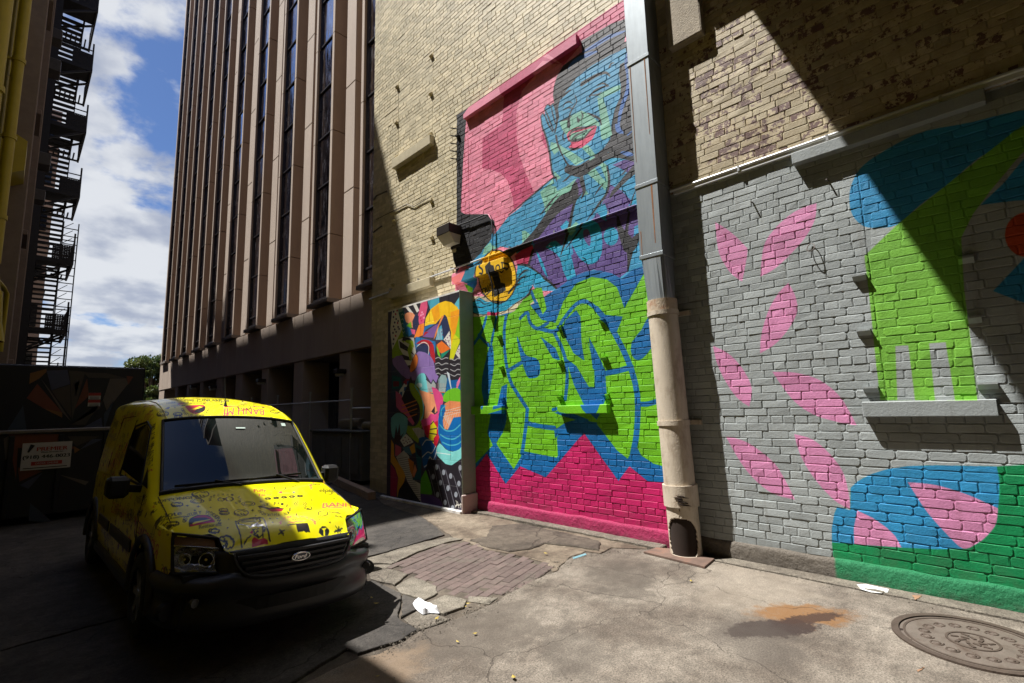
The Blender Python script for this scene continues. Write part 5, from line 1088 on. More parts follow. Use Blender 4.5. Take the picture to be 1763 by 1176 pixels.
def build_tree():
    bark = mat('tree_bark', (.09, .065, .045), .9, 0, .2, 10, .5, 30); leafm = bpy.data.materials.new('tree_leaf'); leafm.use_nodes = True; nt = leafm.node_tree; b = nt.nodes['Principled BSDF']
    pos = nt.nodes.new('ShaderNodeNewGeometry').outputs['Position']; col = nmix(nt, nrange(nt, nnoise(nt, pos, 1.3, 4), .35, .65), (.035, .075, .022), (.14, .17, .035)); nt.links.new(col, b.inputs['Base Color']); b.inputs['Roughness'].default_value = .6
    tl = nt.nodes.new('ShaderNodeBsdfTranslucent'); nt.links.new(col, tl.inputs[0]); ms = nt.nodes.new('ShaderNodeMixShader'); ms.inputs[0].default_value = .3; nt.links.new(b.outputs[0], ms.inputs[1]); nt.links.new(tl.outputs[0], ms.inputs[2]); nt.links.new(ms.outputs[0], nt.nodes['Material Output'].inputs[0])
    specs = [((262, 640), 62, 9.3, 2.5, 'leafy green tree rising at the far end of the alley beside the office block'), ((234, 668), 66, 6.3, 2.4, 'lower bushy tree top showing over the waste container'), ((262, 690), 58, 4.6, 2.7, 'dark low bush filling the gap between container and office block')]
    for (px, Y, H, R, lb) in specs:
        x = on_y([px], Y)[0][0]; root = empty('street_tree', (x, Y, 0), lb, 'tree', 'trees beyond the alley end'); rnd = random.Random(int(H*10)); mb = MB(); mb.tube([(x, Y, 0), (x+.1, Y, H*.35), (x-.1, Y, H*.6)], [.28, .2, .12], 8); mb.build('trunk', bark, root)
        cl = []; mbb = MB()
        for k in range(26):
            a = rnd.uniform(0, 6.28); e = rnd.uniform(-.35, 1.2); rr = R*rnd.uniform(.45, 1); e -= (.5 if H < 5 else 0); c = Vector((x+rr*math.cos(a)*math.cos(e), Y+rr*math.sin(a)*math.cos(e), H*.62+rr*1.05*math.sin(e))); cl.append((c, rnd.uniform(.5, 1.05)*R*.36)); mbb.tube([(x, Y, H*.35+rnd.uniform(0, 1)), (Vector((x, Y, H*.5))+c)/2, c], [.09, .05, .02], 5)
        mbb.build('limb', bark, root); V = []; F = []
        for c, s in cl:
            for j in range(520):
                d = Vector((rnd.gauss(0, 1), rnd.gauss(0, 1), rnd.gauss(0, .8))); d = d.normalized()*s*rnd.random()**.4; p = c+d; q = Euler((rnd.uniform(0, 6), rnd.uniform(0, 6), rnd.uniform(0, 6))).to_matrix(); w = rnd.uniform(.09, .19); k = len(V)
                V += [tuple(p+q@Vector(v)) for v in ((-w, 0, 0), (0, -w*.6, .02), (w, 0, 0), (0, w*.6, .02))]; F.append((k, k+1, k+2, k+3))
        MB().add(V, F).build('crown', leafm, root)
# ------------------------------------------------------------------ delivery van with the printed yellow wrap
VAN_X, VAN_Y, VAN_YAW, VAN_ROLL = 1.629, 4.174, 0.0079, 0.0488
VMAT = Matrix.Translation((VAN_X, VAN_Y, 0)) @ Matrix.Rotation(VAN_YAW, 4, 'Z') @ Matrix.Rotation(VAN_ROLL, 4, 'Y')
VINV = np.array(VMAT.inverted()); VM = np.array(VMAT)
_U  = [-.14, -.10, -.05, .0,  .15, .5,   .75,   .92,  1.3,  1.68,  1.80, 2.0,  2.3,  2.7,  3.5,  4.15, 4.36, 4.42]
_ZT = [.74, .79, .845, .88, .945, 1.02, 1.075, 1.105, 1.43, 1.735, 1.80, 1.88, 1.945, 1.98, 1.99, 1.975, 1.90, 1.82]
_ZE = [.70, .74, .78, .81, .87, .955, 1.01, 1.045, 1.37, 1.675, 1.725, 1.79, 1.85, 1.885, 1.90, 1.885, 1.82, 1.74]
_WE = [.74, .75, .755, .76, .765, .78, .79, .792, .745, .698, .695, .69, .69, .695, .70, .695, .68, .66]
_WB = [.77, .775, .78, .785, .79, .805, .812, .815, .82, .822, .822, .824, .826, .826, .826, .815, .79, .76]
def vi(tab, u): return float(np.interp(u, _U, tab))
def warp(u, s):
    k = float(np.interp(u, [-.14, .5, .92, 1.68, 2.0, 2.7], [.34, .22, .155, .09, .06, 0])); return k*(abs(s)/.80)**2.2
def top_z(s, uc):
    zt, ze, we = vi(_ZT, uc), vi(_ZE, uc), vi(_WE, uc); f = min(abs(s)/we, 1.0); return ze+(zt-ze)*(1-f**2.4)
def inv_u(s, u):
    lo, hi = -.3, 4.6
    for _ in range(22):
        m = (lo+hi)/2
        if m+warp(m, s) < u: lo = m
        else: hi = m
    return (lo+hi)/2
def side_w(u, z):
    uc = inv_u(.8, u); ze, we, wb = vi(_ZE, uc), vi(_WE, uc), vi(_WB, uc)
    if z < .85: return wb-.035*max(0, (.55-z)/.3)**1.5
    return wb+(we-wb)*min(max((z-.85)/max(ze-.85, .05), 0), 1)**1.5
def px_top(px):
    # where a ray through a pixel meets the bonnet / roof skin, in van coordinates (s, u)
    r = ray([px])[0]; o = VINV[:3, :3]@CAM+VINV[:3, 3]; d = VINV[:3, :3]@r; prev = None
    for t in np.arange(3.2, 9.5, .012):
        p = o+d*t
        if abs(p[0]) > .95: continue
        uc = inv_u(p[0], p[1])
        if uc < -.14: continue
        if p[2] < top_z(p[0], uc): return p[:2]
    return p[:2]
SU0, SU1 = -.9, .9
def paint_wrap():
    Y, K, R, PK = (243, 230, 0), (24, 22, 26), (196, 20, 60), (236, 70, 90)
    top = Canvas(-.86, .86, -.25, 3.0, .0032); side = Canvas(-.25, 4.5, .2, 2.05, .0045)
    cache = {}
    def T(o, pts): 
        res = []
        for x, y in pts:
            k = (round(o[0]+x/o[2], 1), round(o[1]+y/o[2], 1))
            if k not in cache: cache[k] = px_top(k)
            res.append(cache[k])
        return np.array(res)
    def F(o, pts, c): top.fill(T(o, pts), c)
    def Lp(o, pts, w, c, sm=3):
        w = max(w*2.0, .009)
        top.stroke(T(o, smooth(pts, sm, False) if len(pts) > 2 and sm else pts), w, c)
    def words(o, t, cx, cy, w, h, ang=0, c=K, flip=False):
        tr = text_tris(t); A = np.vstack(tr); lo, hi = A.min(0), A.max(0); mc = (lo+hi)/2; ca, sa = math.cos(ang), math.sin(ang)
        c0 = T(o, [(cx, cy)])[0]; ex = T(o, [(cx+w/2*ca, cy+w/2*sa), (cx-w/2*ca, cy-w/2*sa)]); ey = T(o, [(cx+h/2*sa, cy-h/2*ca), (cx-h/2*sa, cy+h/2*ca)]); vx = ex[0]-ex[1]; vy = ey[0]-ey[1]
        if flip: vx, vy = -vx, -vy
        for q in tr:
            P = [c0+vx*(p[0]-mc[0])/(hi[0]-lo[0])+vy*(p[1]-mc[1])/(hi[1]-lo[1]) for p in q]; [top.fill(np.array(P)+[dx, 0], c) for dx in (-.0022, .0022)]
    def arc(o, t, cx, cy, rx, ry, a0, a1, h, c=K):
        n = len(t)
        for i, ch in enumerate(t):
            if ch == ' ': continue
            a = a0+(a1-a0)*(i+.5)/n; words(o, ch, cx+rx*math.cos(a), cy+ry*math.sin(a), h*.8, h, math.atan2(ry*math.cos(a), -rx*math.sin(a)) if a1 > a0 else math.atan2(-ry*math.cos(a), rx*math.sin(a)), c)
    def ring(o, cx, cy, rx, ry, w, c=K): Lp(o, [(cx+rx*math.cos(a), cy+ry*math.sin(a)) for a in np.linspace(0, 6.283, 26)], w, c, 0)
    def disc(o, cx, cy, rx, ry, c): F(o, [(cx+rx*math.cos(a), cy+ry*math.sin(a)) for a in np.linspace(0, 6.283, 20)[:-1]], c)
    def star(o, x, y, r, n=4, c=K, th=.34): F(o, [(x+(r if k % 2 == 0 else r*th)*math.cos(math.pi*k/n), y+.6*(r if k % 2 == 0 else r*th)*math.sin(math.pi*k/n)) for k in range(2*n)], c)
    def food(o, x, y, r, rnd):
        w = .0035
        ring(o, x, y, r, r*.45, w); Lp(o, [(x-r, y), (x-r*.2, y+r*.35), (x+r, y+r*.1)], w, K); Lp(o, [(x-r*.6, y-r*.1), (x, y-r*.3), (x+r*.6, y-r*.15)], w, K)
        for k in range(3): Lp(o, [(x-r*.5+k*r*.4, y+r*.1), (x-r*.3+k*r*.4, y+r*.3)], w, K)
    h = (240, 820, 6.19)
    words(h, 'ROPPONGI', 355, 250, 410, 34, -.11); words(h, 'elote', 335, 405, 230, 52, -.13); words(h, 'cafe & catering', 370, 442, 230, 26, -.13)
    F(h, smooth([(530,545),(525,490),(545,450),(600,425),(680,415),(750,430),(800,480),(805,498)], 3, False), K); F(h, [(560,450),(620,425),(700,420),(770,445),(800,480),(700,440)], R); F(h, [(535,520),(800,470),(805,498),(545,548)], R); F(h, [(560,512),(590,490),(760,458),(755,470),(600,505),(575,525)], Y)
    arc(h, 'CENTURY MODERN', 665, 500, 190, 110, math.pi*1.02, math.pi*1.98, 36); words(h, 'Restaurant', 755, 535, 240, 36, -.14)
    ring(h, 615, 268, 70, 24, .003); ring(h, 615, 268, 48, 15, .003); ring(h, 1160, 295, 70, 24, .003); ring(h, 1160, 295, 45, 14, .003)
    arc(h, 'ROPPONGI RAMEN', 915, 250, 165, 52, math.pi*.9, math.pi*2.3, 24); disc(h, 900, 243, 16, 10, K); ring(h, 960, 245, 38, 22, .006); ring(h, 870, 250, 34, 18, .005)
    for x, y, r in ((400, 305, 60), (365, 510, 55), (1085, 392, 75), (895, 365, 45), (905, 395, 50), (795, 590, 55), (650, 195, 90)): food(h, x, y, r, random)
    disc(h, 912, 372, 12, 7, R)
    for x, y, r in ((510, 316, 22), (628, 326, 28), (590, 366, 20), (1205, 366, 24), (950, 460, 20), (1135, 345, 16), (1240, 420, 14), (758, 335, 14), (935, 556, 18), (1072, 445, 16), (120, 230, 18), (245, 310, 16)): star(h, x, y, r)
    ring(h, 915, 718, 92, 74, .006); ring(h, 885, 738, 52, 50, .005); Lp(h, [(905,690),(925,720),(900,770)], .005, K)
    # comic panel with a woman
    Lp(h, [(1022,490),(1050,560),(1075,650),(1092,775)], .005, K); Lp(h, [(1022,490),(1100,462),(1200,450),(1290,455)], .005, K); Lp(h, [(1050,500),(1100,475),(1200,462),(1280,470),(1280,492),(1230,512),(1200,520),(1185,555),(1150,525),(1070,515),(1048,500)], .005, K)
    for y in (480, 495): Lp(h, [(1090, y+5), (1240, y-6)], .003, K)
    g = (430, 820, 6.19)
    Lp(g, [(0,455),(80,445),(140,455),(185,560),(215,715)], .006, K); F(g, smooth([(20,545),(30,515),(80,505),(130,515),(165,545),(170,575),(155,600),(140,590),(145,560),(120,545),(60,535)], 2), K); Lp(g, [(28,570),(45,600),(60,610),(90,590)], .004, K); Lp(g, [(40,640),(80,660),(130,640)], .004, K); Lp(g, [(80,625),(90,650)], .007, K)
    F(g, [(25,768),(20,690),(45,670),(95,680),(150,665),(190,685),(195,735)], R); disc(g, 18, 608, 18, 16, R); Lp(g, [(-60,740),(-45,700),(10,640)], .004, K); Lp(g, [(135,545),(140,660)], .004, K)
    for (a, b) in ((40, 568), (75, 566)): Lp(g, [(a, b), (a+18, b-3)], .004, K)
    words(g, 'Puffy', 110, 160, 130, 44, -.06, R); words(g, 'Tacos', 160, 195, 150, 30, -.06, R)
    for k, ch in enumerate('KOREA'): disc(g, 195+k*85, 240-k*7, 34, 15, K); words(g, ch, 195+k*85, 240-k*7, 22, 14, 0, Y)
    arc(g, 'HALF PRICE RAMEN THURSDAY ', 265, 355, 165, 62, math.pi*1.1, math.pi*3.05, 30)
    F(g, smooth([(195,352),(270,345),(358,350),(335,372),(270,380),(215,372)], 2), R); Lp(g, [(190,350),(270,342),(360,350)], .008, K); Lp(g, [(110,322),(200,350)], .016, K); F(g, smooth([(210,350),(230,335),(300,330),(335,345)], 2, False), K)
    arc(g, 'LIVE AT THE OKLAHOMA THEATER', 510, 520, 190, 92, math.pi*1.03, math.pi*1.97, 22, PK); Lp(g, [(420,492),(500,488),(600,480)], .004, PK)
    for x in (462, 490, 520): star(g, x, 465, 10)
    F(g, [(402,523),(615,505),(630,540),(645,607),(615,600),(600,606),(575,598),(560,605),(535,596),(515,600),(500,585),(492,525),(402,534)], K)
    disc(g, 792, 598, 56, 56, K); F(g, [(762,565),(822,562),(793,600)], Y); Lp(g, [(793,598),(793,635)], .007, Y)
    for (x, y, r) in ((338, 606, 36), (944, 582, 52)):
        for k in range(8): a = math.pi*k/4+.2; Lp(g, [(x, y), (x+r*(1 if k % 2 else .6)*math.cos(a), y+r*(1 if k % 2 else .6)*math.sin(a))], .004, K)
        disc(g, x, y, 9, 8, K)
    words(g, 'BANH', 935, 300, 300, 44, .03, PK); Lp(g, [(820,322),(970,320)], .006, PK); Lp(g, [(840,340),(985,338)], .006, PK); words(g, 'Vanilla', 905, 385, 130, 24, .1); words(g, 'Ice', 950, 425, 70, 26, .1)
    ring(g, 540, 295, 62, 32, .003); ring(g, 540, 295, 40, 20, .003); ring(g, 780, 400, 50, 28, .003); ring(g, 625, 340, 38, 22, .005); disc(g, 625, 348, 26, 8, K); ring(g, 840, 180, 38, 18, .003)
    arc(g, 'THE TAVERN', 740, 105, 90, 52, math.pi*.8, math.pi*1.8, 26, PK); words(g, 'elote', 825, 150, 160, 40, .05); words(g, 'salsa', 700, 90, 100, 18, 0)
    ring(g, 320, 130, 60, 26, .004); Lp(g, [(450,118),(500,95),(545,100)], .005, K); disc(g, 330, 172, 18, 10, PK); disc(g, 470, 172, 12, 9, (30, 60, 150)); Lp(g, [(310,180),(420,182)], .008, PK)
    for x, y, r in ((118, 272, 22), (30, 366, 22), (500, 408, 26), (660, 256, 22), (655, 290, 16), (858, 498, 18), (688, 412, 12), (738, 468, 14), (292, 455, 14), (215, 455, 14), (248, 494, 14), (60, 420, 14), (898, 238, 18), (936, 190, 14), (738, 210, 12), (516, 366, 12)): star(g, x, y, r)
    Lp(g, [(990,188),(1045,245)], .006, K)
    # over the windscreen, read upside down
    r = (230, 670, 6.19)
    F(r, smooth([(555,178),(745,170),(765,215),(735,250),(660,268),(600,245),(570,215)], 2), R); F(r, [(690,200),(765,185),(755,235),(700,262),(640,250)], K); F(r, [(600,225),(700,185),(740,195),(650,225)], Y); arc(r, 'CENTURY MODERN', 660, 190, 145, 105, math.pi*.95, math.pi*.02, 26); words(r, 'Restaurant', 640, 152, 250, 22, -.02, flip=True)
    words(r, 'BANH MI', 1185, 232, 420, 66, .02, PK, flip=True); Lp(r, [(960,178),(1100,180)], .009, PK); Lp(r, [(965,192),(1110,195)], .009, PK); Lp(r, [(1270,188),(1400,192)], .009, PK); Lp(r, [(975,265),(1010,272)], .009, PK)
    words(r, 'ROPPONGI', 850, 115, 330, 22, .01, flip=True); words(r, 'Ketchup', 590, 115, 100, 28, 0, flip=True); words(r, 'Laffa Medi', 920, 300, 270, 18, .02, flip=True)
    for x, y, q in ((310, 265, 60), (470, 270, 45), (475, 300, 40), (480, 90, 60), (1180, 195, 70), (1510, 240, 50), (1180, 85, 60)): food(r, x, y, q, random)
    for x, y, q in ((440, 198, 12), (845, 172, 14), (935, 140, 18), (1160, 132, 18), (1285, 302, 30), (700, 326, 16), (1430, 280, 16), (1465, 305, 22), (470, 126, 10), (340, 205, 8), (1120, 300, 26)): star(r, x, y, q)
    F(r, [(195,80),(265,82),(268,92),(200,92)], (140, 60, 150)); Lp(r, [(205,145),(265,138),(260,120)], .006, (90, 70, 140))
    # roof and everything off the front: sprinkle
    rnd = random.Random(11)
    def spr(cv, x, y, sc, k):
        c = K if rnd.random() < .75 else R; a0 = rnd.uniform(0, 6.28); P = lambda dx, dy: (x+sc*(dx*math.cos(a0)-dy*math.sin(a0)), y+sc*(dx*math.sin(a0)+dy*math.cos(a0)))
        if k == 0: cv.fill([P((1 if j % 2 == 0 else .35)*math.cos(math.pi*j/5), (1 if j % 2 == 0 else .35)*math.sin(math.pi*j/5)) for j in range(10)], c)
        elif k == 1: cv.stroke([P(math.cos(t), .6*math.sin(t)) for t in np.linspace(0, 6.28, 16)], .006, c); cv.stroke([P(.5*math.cos(t), .3*math.sin(t)) for t in np.linspace(0, 6.28, 12)], .005, c)
        elif k == 2: cv.stroke([P(-1, 0), P(-.4, .5), P(.1, -.2), P(.6, .4), P(1, 0)], .008, c)
        elif k == 3:
            for j in range(4): cv.stroke([P(math.cos(j*.785), math.sin(j*.785)), P(-math.cos(j*.785), -math.sin(j*.785))], .005, c)
        else: cv.fill([P(-.9, -.2), P(-.3, .5), P(.7, .4), P(1, -.1), P(.2, -.4)], c)
    for k in range(120):
        x, y = rnd.uniform(-.8, .8), rnd.uniform(2.0, 3.0); spr(top, x, y, rnd.uniform(.02, .055), k % 5)
    for k in range(560):
        x, y = rnd.uniform(-.2, 4.4), rnd.uniform(.3, 1.95); spr(side, x, y, rnd.uniform(.018, .06), k % 5)
    ws = ['ROPPONGI', 'BANH MI', 'elote', 'RAMEN', 'Puffy', 'Tacos', 'TAVERN', 'CAFE', 'HALF PRICE', 'Laffa', 'Restaurant', 'THURSDAY']
    for k in range(60):
        t = ws[k % len(ws)]; tr = text_tris(t); x, y = rnd.uniform(0, 4.2), rnd.uniform(.4, 1.9); sc = rnd.uniform(.08, .16); a = rnd.uniform(-.15, .15); c = R if k % 4 == 0 else K
        for q in tr: side.fill([(x+sc*(p[0]*math.cos(a)-p[1]*math.sin(a)), y+sc*(p[0]*math.sin(a)+p[1]*math.cos(a))) for p in q], c)
    x, y = .33, .93; side.fill([(x-.07, y), (x-.04, y+.035), (x+.05, y+.03), (x+.09, y-.01), (x+.03, y-.045), (x-.05, y-.035)], K); side.fill([(x-.055, y), (x-.035, y+.025), (x+.045, y+.02), (x+.075, y-.01), (x+.025, y-.035), (x-.04, y-.025)], R)
    return top, side
def build_van():
    top, side = paint_wrap(); it, is_ = top.image('van_top_print'), side.image('van_side_print')
    m = bpy.data.materials.new('yellow_printed_wrap'); m.use_nodes = True; nt = m.node_tree; N, L = nt.nodes, nt.links; b = N['Principled BSDF']
    tc = N.new('ShaderNodeTexCoord'); s = N.new('ShaderNodeSeparateXYZ'); L.new(tc.outputs['Object'], s.inputs[0]); sn = N.new('ShaderNodeSeparateXYZ'); L.new(tc.outputs['Normal'], sn.inputs[0])
    def smp(im, cv, a, c2):
        c = N.new('ShaderNodeCombineXYZ')
        for k, (o, lo, hi) in enumerate(((a, cv.u0, cv.u1), (c2, cv.v0, cv.v1))): L.new(nrange(nt, o, lo, hi, 0, 1, False), c.inputs[k]); 
        t = N.new('ShaderNodeTexImage'); t.image = im; t.extension = 'CLIP'; L.new(c.outputs[0], t.inputs[0]); return t
    a = smp(it, top, s.outputs[0], s.outputs[1]); c = smp(is_, side, s.outputs[1], s.outputs[2]); Yc = (.90, .80, .0)
    ct = nmix(nt, a.outputs['Alpha'], Yc, a.outputs['Color']); cs = nmix(nt, c.outputs['Alpha'], Yc, c.outputs['Color'])
    f = nrange(nt, nmath(nt, 'ABSOLUTE', sn.outputs[0]), .66, .68); col = nmix(nt, f, ct, cs); L.new(col, b.inputs['Base Color']); b.inputs['Roughness'].default_value = .30; b.inputs['Coat Weight'].default_value = .6; b.inputs['Coat Roughness'].default_value = .05
    bp = N.new('ShaderNodeBump'); bp.inputs['Strength'].default_value = .05; bp.inputs['Distance'].default_value = .01; L.new(nnoise(nt, tc.outputs['Object'], 5, 2), bp.inputs['Height']); L.new(bp.outputs[0], b.inputs['Normal'])
    PL = mat('dark_grey_bumper_plastic', (.022, .022, .026), .42, 0, .10, 8, .12, 160, spec=.5); BK = mat('black_trim', (.007, .007, .008), .6, 0, 0)
    GL = bpy.data.materials.new('windscreen_glass'); GL.use_nodes = True; g = GL.node_tree.nodes['Principled BSDF']; g.inputs['Base Color'].default_value = (.005, .007, .006, 1); g.inputs['Roughness'].default_value = .01; g.inputs['IOR'].default_value = 1.5
    CH = mat('chrome', (.75, .75, .77), .08, 1, 0); TY = mat('tyre_rubber', (.012, .012, .012), .8, 0, .1, 20, .3, 60); AL = mat('wheel_silver', (.32, .32, .33), .35, .7, .05); RD = mat('red_marker', (.30, .01, .01), .2, 0, 0, coat=.5)
    root = empty('delivery_van', (0, 0, 0), 'small yellow delivery van wrapped in black and red food doodles, parked facing the camera', 'van'); root.matrix_world = VMAT
    def vb(mb, name, mt, parent=None, smooth=None):
        me = bpy.data.meshes.new(name); me.from_pydata(mb.v, [], mb.f); me.update()
        for q in (mt if isinstance(mt, (list, tuple)) else [mt]): me.materials.append(q)
        me.polygons.foreach_set('material_index', mb.m); me.polygons.foreach_set('use_smooth', [True]*len(mb.f) if smooth else mb.sm)
        o = bpy.data.objects.new(name, me); COL.objects.link(o); o.parent = parent or root; return o
    # ---- body skin: half sections from sill to centre line, mirrored
    topf = [.985, .95, .90, .82, .74, .68, .655, .62, .52, .4, .27, .14, 0.0]
    def section(uc, t=None):
        zt, ze, we, wb = vi(_ZT, uc), vi(_ZE, uc), vi(_WE, uc), vi(_WB, uc); pts = []
        for z in (.30, .40, .52, .64, .74): z2 = min(z, ze-.10+.02*z); pts.append((wb-.035*max(0, (.55-z2)/.3)**1.5, z2))
        zb = min(.85, ze-.07); n = 7
        for k in range(n): f = k/(n-1); z = zb+(ze-.045-zb)*f; pts.append((wb+(we-wb)*(min(max((z-.85)/max(ze-.85, .05), 0), 1))**1.5, z))
        for f in topf: s_ = we*f; pts.append((s_, top_z(s_, uc)-(.022 if f > .98 else .008 if f > .94 else 0)))
        return [(s_, uc+warp(uc, s_), z) for s_, z in pts]
    def ufront(s_, z, side_pt):
        if side_pt: return float(np.interp(z, [.30, .55, .62, .86], [.42, .34, .17, .30]))
        return float(np.interp(s_, [0, .30, .47, .515, .70, .78], [-.125, -.115, -.085, .115, .235, .30]))
    S5 = section(.5); nj = len(S5); rows = []
    for t in np.linspace(0, 1, 13)[:-1]:
        t = t**1.25; uc = -.125*(1-t)+.5*t; Sx = section(uc); row = []
        for j in range(nj):
            sd = j < 12; uf = ufront(S5[j][0] if sd else Sx[j][0], S5[j][2], sd); u = uf*(1-t)+S5[j][1]*t
            if sd: w = side_w(max(u, .02), S5[j][2])-(1-t)**2*.02; row.append((w, u, S5[j][2]*1.0-(0 if j < 8 else (1-t)*.075*(j-7)/4)))
            else:
                s_ = Sx[j][0]*(1-t)+S5[j][0]*t; ue = inv_u(s_, u); row.append((s_, u, top_z(s_, max(ue, -.14))-(.022 if topf[j-12] > .98 else 0)))
        rows.append(row)
    for uc in list(np.arange(.5, .9, .08))+[.905]+list(np.arange(.96, 1.66, .08))+[1.685]+list(np.arange(1.74, 4.36, .07))+[4.38, 4.42]: rows.append(section(float(uc)))
    wheels = (.86, 3.77); zc = .325
    for sg in (-1, 1):
        pass
    V = []; F = []; MI = []
    for row in rows:
        for (a_, b_, c_) in row: V.append((-a_, b_, c_))
        for (a_, b_, c_) in row[::-1][1:]: V.append((a_, b_, c_))
    w = 2*nj-1; glass = []
    ws0 = next(i for i, r_ in enumerate(rows) if abs(r_[-1][1]-.905) < .01); ws1 = next(i for i, r_ in enumerate(rows) if abs(r_[-1][1]-1.685) < .01)
    for i in range(len(rows)-1):
        for j in range(w-1):
            q = [i*w+j, i*w+j+1, (i+1)*w+j+1, (i+1)*w+j]; c = np.mean([V[k] for k in q], 0); jj = j if j < nj-1 else w-2-j
            if any(math.hypot(c[1]-u, c[2]-zc) < .385 for u in wheels) and jj < 10: continue
            if ws0 <= i < ws1 and jj >= 14: glass.append(q); continue
            F.append(tuple(q))
    last = (len(rows)-1)*w; F.append(tuple(last+j for j in range(w)))
    mb = MB(); mb.add(V, F, 0, True); body = vb(mb, 'body', m); body.data.polygons[len(F)-1].use_smooth = False
    # windscreen with black edge band
    mb = MB(); ids = sorted(set(k for q in glass for k in q)); mp = {k: n for n, k in enumerate(ids)}
    mb.add([V[k] for k in ids], [tuple(mp[k] for k in q) for q in glass], 0, True); wind = vb(mb, 'windscreen', GL)
    def on_ws(s_, f): uc = .905+(1.685-.905)*f; return (s_, uc+warp(uc, s_), top_z(s_, uc)+.004)
    wl_ = lambda f: float(np.interp(f, [0, 1], [.792*.86, .698*.86]))+.03
    edge = [on_ws(-wl_(f), f) for f in np.linspace(0, 1, 9)]+[on_ws(x, .995) for x in np.linspace(-.62, .62, 15)]+[on_ws(wl_(f), f) for f in np.linspace(1, 0, 9)]; mb = MB().tube(edge, .014, 6); vb(mb, 'seal', BK, wind)
    mb = MB().tube([on_ws(x, .02) for x in np.linspace(-.72, .72, 21)], [.028]*21, 6); vb(mb, 'cowl', BK)
    for sg, a0, a1, b0 in ((-1, (-.62, .07), (-.02, .06), (-.12, .0)), (1, (-.05, .055), (.48, .11), (.42, .0))):
        p0, p1 = on_ws(*a0), on_ws(*a1); bl = MB().bar(Vector(p0)+Vector((0, -.02, .012)), Vector(p1)+Vector((0, -.02, .012)), .014, .02); o = vb(bl, 'wiper', BK); ar = MB().tube([Vector(on_ws(*b0))+Vector((0, -.03, .0)), (Vector(p0)+Vector(p1))/2+Vector((0, -.02, .03))], .010, 6); vb(ar, 'wiper_arm', BK, o)
    st = MB(); a = on_ws(.50, .90); st.obox(Vector(a)+Vector((0, -.004, .004)), ((1, 0, 0), (0, .77, .64), (0, -.64, .77)), (.022, .025, .001)); vb(st, 'windscreen_sticker', mat('pale_sticker_and_glint', (.45, .55, .5), .4, 0, 0), wind)
    st = MB(); a = on_ws(.02, .80); st.obox(Vector(a)+Vector((0, -.004, .004)), ((1, 0, 0), (0, .77, .64), (0, -.64, .77)), (.045, .010, .001)); vb(st, 'mirror_glint', bpy.data.materials['pale_sticker_and_glint'], wind)  # pale plate painted as the glint of the cabin mirror
    # ---- front fascia: dark surround, grille with bars, badge
    mb = MB(); V = []; n = 25
    for k in range(n):
        s_ = -.53+1.06*k/(n-1); ut = float(np.interp(abs(s_), [0, .30, .47, .53], [-.12, -.11, -.075, .05]))
        for (du, z) in ((.03, .80), (-.004, .765 if abs(s_) < .48 else .80), (-.015, .70), (-.035, .63), (-.05, .58), (-.02, .50)): V.append((s_, ut+du, min(z, top_z(abs(s_), -.12)-.012)))
    mb.add(V, [(k*6+j, (k+1)*6+j, (k+1)*6+j+1, k*6+j+1) for k in range(n-1) for j in range(5)], 0, True); vb(mb, 'fascia', PL)
    gr = empty('grille'); gr.parent = root
    mb = MB(); mb.add([(-.445, -.128, .725), (.445, -.128, .725), (.35, -.185, .575), (-.35, -.185, .575), (0, -.165, .725), (0, -.205, .568)], [(0, 3, 5, 4), (4, 5, 2, 1)]); vb(mb, 'mesh_panel', BK, gr)
    for k in range(4):
        f = (k+.5)/4; z = .725-.15*f; hw = .44-.095*f; u = lambda s_: -.13-.055*f-.036*(1-(s_/hw)**2); pts = [(s_, u(s_)-.004, z) for s_ in np.linspace(-hw, hw, 15)]
        mb = MB(); [mb.bar(pts[i], pts[i+1], .03, .018) for i in range(14)]; vb(mb, 'slat', mat('grille_slat_grey', (.035, .035, .04), .4, .2, 0) if k == 0 else bpy.data.materials['grille_slat_grey'], gr)
    rim = [(-.455, -.125, .735), (-.44, -.135, .68), (-.40, -.165, .61), (-.33, -.20, .572), (-.15, -.222, .560), (.15, -.222, .560), (.33, -.20, .572), (.40, -.165, .61), (.44, -.135, .68), (.455, -.125, .735)]; vb(MB().tube(smooth(rim, 3, False), .013, 6), 'grille_rim', PL, gr)
    bd = empty('badge', (0, 0, 0)); bd.parent = root
    E_ = [(.066*math.cos(a), .026*math.sin(a)) for a in np.linspace(0, 2*math.pi, 28, endpoint=False)]; cz = .655; cu = -.205
    mb = MB(); mb.add([(x, cu-.012, cz+y) for x, y in E_]+[(x*1.02, cu+.03, cz+y*1.02) for x, y in E_], [tuple(range(28))]+[(k, (k+1) % 28, 28+(k+1) % 28, 28+k) for k in range(28)]); vb(mb, 'oval', mat('deep_blue_enamel', (.008, .018, .06), .2, 0, 0, coat=.6), bd)
    vb(MB().tube([(x*1.03, cu-.012, cz+y*1.06) for x, y in E_+E_[:1]], .0065, 6), 'chrome_ring', CH, bd)
    tr = text_tris('Ford'); A = np.vstack(tr); lo, hi = A.min(0), A.max(0); mc = (lo+hi)/2; mb = MB()
    for q in tr: mb.add([((p[0]-mc[0]+.25*(p[1]-mc[1]))*.085/(hi[0]-lo[0]), cu-.0135, cz+(p[1]-mc[1])*.028/(hi[1]-lo[1])) for p in q], [(0, 1, 2)])
    vb(mb, 'badge_lettering', CH, bd)
    # ---- bumper swept round the front
    plan = smooth([(0, -.205), (.25, -.20), (.45, -.165), (.60, -.09), (.71, .03), (.775, .18), (.805, .34), (.815, .47)], 3, False)
    prof = [(-.10, .615), (-.02, .603), (.012, .585), (.022, .55), (.012, .505), (-.008, .48), (-.012, .40), (.0, .36), (.012, .30), (.0, .245), (-.06, .215), (-.2, .21)]
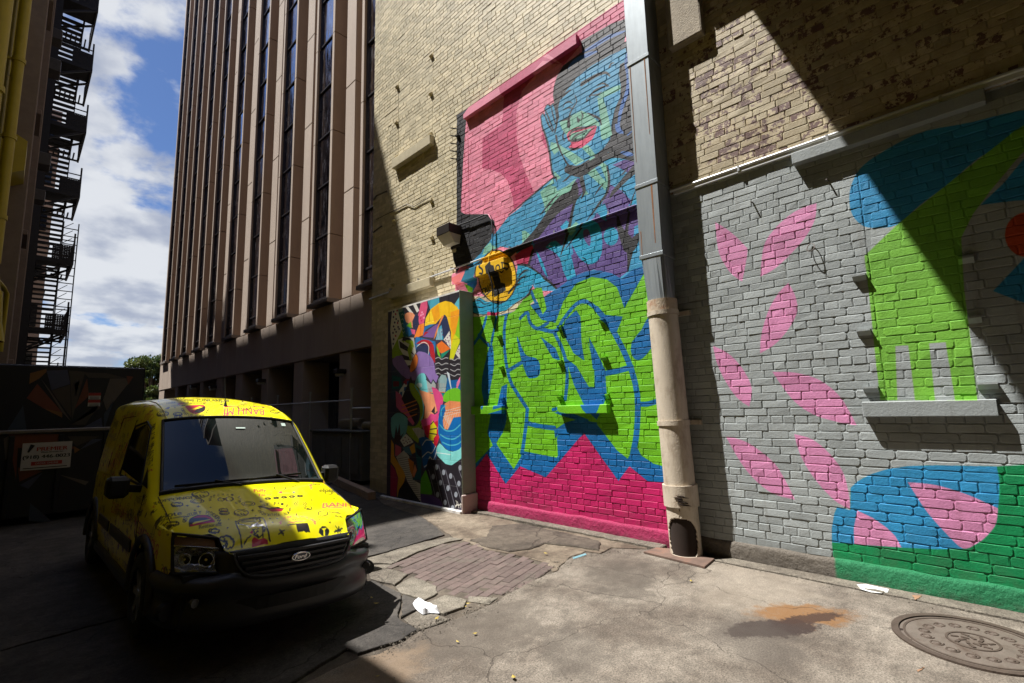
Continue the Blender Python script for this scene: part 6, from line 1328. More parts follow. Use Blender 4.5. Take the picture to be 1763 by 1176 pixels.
    P = [(-x, y) for x, y in plan[::-1]]+[(x, y) for x, y in plan[1:]]; V = []; npr = len(prof)
    for i, (x, y) in enumerate(P):
        t = np.array(P[min(i+1, len(P)-1)])-np.array(P[max(i-1, 0)]); t = t/np.linalg.norm(t); nx, ny = t[1], -t[0]
        up = float(np.interp(abs(x), [0, .30, .44, .52, .6, .82], [-.045, -.035, .0, -.012, -.03, -.03]))
        for (o_, z) in prof: V.append((x+nx*o_, y+ny*o_, z+(up if z > .45 else 0)))
    mb = MB(); mb.add(V, [(i*npr+j, (i+1)*npr+j, (i+1)*npr+j+1, i*npr+j+1) for i in range(len(P)-1) for j in range(npr-1)], 0, True); bm_ = vb(mb, 'bumper', PL)
    mb = MB(); pts = [(s_, -.222+.13*(abs(s_)/.55)**2.2, .38) for s_ in np.linspace(-.5, .5, 15)]; [mb.bar(pts[i], pts[i+1], .02, .085) for i in range(14)]; vb(mb, 'lower_intake', BK, bm_)
    for sg in (-1, 1):
        vb(MB().tube([(sg*.655, -.075, .435), (sg*.665, -.055, .435)], [.030, .033], 16), 'fog_lamp', mat('fog_lens', (.07, .07, .07), .15, .2, 0) if sg < 0 else bpy.data.materials['fog_lens'], bm_)
        vb(MB().tube([(sg*.775, .09, .365), (sg*.79, .15, .36)], [.055, .06], 16), 'tow_recess', BK, bm_)
    # ---- headlights: clear lens over reflector bowl and amber indicator
    cl = bpy.data.materials.new('headlight_lens'); cl.use_nodes = True; q = cl.node_tree.nodes['Principled BSDF']; q.inputs['Transmission Weight'].default_value = 1; q.inputs['Roughness'].default_value = .02; q.inputs['IOR'].default_value = 1.25; q.inputs['Base Color'].default_value = (.9, .92, .92, 1)
    RF = mat('headlight_reflector', (.42, .42, .42), .16, .9, .3, 26, .6, 40); AM = mat('amber_lens', (.26, .13, .06), .2, .3, .2, 60, .5, 300)
    for sg in (-1, 1):
        hl = empty('headlight'); hl.parent = root; A_, B_, C_, D_ = [np.array(v) for v in ((.500, .085, .815), (.760, .262, .860), (.762, .135, .605), (.478, -.035, .592))]
        def bil(a, c, off=0.0):
            p = A_*(1-a)*(1-c)+B_*a*(1-c)+C_*a*c+D_*(1-a)*c; nrm = np.array([.42, -.87, .28]); nrm = nrm/np.linalg.norm(nrm); bul = .045*(1-(2*a-1)**2)**.7*(.35+.65*(1-(2*c-1)**2)); p = p+nrm*(bul+off); return (sg*p[0], p[1], p[2])
        def patch(n, off, a0=0, a1=1, c0=0, c1=1, dz=lambda a, c: 0): return [bil(a0+(a1-a0)*i/n, c0+(c1-c0)*j/n, off+dz(i/n, j/n)) for i in range(n+1) for j in range(n+1)], [(i*(n+1)+j, (i+1)*(n+1)+j, (i+1)*(n+1)+j+1, i*(n+1)+j+1) for i in range(n) for j in range(n)]
        v_, f_ = patch(10, .004); vb(MB().add(v_, f_, 0, True), 'lens', cl, hl)
        v_, f_ = patch(12, -.012, .04, .96, .33, .95, lambda a, c: -.055*max(0, 1-((a-.32)/.34)**2-((c-.5)/.5)**2)-.045*max(0, 1-((a-.74)/.27)**2-((c-.5)/.48)**2)); vb(MB().add(v_, f_, 0, True), 'reflector', RF, hl)
        v_, f_ = patch(8, -.010, .10, .96, .06, .28); vb(MB().add(v_, f_, 0, True), 'indicator', AM, hl)
        v_, f_ = patch(4, -.05, -.0, 1, 0, 1); vb(MB().add(v_, f_), 'housing', BK, hl)
        fr = [bil(a, 0, .002) for a in np.linspace(0, 1, 7)]+[bil(1, c, .002) for c in np.linspace(.1, 1, 6)]+[bil(a, 1, .002) for a in np.linspace(.9, 0, 6)]+[bil(0, c, .002) for c in np.linspace(.9, 0, 6)]
        vb(MB().tube(fr, .012, 6), 'headlight_seal', BK, hl); vb(MB().tube([bil(a, .305, -.004) for a in np.linspace(.03, .97, 8)], .006, 6), 'divider', CH, hl)
        for a, r_ in ((.32, .030), (.74, .024)):
            c_ = Vector(bil(a, .64, -.05)); d_ = Vector((sg*.42, -.87, .28)).normalized(); vb(MB().tube([c_, c_+d_*.035], [r_*.55, r_*.3], 12), 'bulb', CH, hl); R_ = d_.orthogonal().normalized(); R2 = d_.cross(R_); vb(MB().tube([c_+d_*.02+R_*r_*1.5*math.cos(t)+R2*r_*1.5*math.sin(t) for t in np.linspace(0, 6.283, 18)], .004, 5), 'ring', CH, hl)
    # ---- sides: windows, seams, mouldings, arches
    def sidestrip(sg, pts, w, name, mt, off=.004):
        mb = MB(); Q = [(sg*(side_w(u, z)+off), u, z) for u, z in pts]
        for i in range(len(Q)-1): mb.bar(Q[i], Q[i+1], .008 if w < .01 else .012, w)
        return vb(mb, name, mt)
    def sidepanel(sg, poly, name, mt, off=.003):
        # fan over rows in z so that the pane follows the curved side
        P_ = np.array(poly); zs = np.linspace(P_[:, 1].min(), P_[:, 1].max(), 9); V = []; 
        for z in zs:
            xs = []
            for i in range(len(P_)):
                (u0, z0), (u1, z1) = P_[i], P_[(i+1) % len(P_)]
                if (z0-z)*(z1-z) <= 0 and z0 != z1: xs.append(u0+(u1-u0)*(z-z0)/(z1-z0))
            if len(xs) < 2: xs = [P_[np.argmin(abs(P_[:, 1]-z)), 0]]*2
            for k in range(7): u = min(xs)+(max(xs)-min(xs))*k/6; V.append((sg*(side_w(u, z)+off), u, z))
        mb = MB(); mb.add(V, [(i*7+j, i*7+j+1, (i+1)*7+j+1, (i+1)*7+j) for i in range(8) for j in range(6)], 0, True); return vb(mb, name, mt)
    SG = mat('side_glass', (.010, .010, .012), .05, 0, 0)
    for sg in (-1, 1):
        pane = sidepanel(sg, [(1.42, 1.12), (2.42, 1.14), (2.40, 1.62), (1.98, 1.66), (1.78, 1.60)], 'door_window', SG, .004); tri = sidepanel(sg, [(1.16, 1.10), (1.38, 1.11), (1.38, 1.27)], 'quarter_window', BK, .004)
        sidestrip(sg, [(1.40, 1.11), (2.44, 1.13), (2.42, 1.63), (1.98, 1.68), (1.76, 1.615), (1.40, 1.11)], .02, 'window_rubber', BK, .004)
        sidestrip(sg, [(1.30, .36), (1.22, .60), (1.20, .90), (1.22, 1.05)], .006, 'door_seam', BK, .0015); sidestrip(sg, [(2.50, .36), (2.52, .9), (2.50, 1.4), (2.47, 1.70)], .006, 'door_seam', BK, .0015); sidestrip(sg, [(3.30, .60), (3.30, 1.2), (3.28, 1.72), (2.60, 1.74)], .006, 'door_seam', BK, .0015)
        sidestrip(sg, [(1.36, .60), (2.44, .60)], .10, 'side_moulding', PL, .006); sidestrip(sg, [(2.56, .60), (3.26, .60)], .10, 'side_moulding', PL, .006)
        vb(MB().bbox(sg*.80-.035, sg*.80+.035, 1.28, 3.35, .24, .345, .02), 'sill_cover', PL)
        for u in wheels:
            arc_ = [(sg*(side_w(u, .5)+.004), u+.405*math.cos(a), zc+.415*math.sin(a)) for a in np.linspace(-.12, math.pi+.12, 20)]; vb(MB().tube(arc_, .036, 8), 'wheel_arch', PL)
            V = []; 
            for a in np.linspace(-.3, math.pi+.3, 16): V += [(sg*.80, u+.40*math.cos(a), zc+.40*math.sin(a)), (sg*.40, u+.40*math.cos(a), zc+.40*math.sin(a))]
            mb = MB(); mb.add(V, [(2*k, 2*k+2, 2*k+3, 2*k+1) for k in range(15)]); vb(mb, 'wheel_well', BK)
            wh = empty('wheel', (sg*.735, u, .322)); wh.parent = root; wh.location = (sg*.735, u, .322+(-.040 if sg < 0 else .038)*0)
            prof2 = [(-.10, .20), (-.10, .285), (-.085, .312), (-.05, .322), (.05, .322), (.085, .312), (.10, .285), (.10, .20)]; n = 36; V = []
            for k in range(n): a = 2*math.pi*k/n; V += [(x, r_*math.cos(a), r_*math.sin(a)) for x, r_ in prof2]
            vb(MB().add(V, [(k*8+j, ((k+1) % n)*8+j, ((k+1) % n)*8+j+1, k*8+j+1) for k in range(n) for j in range(7)], 0, True), 'tyre', TY, wh)
            rm = MB(); V = []; pr = [(.10*sg, .205), (.085*sg, .195), (.03*sg, .185), (.02*sg, .05), (.05*sg, .045), (.055*sg, .0)]
            for k in range(n): a = 2*math.pi*k/n; V += [(x, r_*math.cos(a), r_*math.sin(a)) for x, r_ in pr]
            rm.add(V, [(k*6+j, ((k+1) % n)*6+j, ((k+1) % n)*6+j+1, k*6+j+1) for k in range(n) for j in range(5)], 0, True); vb(rm, 'rim', BK, wh)
            for k in range(7): a = 2*math.pi*k/7; sp = MB().obox((.07*sg, .115*math.cos(a), .115*math.sin(a)), ((0, math.cos(a), math.sin(a)), (0, -math.sin(a), math.cos(a)), (1, 0, 0)), (.085, .026, .012)); vb(sp, 'spoke', AL, wh)
            vb(MB().tube([(.05*sg, 0, 0), (.088*sg, 0, 0)], [.05, .04], 14), 'hub_cap', AL, wh)
        # mirror on its stalk
        mr = empty('wing_mirror'); mr.parent = root
        mb = MB(); mb.bbox(min(sg*.89, sg*1.05), max(sg*.89, sg*1.05), 1.30, 1.45, 1.02, 1.20, .03); o = vb(mb, 'mirror_shell', BK, mr); vb(MB().bbox(min(sg*.905, sg*1.035), max(sg*.905, sg*1.035), 1.452, 1.457, 1.04, 1.185, .002), 'mirror_glass', CH, mr); vb(MB().bar((sg*.79, 1.40, 1.08), (sg*.93, 1.38, 1.10), .07, .06), 'mirror_arm', BK, mr)
        vb(MB().bbox(min(sg*.795, sg*.828), max(sg*.795, sg*.828), .42, .52, .50, .555, .008), 'side_marker', RD)
        # drip channel on the roof
        pts = [(sg*vi(_WE, u)*.86, u+warp(u, .6), top_z(vi(_WE, u)*.86, u)+.002) for u in np.arange(1.72, 4.3, .2)]; vb(MB().tube(pts, .007, 5), 'roof_channel', m)
    # bonnet seams
    for sg in (-1, 1):
        pts = []
        for u in np.linspace(.30, .90, 8): s_ = .735; uc = inv_u(s_, u+warp(u, s_)); pts.append((sg*s_, u+warp(u, s_)-.03, top_z(s_, inv_u(s_, u+warp(u, s_)-.03))+.0008))
        vb(MB().tube(pts, .0035, 5), 'bonnet_seam', BK)
    # roof aerial
    q = px_top((388, 699)); z = top_z(q[0], inv_u(q[0], q[1])); vb(MB().tube([(q[0], q[1], z-.01), (q[0], q[1]+.01, z+.05)], [.022, .008], 10).tube([(q[0], q[1]+.01, z+.04), (q[0]-.01, q[1]+.12, z+.40)], [.0045, .002], 6), 'aerial', BK)
    # underside and dark cabin so nothing shows through
    vb(MB().box(-.72, .72, .02, 4.35, .24, .60), 'floor_pan', BK); vb(MB().box(-.66, .66, 1.35, 4.2, .6, 1.35), 'interior', BK)
    return root
# ------------------------------------------------------------------ ground
def gz(px, z=0.0): return [tuple(p[:2]) for p in on_z(px, z)]
def c8(pts): return [(560+x/2.5186, 830+y/2.5186) for x, y in pts]
def ragged(poly, step=.05, amp=.012, seed=1):
    from mathutils import noise as mn
    out = []; n = len(poly)
    for i in range(n):
        a, b = Vector(poly[i]), Vector(poly[(i+1) % n]); L = (b-a).length; k = max(1, min(60, int(L/step)))
        d = (b-a).normalized() if L else Vector((1, 0)); nn = Vector((-d.y, d.x))
        for j in range(k):
            p = a+(b-a)*j/k; w = mn.noise(Vector((p.x*6, p.y*6, seed)))*amp*2+mn.noise(Vector((p.x*25, p.y*25, seed+3)))*amp*.7
            if max(abs(p.x), abs(p.y)) > 7.5: w = 0
            out.append((p.x+nn.x*w, p.y+nn.y*w))
    return out
def area2(p): return sum(p[i][0]*p[(i+1) % len(p)][1]-p[(i+1) % len(p)][0]*p[i][1] for i in range(len(p)))
def inpoly(p, poly):
    c = False; n = len(poly)
    for i in range(n):
        (x0, y0), (x1, y1) = poly[i], poly[(i+1) % n]
        if (y0 > p[1]) != (y1 > p[1]) and p[0] < (x1-x0)*(p[1]-y0)/(y1-y0)+x0: c = not c
    return c
def ground_mat(name, A, B, stains=(), rough=.85, bump=.9, speck=.75):
    m = bpy.data.materials.new(name); m.use_nodes = True; nt = m.node_tree; N, L = nt.nodes, nt.links; b = N['Principled BSDF']; pos = N.new('ShaderNodeNewGeometry').outputs['Position']
    col = nmix(nt, nrange(nt, nnoise(nt, pos, 1.1, 8, .62), .35, .66), A, B); col = nmix(nt, 1.0, col, nrange(nt, nnoise(nt, pos, 7, 10, .8), .3, .7, .66, 1.3), 'MULTIPLY')
    col = nmix(nt, 1.0, col, nrange(nt, nnoise(nt, pos, 75, 6, .9), .36, .64, 1-speck*.75, 1+speck*.75), 'MULTIPLY')
    v = N.new('ShaderNodeTexVoronoi'); v.inputs['Scale'].default_value = 120; L.new(pos, v.inputs['Vector']); pal = nrange(nt, v.outputs['Distance'], .16, .08); keep = nrange(nt, nnoise(nt, pos, 17, 3), .52, .6); col = nmix(nt, nmath(nt, 'MULTIPLY', nmath(nt, 'MULTIPLY', pal, keep), speck*.8), col, tuple(min(1, 2.1*c) for c in B))
    for (cx, cy, rx, ry, ang, colr, amt, ns, lo, hi) in stains:
        wn = N.new('ShaderNodeTexNoise'); wn.inputs['Scale'].default_value = 2.6/max(rx, ry)**.5; wn.inputs['Detail'].default_value = 9; wn.inputs['Roughness'].default_value = .68; L.new(pos, wn.inputs['Vector']); wv = N.new('ShaderNodeVectorMath'); wv.operation = 'MULTIPLY_ADD'; L.new(wn.outputs['Color'], wv.inputs[0]); wk = 2.6*min(rx, ry); wv.inputs[1].default_value = (wk, wk, 0); L.new(pos, wv.inputs[2]); ws = N.new('ShaderNodeVectorMath'); ws.operation = 'SUBTRACT'; L.new(wv.outputs[0], ws.inputs[0]); ws.inputs[1].default_value = (wk*.5, wk*.5, 0)
        mp = N.new('ShaderNodeMapping'); mp.vector_type = 'TEXTURE'; mp.inputs['Location'].default_value = (cx, cy, 0); mp.inputs['Rotation'].default_value = (0, 0, ang); mp.inputs['Scale'].default_value = (rx*1.25, ry*1.25, 1); L.new(ws.outputs[0], mp.inputs[0])
        ln = N.new('ShaderNodeVectorMath'); ln.operation = 'LENGTH'; L.new(mp.outputs[0], ln.inputs[0]); msk = nrange(nt, ln.outputs['Value'], 1.0, .35)
        f = nrange(nt, nmath(nt, 'ADD', nmath(nt, 'MULTIPLY', msk, .55), nmath(nt, 'MULTIPLY', nnoise(nt, pos, ns, 9, .72), .9)), lo, hi, 0, amt); f = nmath(nt, 'MULTIPLY', f, nrange(nt, msk, .0, .12)); col = nmix(nt, f, col, colr)
    # hairline cracks
    v2 = N.new('ShaderNodeTexVoronoi'); v2.feature = 'DISTANCE_TO_EDGE'; v2.inputs['Scale'].default_value = .62; n2 = N.new('ShaderNodeTexNoise'); n2.inputs['Scale'].default_value = 3; n2.inputs['Detail'].default_value = 6; L.new(pos, n2.inputs['Vector']); vv = N.new('ShaderNodeVectorMath'); vv.operation = 'MULTIPLY_ADD'; L.new(n2.outputs['Color'], vv.inputs[0]); vv.inputs[1].default_value = (.5, .5, 0); L.new(pos, vv.inputs[2]); L.new(vv.outputs[0], v2.inputs['Vector'])
    ck = nrange(nt, v2.outputs['Distance'], .004, .0015); col = nmix(nt, nmath(nt, 'MULTIPLY', ck, .45), col, tuple(.3*c for c in A))
    L.new(col, b.inputs['Base Color']); b.inputs['Roughness'].default_value = rough; b.inputs['Specular IOR Level'].default_value = .25
    h = nmath(nt, 'ADD', nmath(nt, 'MULTIPLY', nnoise(nt, pos, 12, 8, .7), .8), nmath(nt, 'MULTIPLY', nnoise(nt, pos, 160, 3), .35)); h = nmath(nt, 'SUBTRACT', h, nmath(nt, 'MULTIPLY', ck, .5))
    bp = N.new('ShaderNodeBump'); bp.inputs['Strength'].default_value = bump; bp.inputs['Distance'].default_value = .012; L.new(h, bp.inputs['Height']); L.new(bp.outputs[0], b.inputs['Normal']); return m
def build_ground():
    G = lambda px: gz([px])[0]
    r0, r1, r2 = G((1385, 1058)), G((1335, 1086)), G((1070, 995)); s1 = G((1300, 1000)); s2 = G((985, 1120)); s3 = G((830, 1080))
    st = [(s1[0], s1[1], 1.1, .6, .2, (.27, .23, .18), .45, 3, .35, 1.3), (r2[0], r2[1], .75, .42, .5, (.062, .052, .042), .7, 5, .55, 1.1), (s2[0], s2[1], .5, .3, .9, (.07, .06, .05), .5, 4, .55, 1.1), (s3[0], s3[1], .8, .5, .2, (.075, .062, .05), .6, 3, .6, .95),
          (r0[0], r0[1], .44, .22, 2.4, (.17, .085, .032), .9, 12, .42, 1.0), (r1[0]+.03, r1[1]+.02, .50, .15, 2.45, (.032, .021, .018), .95, 26, .62, .86), (r0[0]-.05, r0[1]-.04, .34, .10, 2.5, (.04, .022, .016), .9, 30, .66, .88), (r1[0]-.25, r1[1]+.05, .55, .35, .6, (.06, .05, .042), .6, 7, .55, 1.1), (1.75, 3.2, .6, .4, 0, (.20, .14, .09), .6, 5, .4, 1.2)]
    MC = ground_mat('worn_concrete', (.098, .080, .064), (.192, .166, .136), st)
    MC2 = ground_mat('broken_concrete', (.10, .085, .068), (.17, .15, .12)); MA = ground_mat('old_asphalt', (.038, .034, .031), (.070, .062, .054), (), .9, .8, .5); MD = ground_mat('dusty_soil', (.050, .040, .031), (.105, .086, .067), (), .95, 1.0, .3); MBr = ground_mat('brown_apron', (.075, .055, .04), (.19, .155, .115), (), .9, .8, .4)
    # base sheet to the horizon, with lumps near by
    tag(MB().box(-400, 900, -400, 1200, -1.2, -.10).build('ground', MD), kind='structure')
    root = empty('pavement', (0, 0, 0)); tag(root, kind='structure')
    from mathutils import noise as mn
    xs = np.arange(-1.3, 6.0, .07); ys = np.arange(-2.5, 12.0, .07); V = [(x, y, -.018+mn.noise(Vector((x*3, y*3, 0)))*.007+mn.noise(Vector((x*14, y*14, 0)))*.005) for x in xs for y in ys]; ny = len(ys)
    MB().add(V, [(i*ny+j, (i+1)*ny+j, (i+1)*ny+j+1, i*ny+j+1) for i in range(len(xs)-1) for j in range(ny-1)], 0, True).build('soil', MD, root)
    def slab(name, poly, top, m, seed, amp=.012, inset=.004, step=.05):
        P = ragged(poly, step, amp, seed); 
        if area2(P) < 0: P = P[::-1]
        # outer wall straight down, chamfered lip following the edge, flat top
        n = len(P); V = [(x, y, -.16) for x, y in P]+[(x, y, top-inset) for x, y in P]
        Q = []
        for i in range(n):
            a, b = Vector(P[i-1]), Vector(P[(i+1) % n]); d = (b-a); d = d.normalized() if d.length > 1e-6 else Vector((1, 0)); Q.append((P[i][0]-d.y*inset*1.3, P[i][1]+d.x*inset*1.3))
        V += [(x, y, top) for x, y in Q]; F = [(k*n+i, k*n+(i+1) % n, (k+1)*n+(i+1) % n, (k+1)*n+i) for k in (0, 1) for i in range(n)]+[tuple(2*n+i for i in range(n))]
        return MB().add(V, F).build(name, m, root)
    CX = 5.585
    main = gz(c8([(1400,292),(1250,288),(1195,312),(1130,305),(1060,330),(1000,388),(942,406),(820,470),(722,527),(560,594),(405,645),(345,688),(300,705),(232,745),(150,758)]))
    main = [(CX, 3.02)]+main+[(1.35, 3.42), (.35, 3.30), (-1.15, 3.45), (-1.15, -5), (CX, -5)]
    slab('concrete_slab', main, .0, MC, 1, .010)
    sheet = gz(c8([(205,428),(332,484),(312,588),(392,640),(335,682),(142,742),(95,722)]))
    slab('asphalt_sheet', sheet+[(1.45, 3.50), (.45, 3.36), (-1.15, 3.52), (-1.15, 5.6), (2.3, 5.75), (2.55, 4.9)], .006, MA, 2, .012)
    slab('asphalt', gz(c8([(178,325),(300,292),(428,254),(515,228),(478,192),(418,152),(252,96),(212,66),(120,20)]))+[(5.42, 9.7), (5.35, 12), (7.3, 12.2), (8.8, 12.2), (8.8, 60), (-1.15, 60), (-1.15, 5.64), (2.3, 5.80)], .004, MA, 3, .014)
    for k, p in enumerate([[(182,332),(300,296),(430,258),(540,240),(596,246),(518,262),(400,302),(290,352),(200,350)], [(183,356),(285,356),(268,372),(186,388)], [(186,394),(268,375),(358,398),(300,444),(200,420)], [(304,452),(378,408),(486,450),(490,478),(432,508),(322,476)],
                              [(438,520),(520,490),(608,512),(600,542),(512,572),(450,552)], [(340,592),(400,554),(440,556),(540,592),(402,640)], [(620,492),(748,497),(712,524),(618,514)], [(336,488),(424,514),(436,545),(400,550),(330,584)]]):
        slab('broken_slab', gz(c8(p)), [.002, -.004, .003, 0, .004, -.003, -.006, .002][k], MC2 if k != 7 else MA, 5+k, .010)
    slab('apron', gz(c8([(254,94),(218,62),(270,62),(430,96),(580,134),(700,140),(900,190),(1400,262),(1395,286),(1245,280),(1192,306),(1130,296),(1056,324),(995,384),(950,344),(800,306),(700,290),(620,258),(560,238),(484,188),(422,150)])), -.008, MBr, 20, .012)
    slab('asphalt_lump', gz(c8([(628,252),(700,238),(722,192),(850,182),(1000,215),(1150,246),(1190,262),(1186,296),(1100,282),(950,266),(892,290),(800,300),(700,282)])), .012, ground_mat('worn_brown_asphalt', (.045, .036, .029), (.095, .077, .06), (), .9, 1.0, .4), 21, .018, .012)
    # strip along the wall foot, with its open joint
    slab('wall_strip', [(WX-.02, 6.6), (5.66, 6.6), (5.63, 3.05), (WX-.02, 3.05)], .022, MC2, 22, .02, .01); slab('wall_strip', [(WX-.02, 2.30), (CX+.03, 2.42), (CX+.03, -5), (WX-.02, -5)], .008, MC2, 23, .006, .006)
    # brick pavers
    pav = gz(c8([(288,354),(400,304),(520,266),(620,262),(700,292),(800,308),(950,348),(992,386),(940,402),(820,464),(745,492),(620,488),(500,458),(362,396)])); PB = mat('paving_brick', (.098, .070, .062), .85, 0, .2, 14, .5, 70, dirt=(.095, .080, .064), dscale=2.4, damt=.95, obj_rand=.18)
    mesh = []
    for k in range(5):
        mb = MB(); mb.bbox(0, .203, 0, .097, -.06, 0, .005, jit=.0016); me = bpy.data.meshes.new('brick'); me.from_pydata(mb.v, [], mb.f); me.materials.append(PB); mesh.append(me)
    rnd = random.Random(9); a = math.atan2(gz(c8([(540,250)]))[0][1]-gz(c8([(285,352)]))[0][1], gz(c8([(540,250)]))[0][0]-gz(c8([(285,352)]))[0][0]); ca, sa = math.cos(a), math.sin(a); o = pav[0]; cnt = 0
    for r in range(-24, 30):
        for c in range(-6, 14):
            lx = c*.209+(.1045 if r % 2 else 0)+rnd.uniform(-.002, .002); ly = r*.102; wx = o[0]+(lx+.1)*ca-(ly+.047)*sa; wy = o[1]+(lx+.1)*sa+(ly+.047)*ca
            if not inpoly((wx, wy), pav): continue
            zz = -.008+.008*mn.noise(Vector((wx*1.6, wy*1.6, 3)))+rnd.uniform(-.003, .003); inst('brick', mesh[rnd.randrange(5)], (o[0]+lx*ca-ly*sa, o[1]+lx*sa+ly*ca, zz), root, (1, 1, 1), (rnd.uniform(-.012, .012), rnd.uniform(-.012, .012), a+rnd.uniform(-.012, .012)))
    # manhole
    cx, cy, R = 4.93, .277, .463; r = empty('manhole_cover', (cx, cy, 0), 'round cast iron manhole cover with worn relief set in the concrete slab', 'manhole cover')
    IR = mat('worn_cast_iron', (.135, .11, .09), .6, .25, .15, 9, .4, 80, dirt=(.075, .05, .035), dscale=5, damt=.8); ID = mat('dark_cast_iron', (.075, .055, .042), .65, .3, .2, 12, .4, 60)
    def ringm(r0_, r1_, z0, z1, m, name, n=64, parent=r):
        V = []; 
        for k in range(n): t = 2*math.pi*k/n; c, s = math.cos(t), math.sin(t); V += [(cx+r0_*c, cy+r0_*s, z0), (cx+r0_*c, cy+r0_*s, z1), (cx+r1_*c, cy+r1_*s, z1), (cx+r1_*c, cy+r1_*s, z0)]
        return MB().add(V, [(4*k+j, 4*((k+1) % n)+j, 4*((k+1) % n)+j+1, 4*k+j+1) for k in range(n) for j in range(3)]).build(name, m, parent)
    MB().tube([(cx, cy, -.01), (cx, cy, .006)], R-.052, 64).build('cover', IR, r); ringm(R-.045, R, -.01, .014, ID, 'frame'); ringm(R-.052, R-.045, -.01, .002, M['soot_and_hole'], 'gap_darkness'); ringm(R-.085, R-.070, .0, .010, ID, 'relief_ring'); ringm(.135, .150, .0, .011, ID, 'relief_ring')
    for k in range(16):
        t = 2*math.pi*k/16; pts = [(cx+(.265+.042*math.cos(q)*(.4+.6*q/9))*math.cos(t)-.042*math.sin(q)*(.4+.6*q/9)*math.sin(t), cy+(.265+.042*math.cos(q)*(.4+.6*q/9))*math.sin(t)+.042*math.sin(q)*(.4+.6*q/9)*math.cos(t), .006) for q in np.linspace(0, 9, 16)]; MB().tube(pts, .006, 4).build('scroll', ID, r)
    for k in range(14):
        t = 2*math.pi*k/14; rr = .10 if k % 2 else .055; MB().obox((cx+rr*math.cos(t), cy+rr*math.sin(t), .007), ((math.cos(t+.6), math.sin(t+.6), 0), (-math.sin(t+.6), math.cos(t+.6), 0), (0, 0, 1)), (.022, .010, .005)).build('boss', ID, r)
    for px in ((1551, 1083), (1566, 1102)): q = on_z([px], .008)[0]; MB().box(q[0]-.018, q[0]+.018, q[1]-.012, q[1]+.012, .004, .0085).build('pick_hole_darkness', M['soot_and_hole'], r)
    # steel plate under the downspout
    P = gz([(1108, 950), (1130, 943), (1168, 946), (1230, 962), (1213, 976)], .02); q = MB().prism([tuple(p) for p in (P if area2(P) > 0 else P[::-1])], .004, .024, inset=.003).build('steel_plate', M['rust_plate']); tag(q, 'rusty flat steel plate lying under the foot of the downspout', 'steel plate')
    # litter
    rnd = random.Random(3); OL = gz(smooth([(711,1036),(722,1033),(737,1038),(752,1047),(756,1053),(741,1052),(728,1055),(716,1046)], 3), .02); c = np.mean(OL, 0); V = []; R = 6; n = len(OL)
    for r_ in range(R):
        f = 1-r_/R
        for (x, y) in OL: V.append((c[0]+(x-c[0])*f+rnd.uniform(-.004, .004), c[1]+(y-c[1])*f+rnd.uniform(-.004, .004), .006+(.012 if r_ == 0 else .022)*(r_ > 0)+rnd.uniform(0, .016)*(r_ > 0)+.012*math.sin((x-c[0])*f*70)*(r_ > 0)))
    V.append((c[0], c[1], .04)); F = [(r_*n+i, r_*n+(i+1) % n, (r_+1)*n+(i+1) % n, (r_+1)*n+i) for r_ in range(R-1) for i in range(n)]+[((R-1)*n+i, (R-1)*n+(i+1) % n, R*n) for i in range(n)]
    o = MB().add(V, F).build('paper_litter', mat('white_tissue', (.72, .72, .74), .8, 0, .03)); tag(o, 'crumpled white paper tissue lying on the broken slabs right of the van', 'paper litter')
    # grit and crumbs of broken concrete, thick along the joints
    mb = MB(); rnd = random.Random(8); joints = gz(c8([(1400,292),(1195,312),(1060,330),(942,406),(820,470),(722,527),(560,594),(405,645),(345,688),(232,745)]))+[(CX+.01, 2.2), (CX+.01, 1.0), (CX+.01, -.3)]
    def crumb(x, y, s):
        h = [rnd.uniform(.6, 1.2)*s for _ in range(6)]; V = [(x-h[0], y, .001), (x, y-h[1], .001), (x+h[2], y, .001), (x, y+h[3], .001), (x+rnd.uniform(-.3, .3)*s, y+rnd.uniform(-.3, .3)*s, h[4])]; mb.add([(a_, b_, c_+.0) for a_, b_, c_ in V], [(0, 1, 4), (1, 2, 4), (2, 3, 4), (3, 0, 4)])
    for k in range(2600):
        if k % 3:
            i = rnd.randrange(len(joints)-1); t = rnd.random(); a_, b_ = joints[i], joints[i+1]
            if math.dist(a_, b_) > 2.5: continue
            crumb(a_[0]+(b_[0]-a_[0])*t+rnd.gauss(0, .07), a_[1]+(b_[1]-a_[1])*t+rnd.gauss(0, .07), abs(rnd.gauss(0, .0045))+.0015)
        else: crumb(rnd.uniform(1.2, 5.5), rnd.uniform(.2, 4.6), abs(rnd.gauss(0, .0028))+.001)
    o = mb.build('grit', MC2); tag(o, 'fine grey grit scattered over the slabs and along their joints', 'grit', kind='stuff')
    lf = mat('dry_leaf', (.34, .25, .05), .7, 0, .2); lm = bpy.data.meshes.new('fallen_leaf'); lm.from_pydata([(-.016, 0, .004), (0, -.009, .002), (.018, .001, .008), (.002, .010, .003), (0, 0, .007)], [], [(0, 1, 4), (1, 2, 4), (2, 3, 4), (3, 0, 4)]); lm.materials.append(lf)
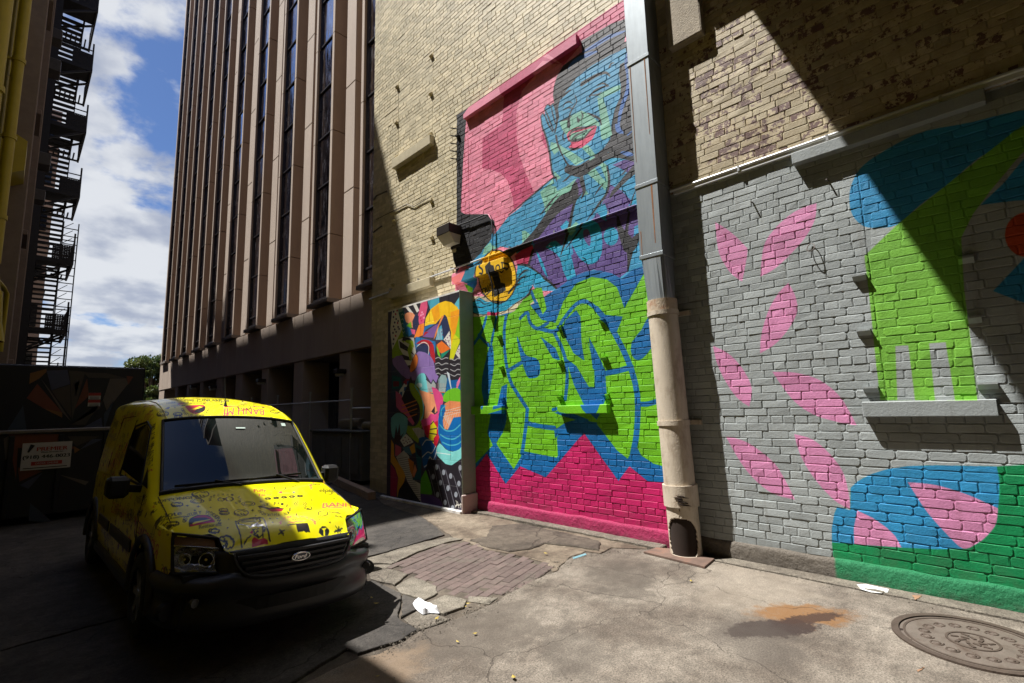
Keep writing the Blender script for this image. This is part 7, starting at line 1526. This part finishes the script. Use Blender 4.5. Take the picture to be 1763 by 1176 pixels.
    for k, px in enumerate([(615, 1020), (640, 1032), (648, 1042), (802, 1047), (806, 1042), (752, 1068), (788, 1108), (818, 1094), (884, 1170), (650, 1168), (1190, 1003), (940, 955)]):
        q = G(px); o = inst('fallen_leaf', lm, (q[0], q[1], .012), None, (1.0+.3*(k % 3),)*3, (0, 0, k*1.3)); tag(o, ['dry yellow leaf nearest the van bumper in its shadow', 'dry leaf in the van shadow, second from the bumper', 'dry leaf lowest in the van shadow beside the asphalt edge', 'dry leaf on the last broken slab by the concrete joint', 'dry leaf just above the joint of the broken slab', 'dry leaf just right of the white paper tissue', 'dry leaf alone on the concrete below the brick paving', 'dry leaf right of centre on the open concrete slab', 'dry leaf at the bottom edge of the picture', 'dry leaf at the ragged lower edge of the shade', 'dry leaf on the concrete right below the downspout plate', 'dry leaf on the dark apron above the brick paving'][k], 'leaf', 'dry leaves on the paving')
    PW_ = mat('flaking_white_paint', (.55, .55, .53), .7, 0, .2, 30); PO = mat('faded_orange_paint', (.23, .13, .075), .8, 0, .3, 30); PC = mat('faded_cyan_paint', (.12, .24, .28), .8, 0, .3, 30)
    for pts, m_, nm in (([(1475,1006),(1490,1005),(1530,1014),(1528,1020),(1500,1018),(1480,1012)], PW_, 'white_paint_patch'), ([(1570,1024),(1588,1025),(1582,1030),(1575,1031)], PO, 'orange_paint_patch'), ([(1576,1150),(1592,1145),(1588,1151),(1580,1154)], PO, 'orange_paint_dash'), ([(985,958),(1008,951),(1010,953),(988,961)], PC, 'cyan_paint_dash')):
        P = ragged(gz(pts, .014), .015, .004, 4); P = P if area2(P) > 0 else P[::-1]; MB().add([(x, y, .0285 if 'spill' in nm else .0125 if x > CX+.03 else .004) for x, y in P], [tuple(range(len(P)))]).build(nm, m_, root)
# ------------------------------------------------------------------ build everything
build_ground()
_, MWALL, WCV, WIM = build_wall()
build_board(MWALL); build_downspout(); build_wall_fittings()
build_office(); build_yard(); build_left(); build_fire_escape(); build_container(); build_tree()
build_van()
# the enclosed footbridge over the alley behind and above the camera: its end edge throws the slanting shade on the wall
def build_bridge():
    r = empty('footbridge', (0, -10, 9.5), 'enclosed footbridge crossing above the alley, out of view, behind and over the camera', 'footbridge'); e = -.79+.357*9.5
    C = mat('bridge_concrete', (.22, .20, .17), .9, 0, .1); MB().box(-16, WX-.02, -14, e, 9.5, 9.9).build('deck', C, r); MB().box(-16, WX-.02, e-.25, e-.004, 9.9, 12.6).build('side_wall', C, r); MB().box(-16, WX-.02, -14, e-.01, 12.6, 12.9).build('roof', C, r); MB().box(-16, WX-.02, -14, -13.8, 9.9, 12.6).build('side_wall', C, r)
build_bridge()

# unseen blocks added round the alley, set back to cut sky light only
o = MB().box(-40, -10, -30, 16, 0, 32).build('rear_sky_blocker', mat('rear_blocker_brown', (.14, .10, .08), .9, 0, .1)); tag(o, 'added unseen block behind the low yellow building, cuts sky light', 'building')
o = MB().box(-16, 22, -40, -15, 0, 30).build('end_sky_blocker', mat('end_blocker_tan', (.20, .17, .14), .9, 0, .1)); tag(o, 'added unseen block behind the camera, cuts sky light in the alley', 'building')
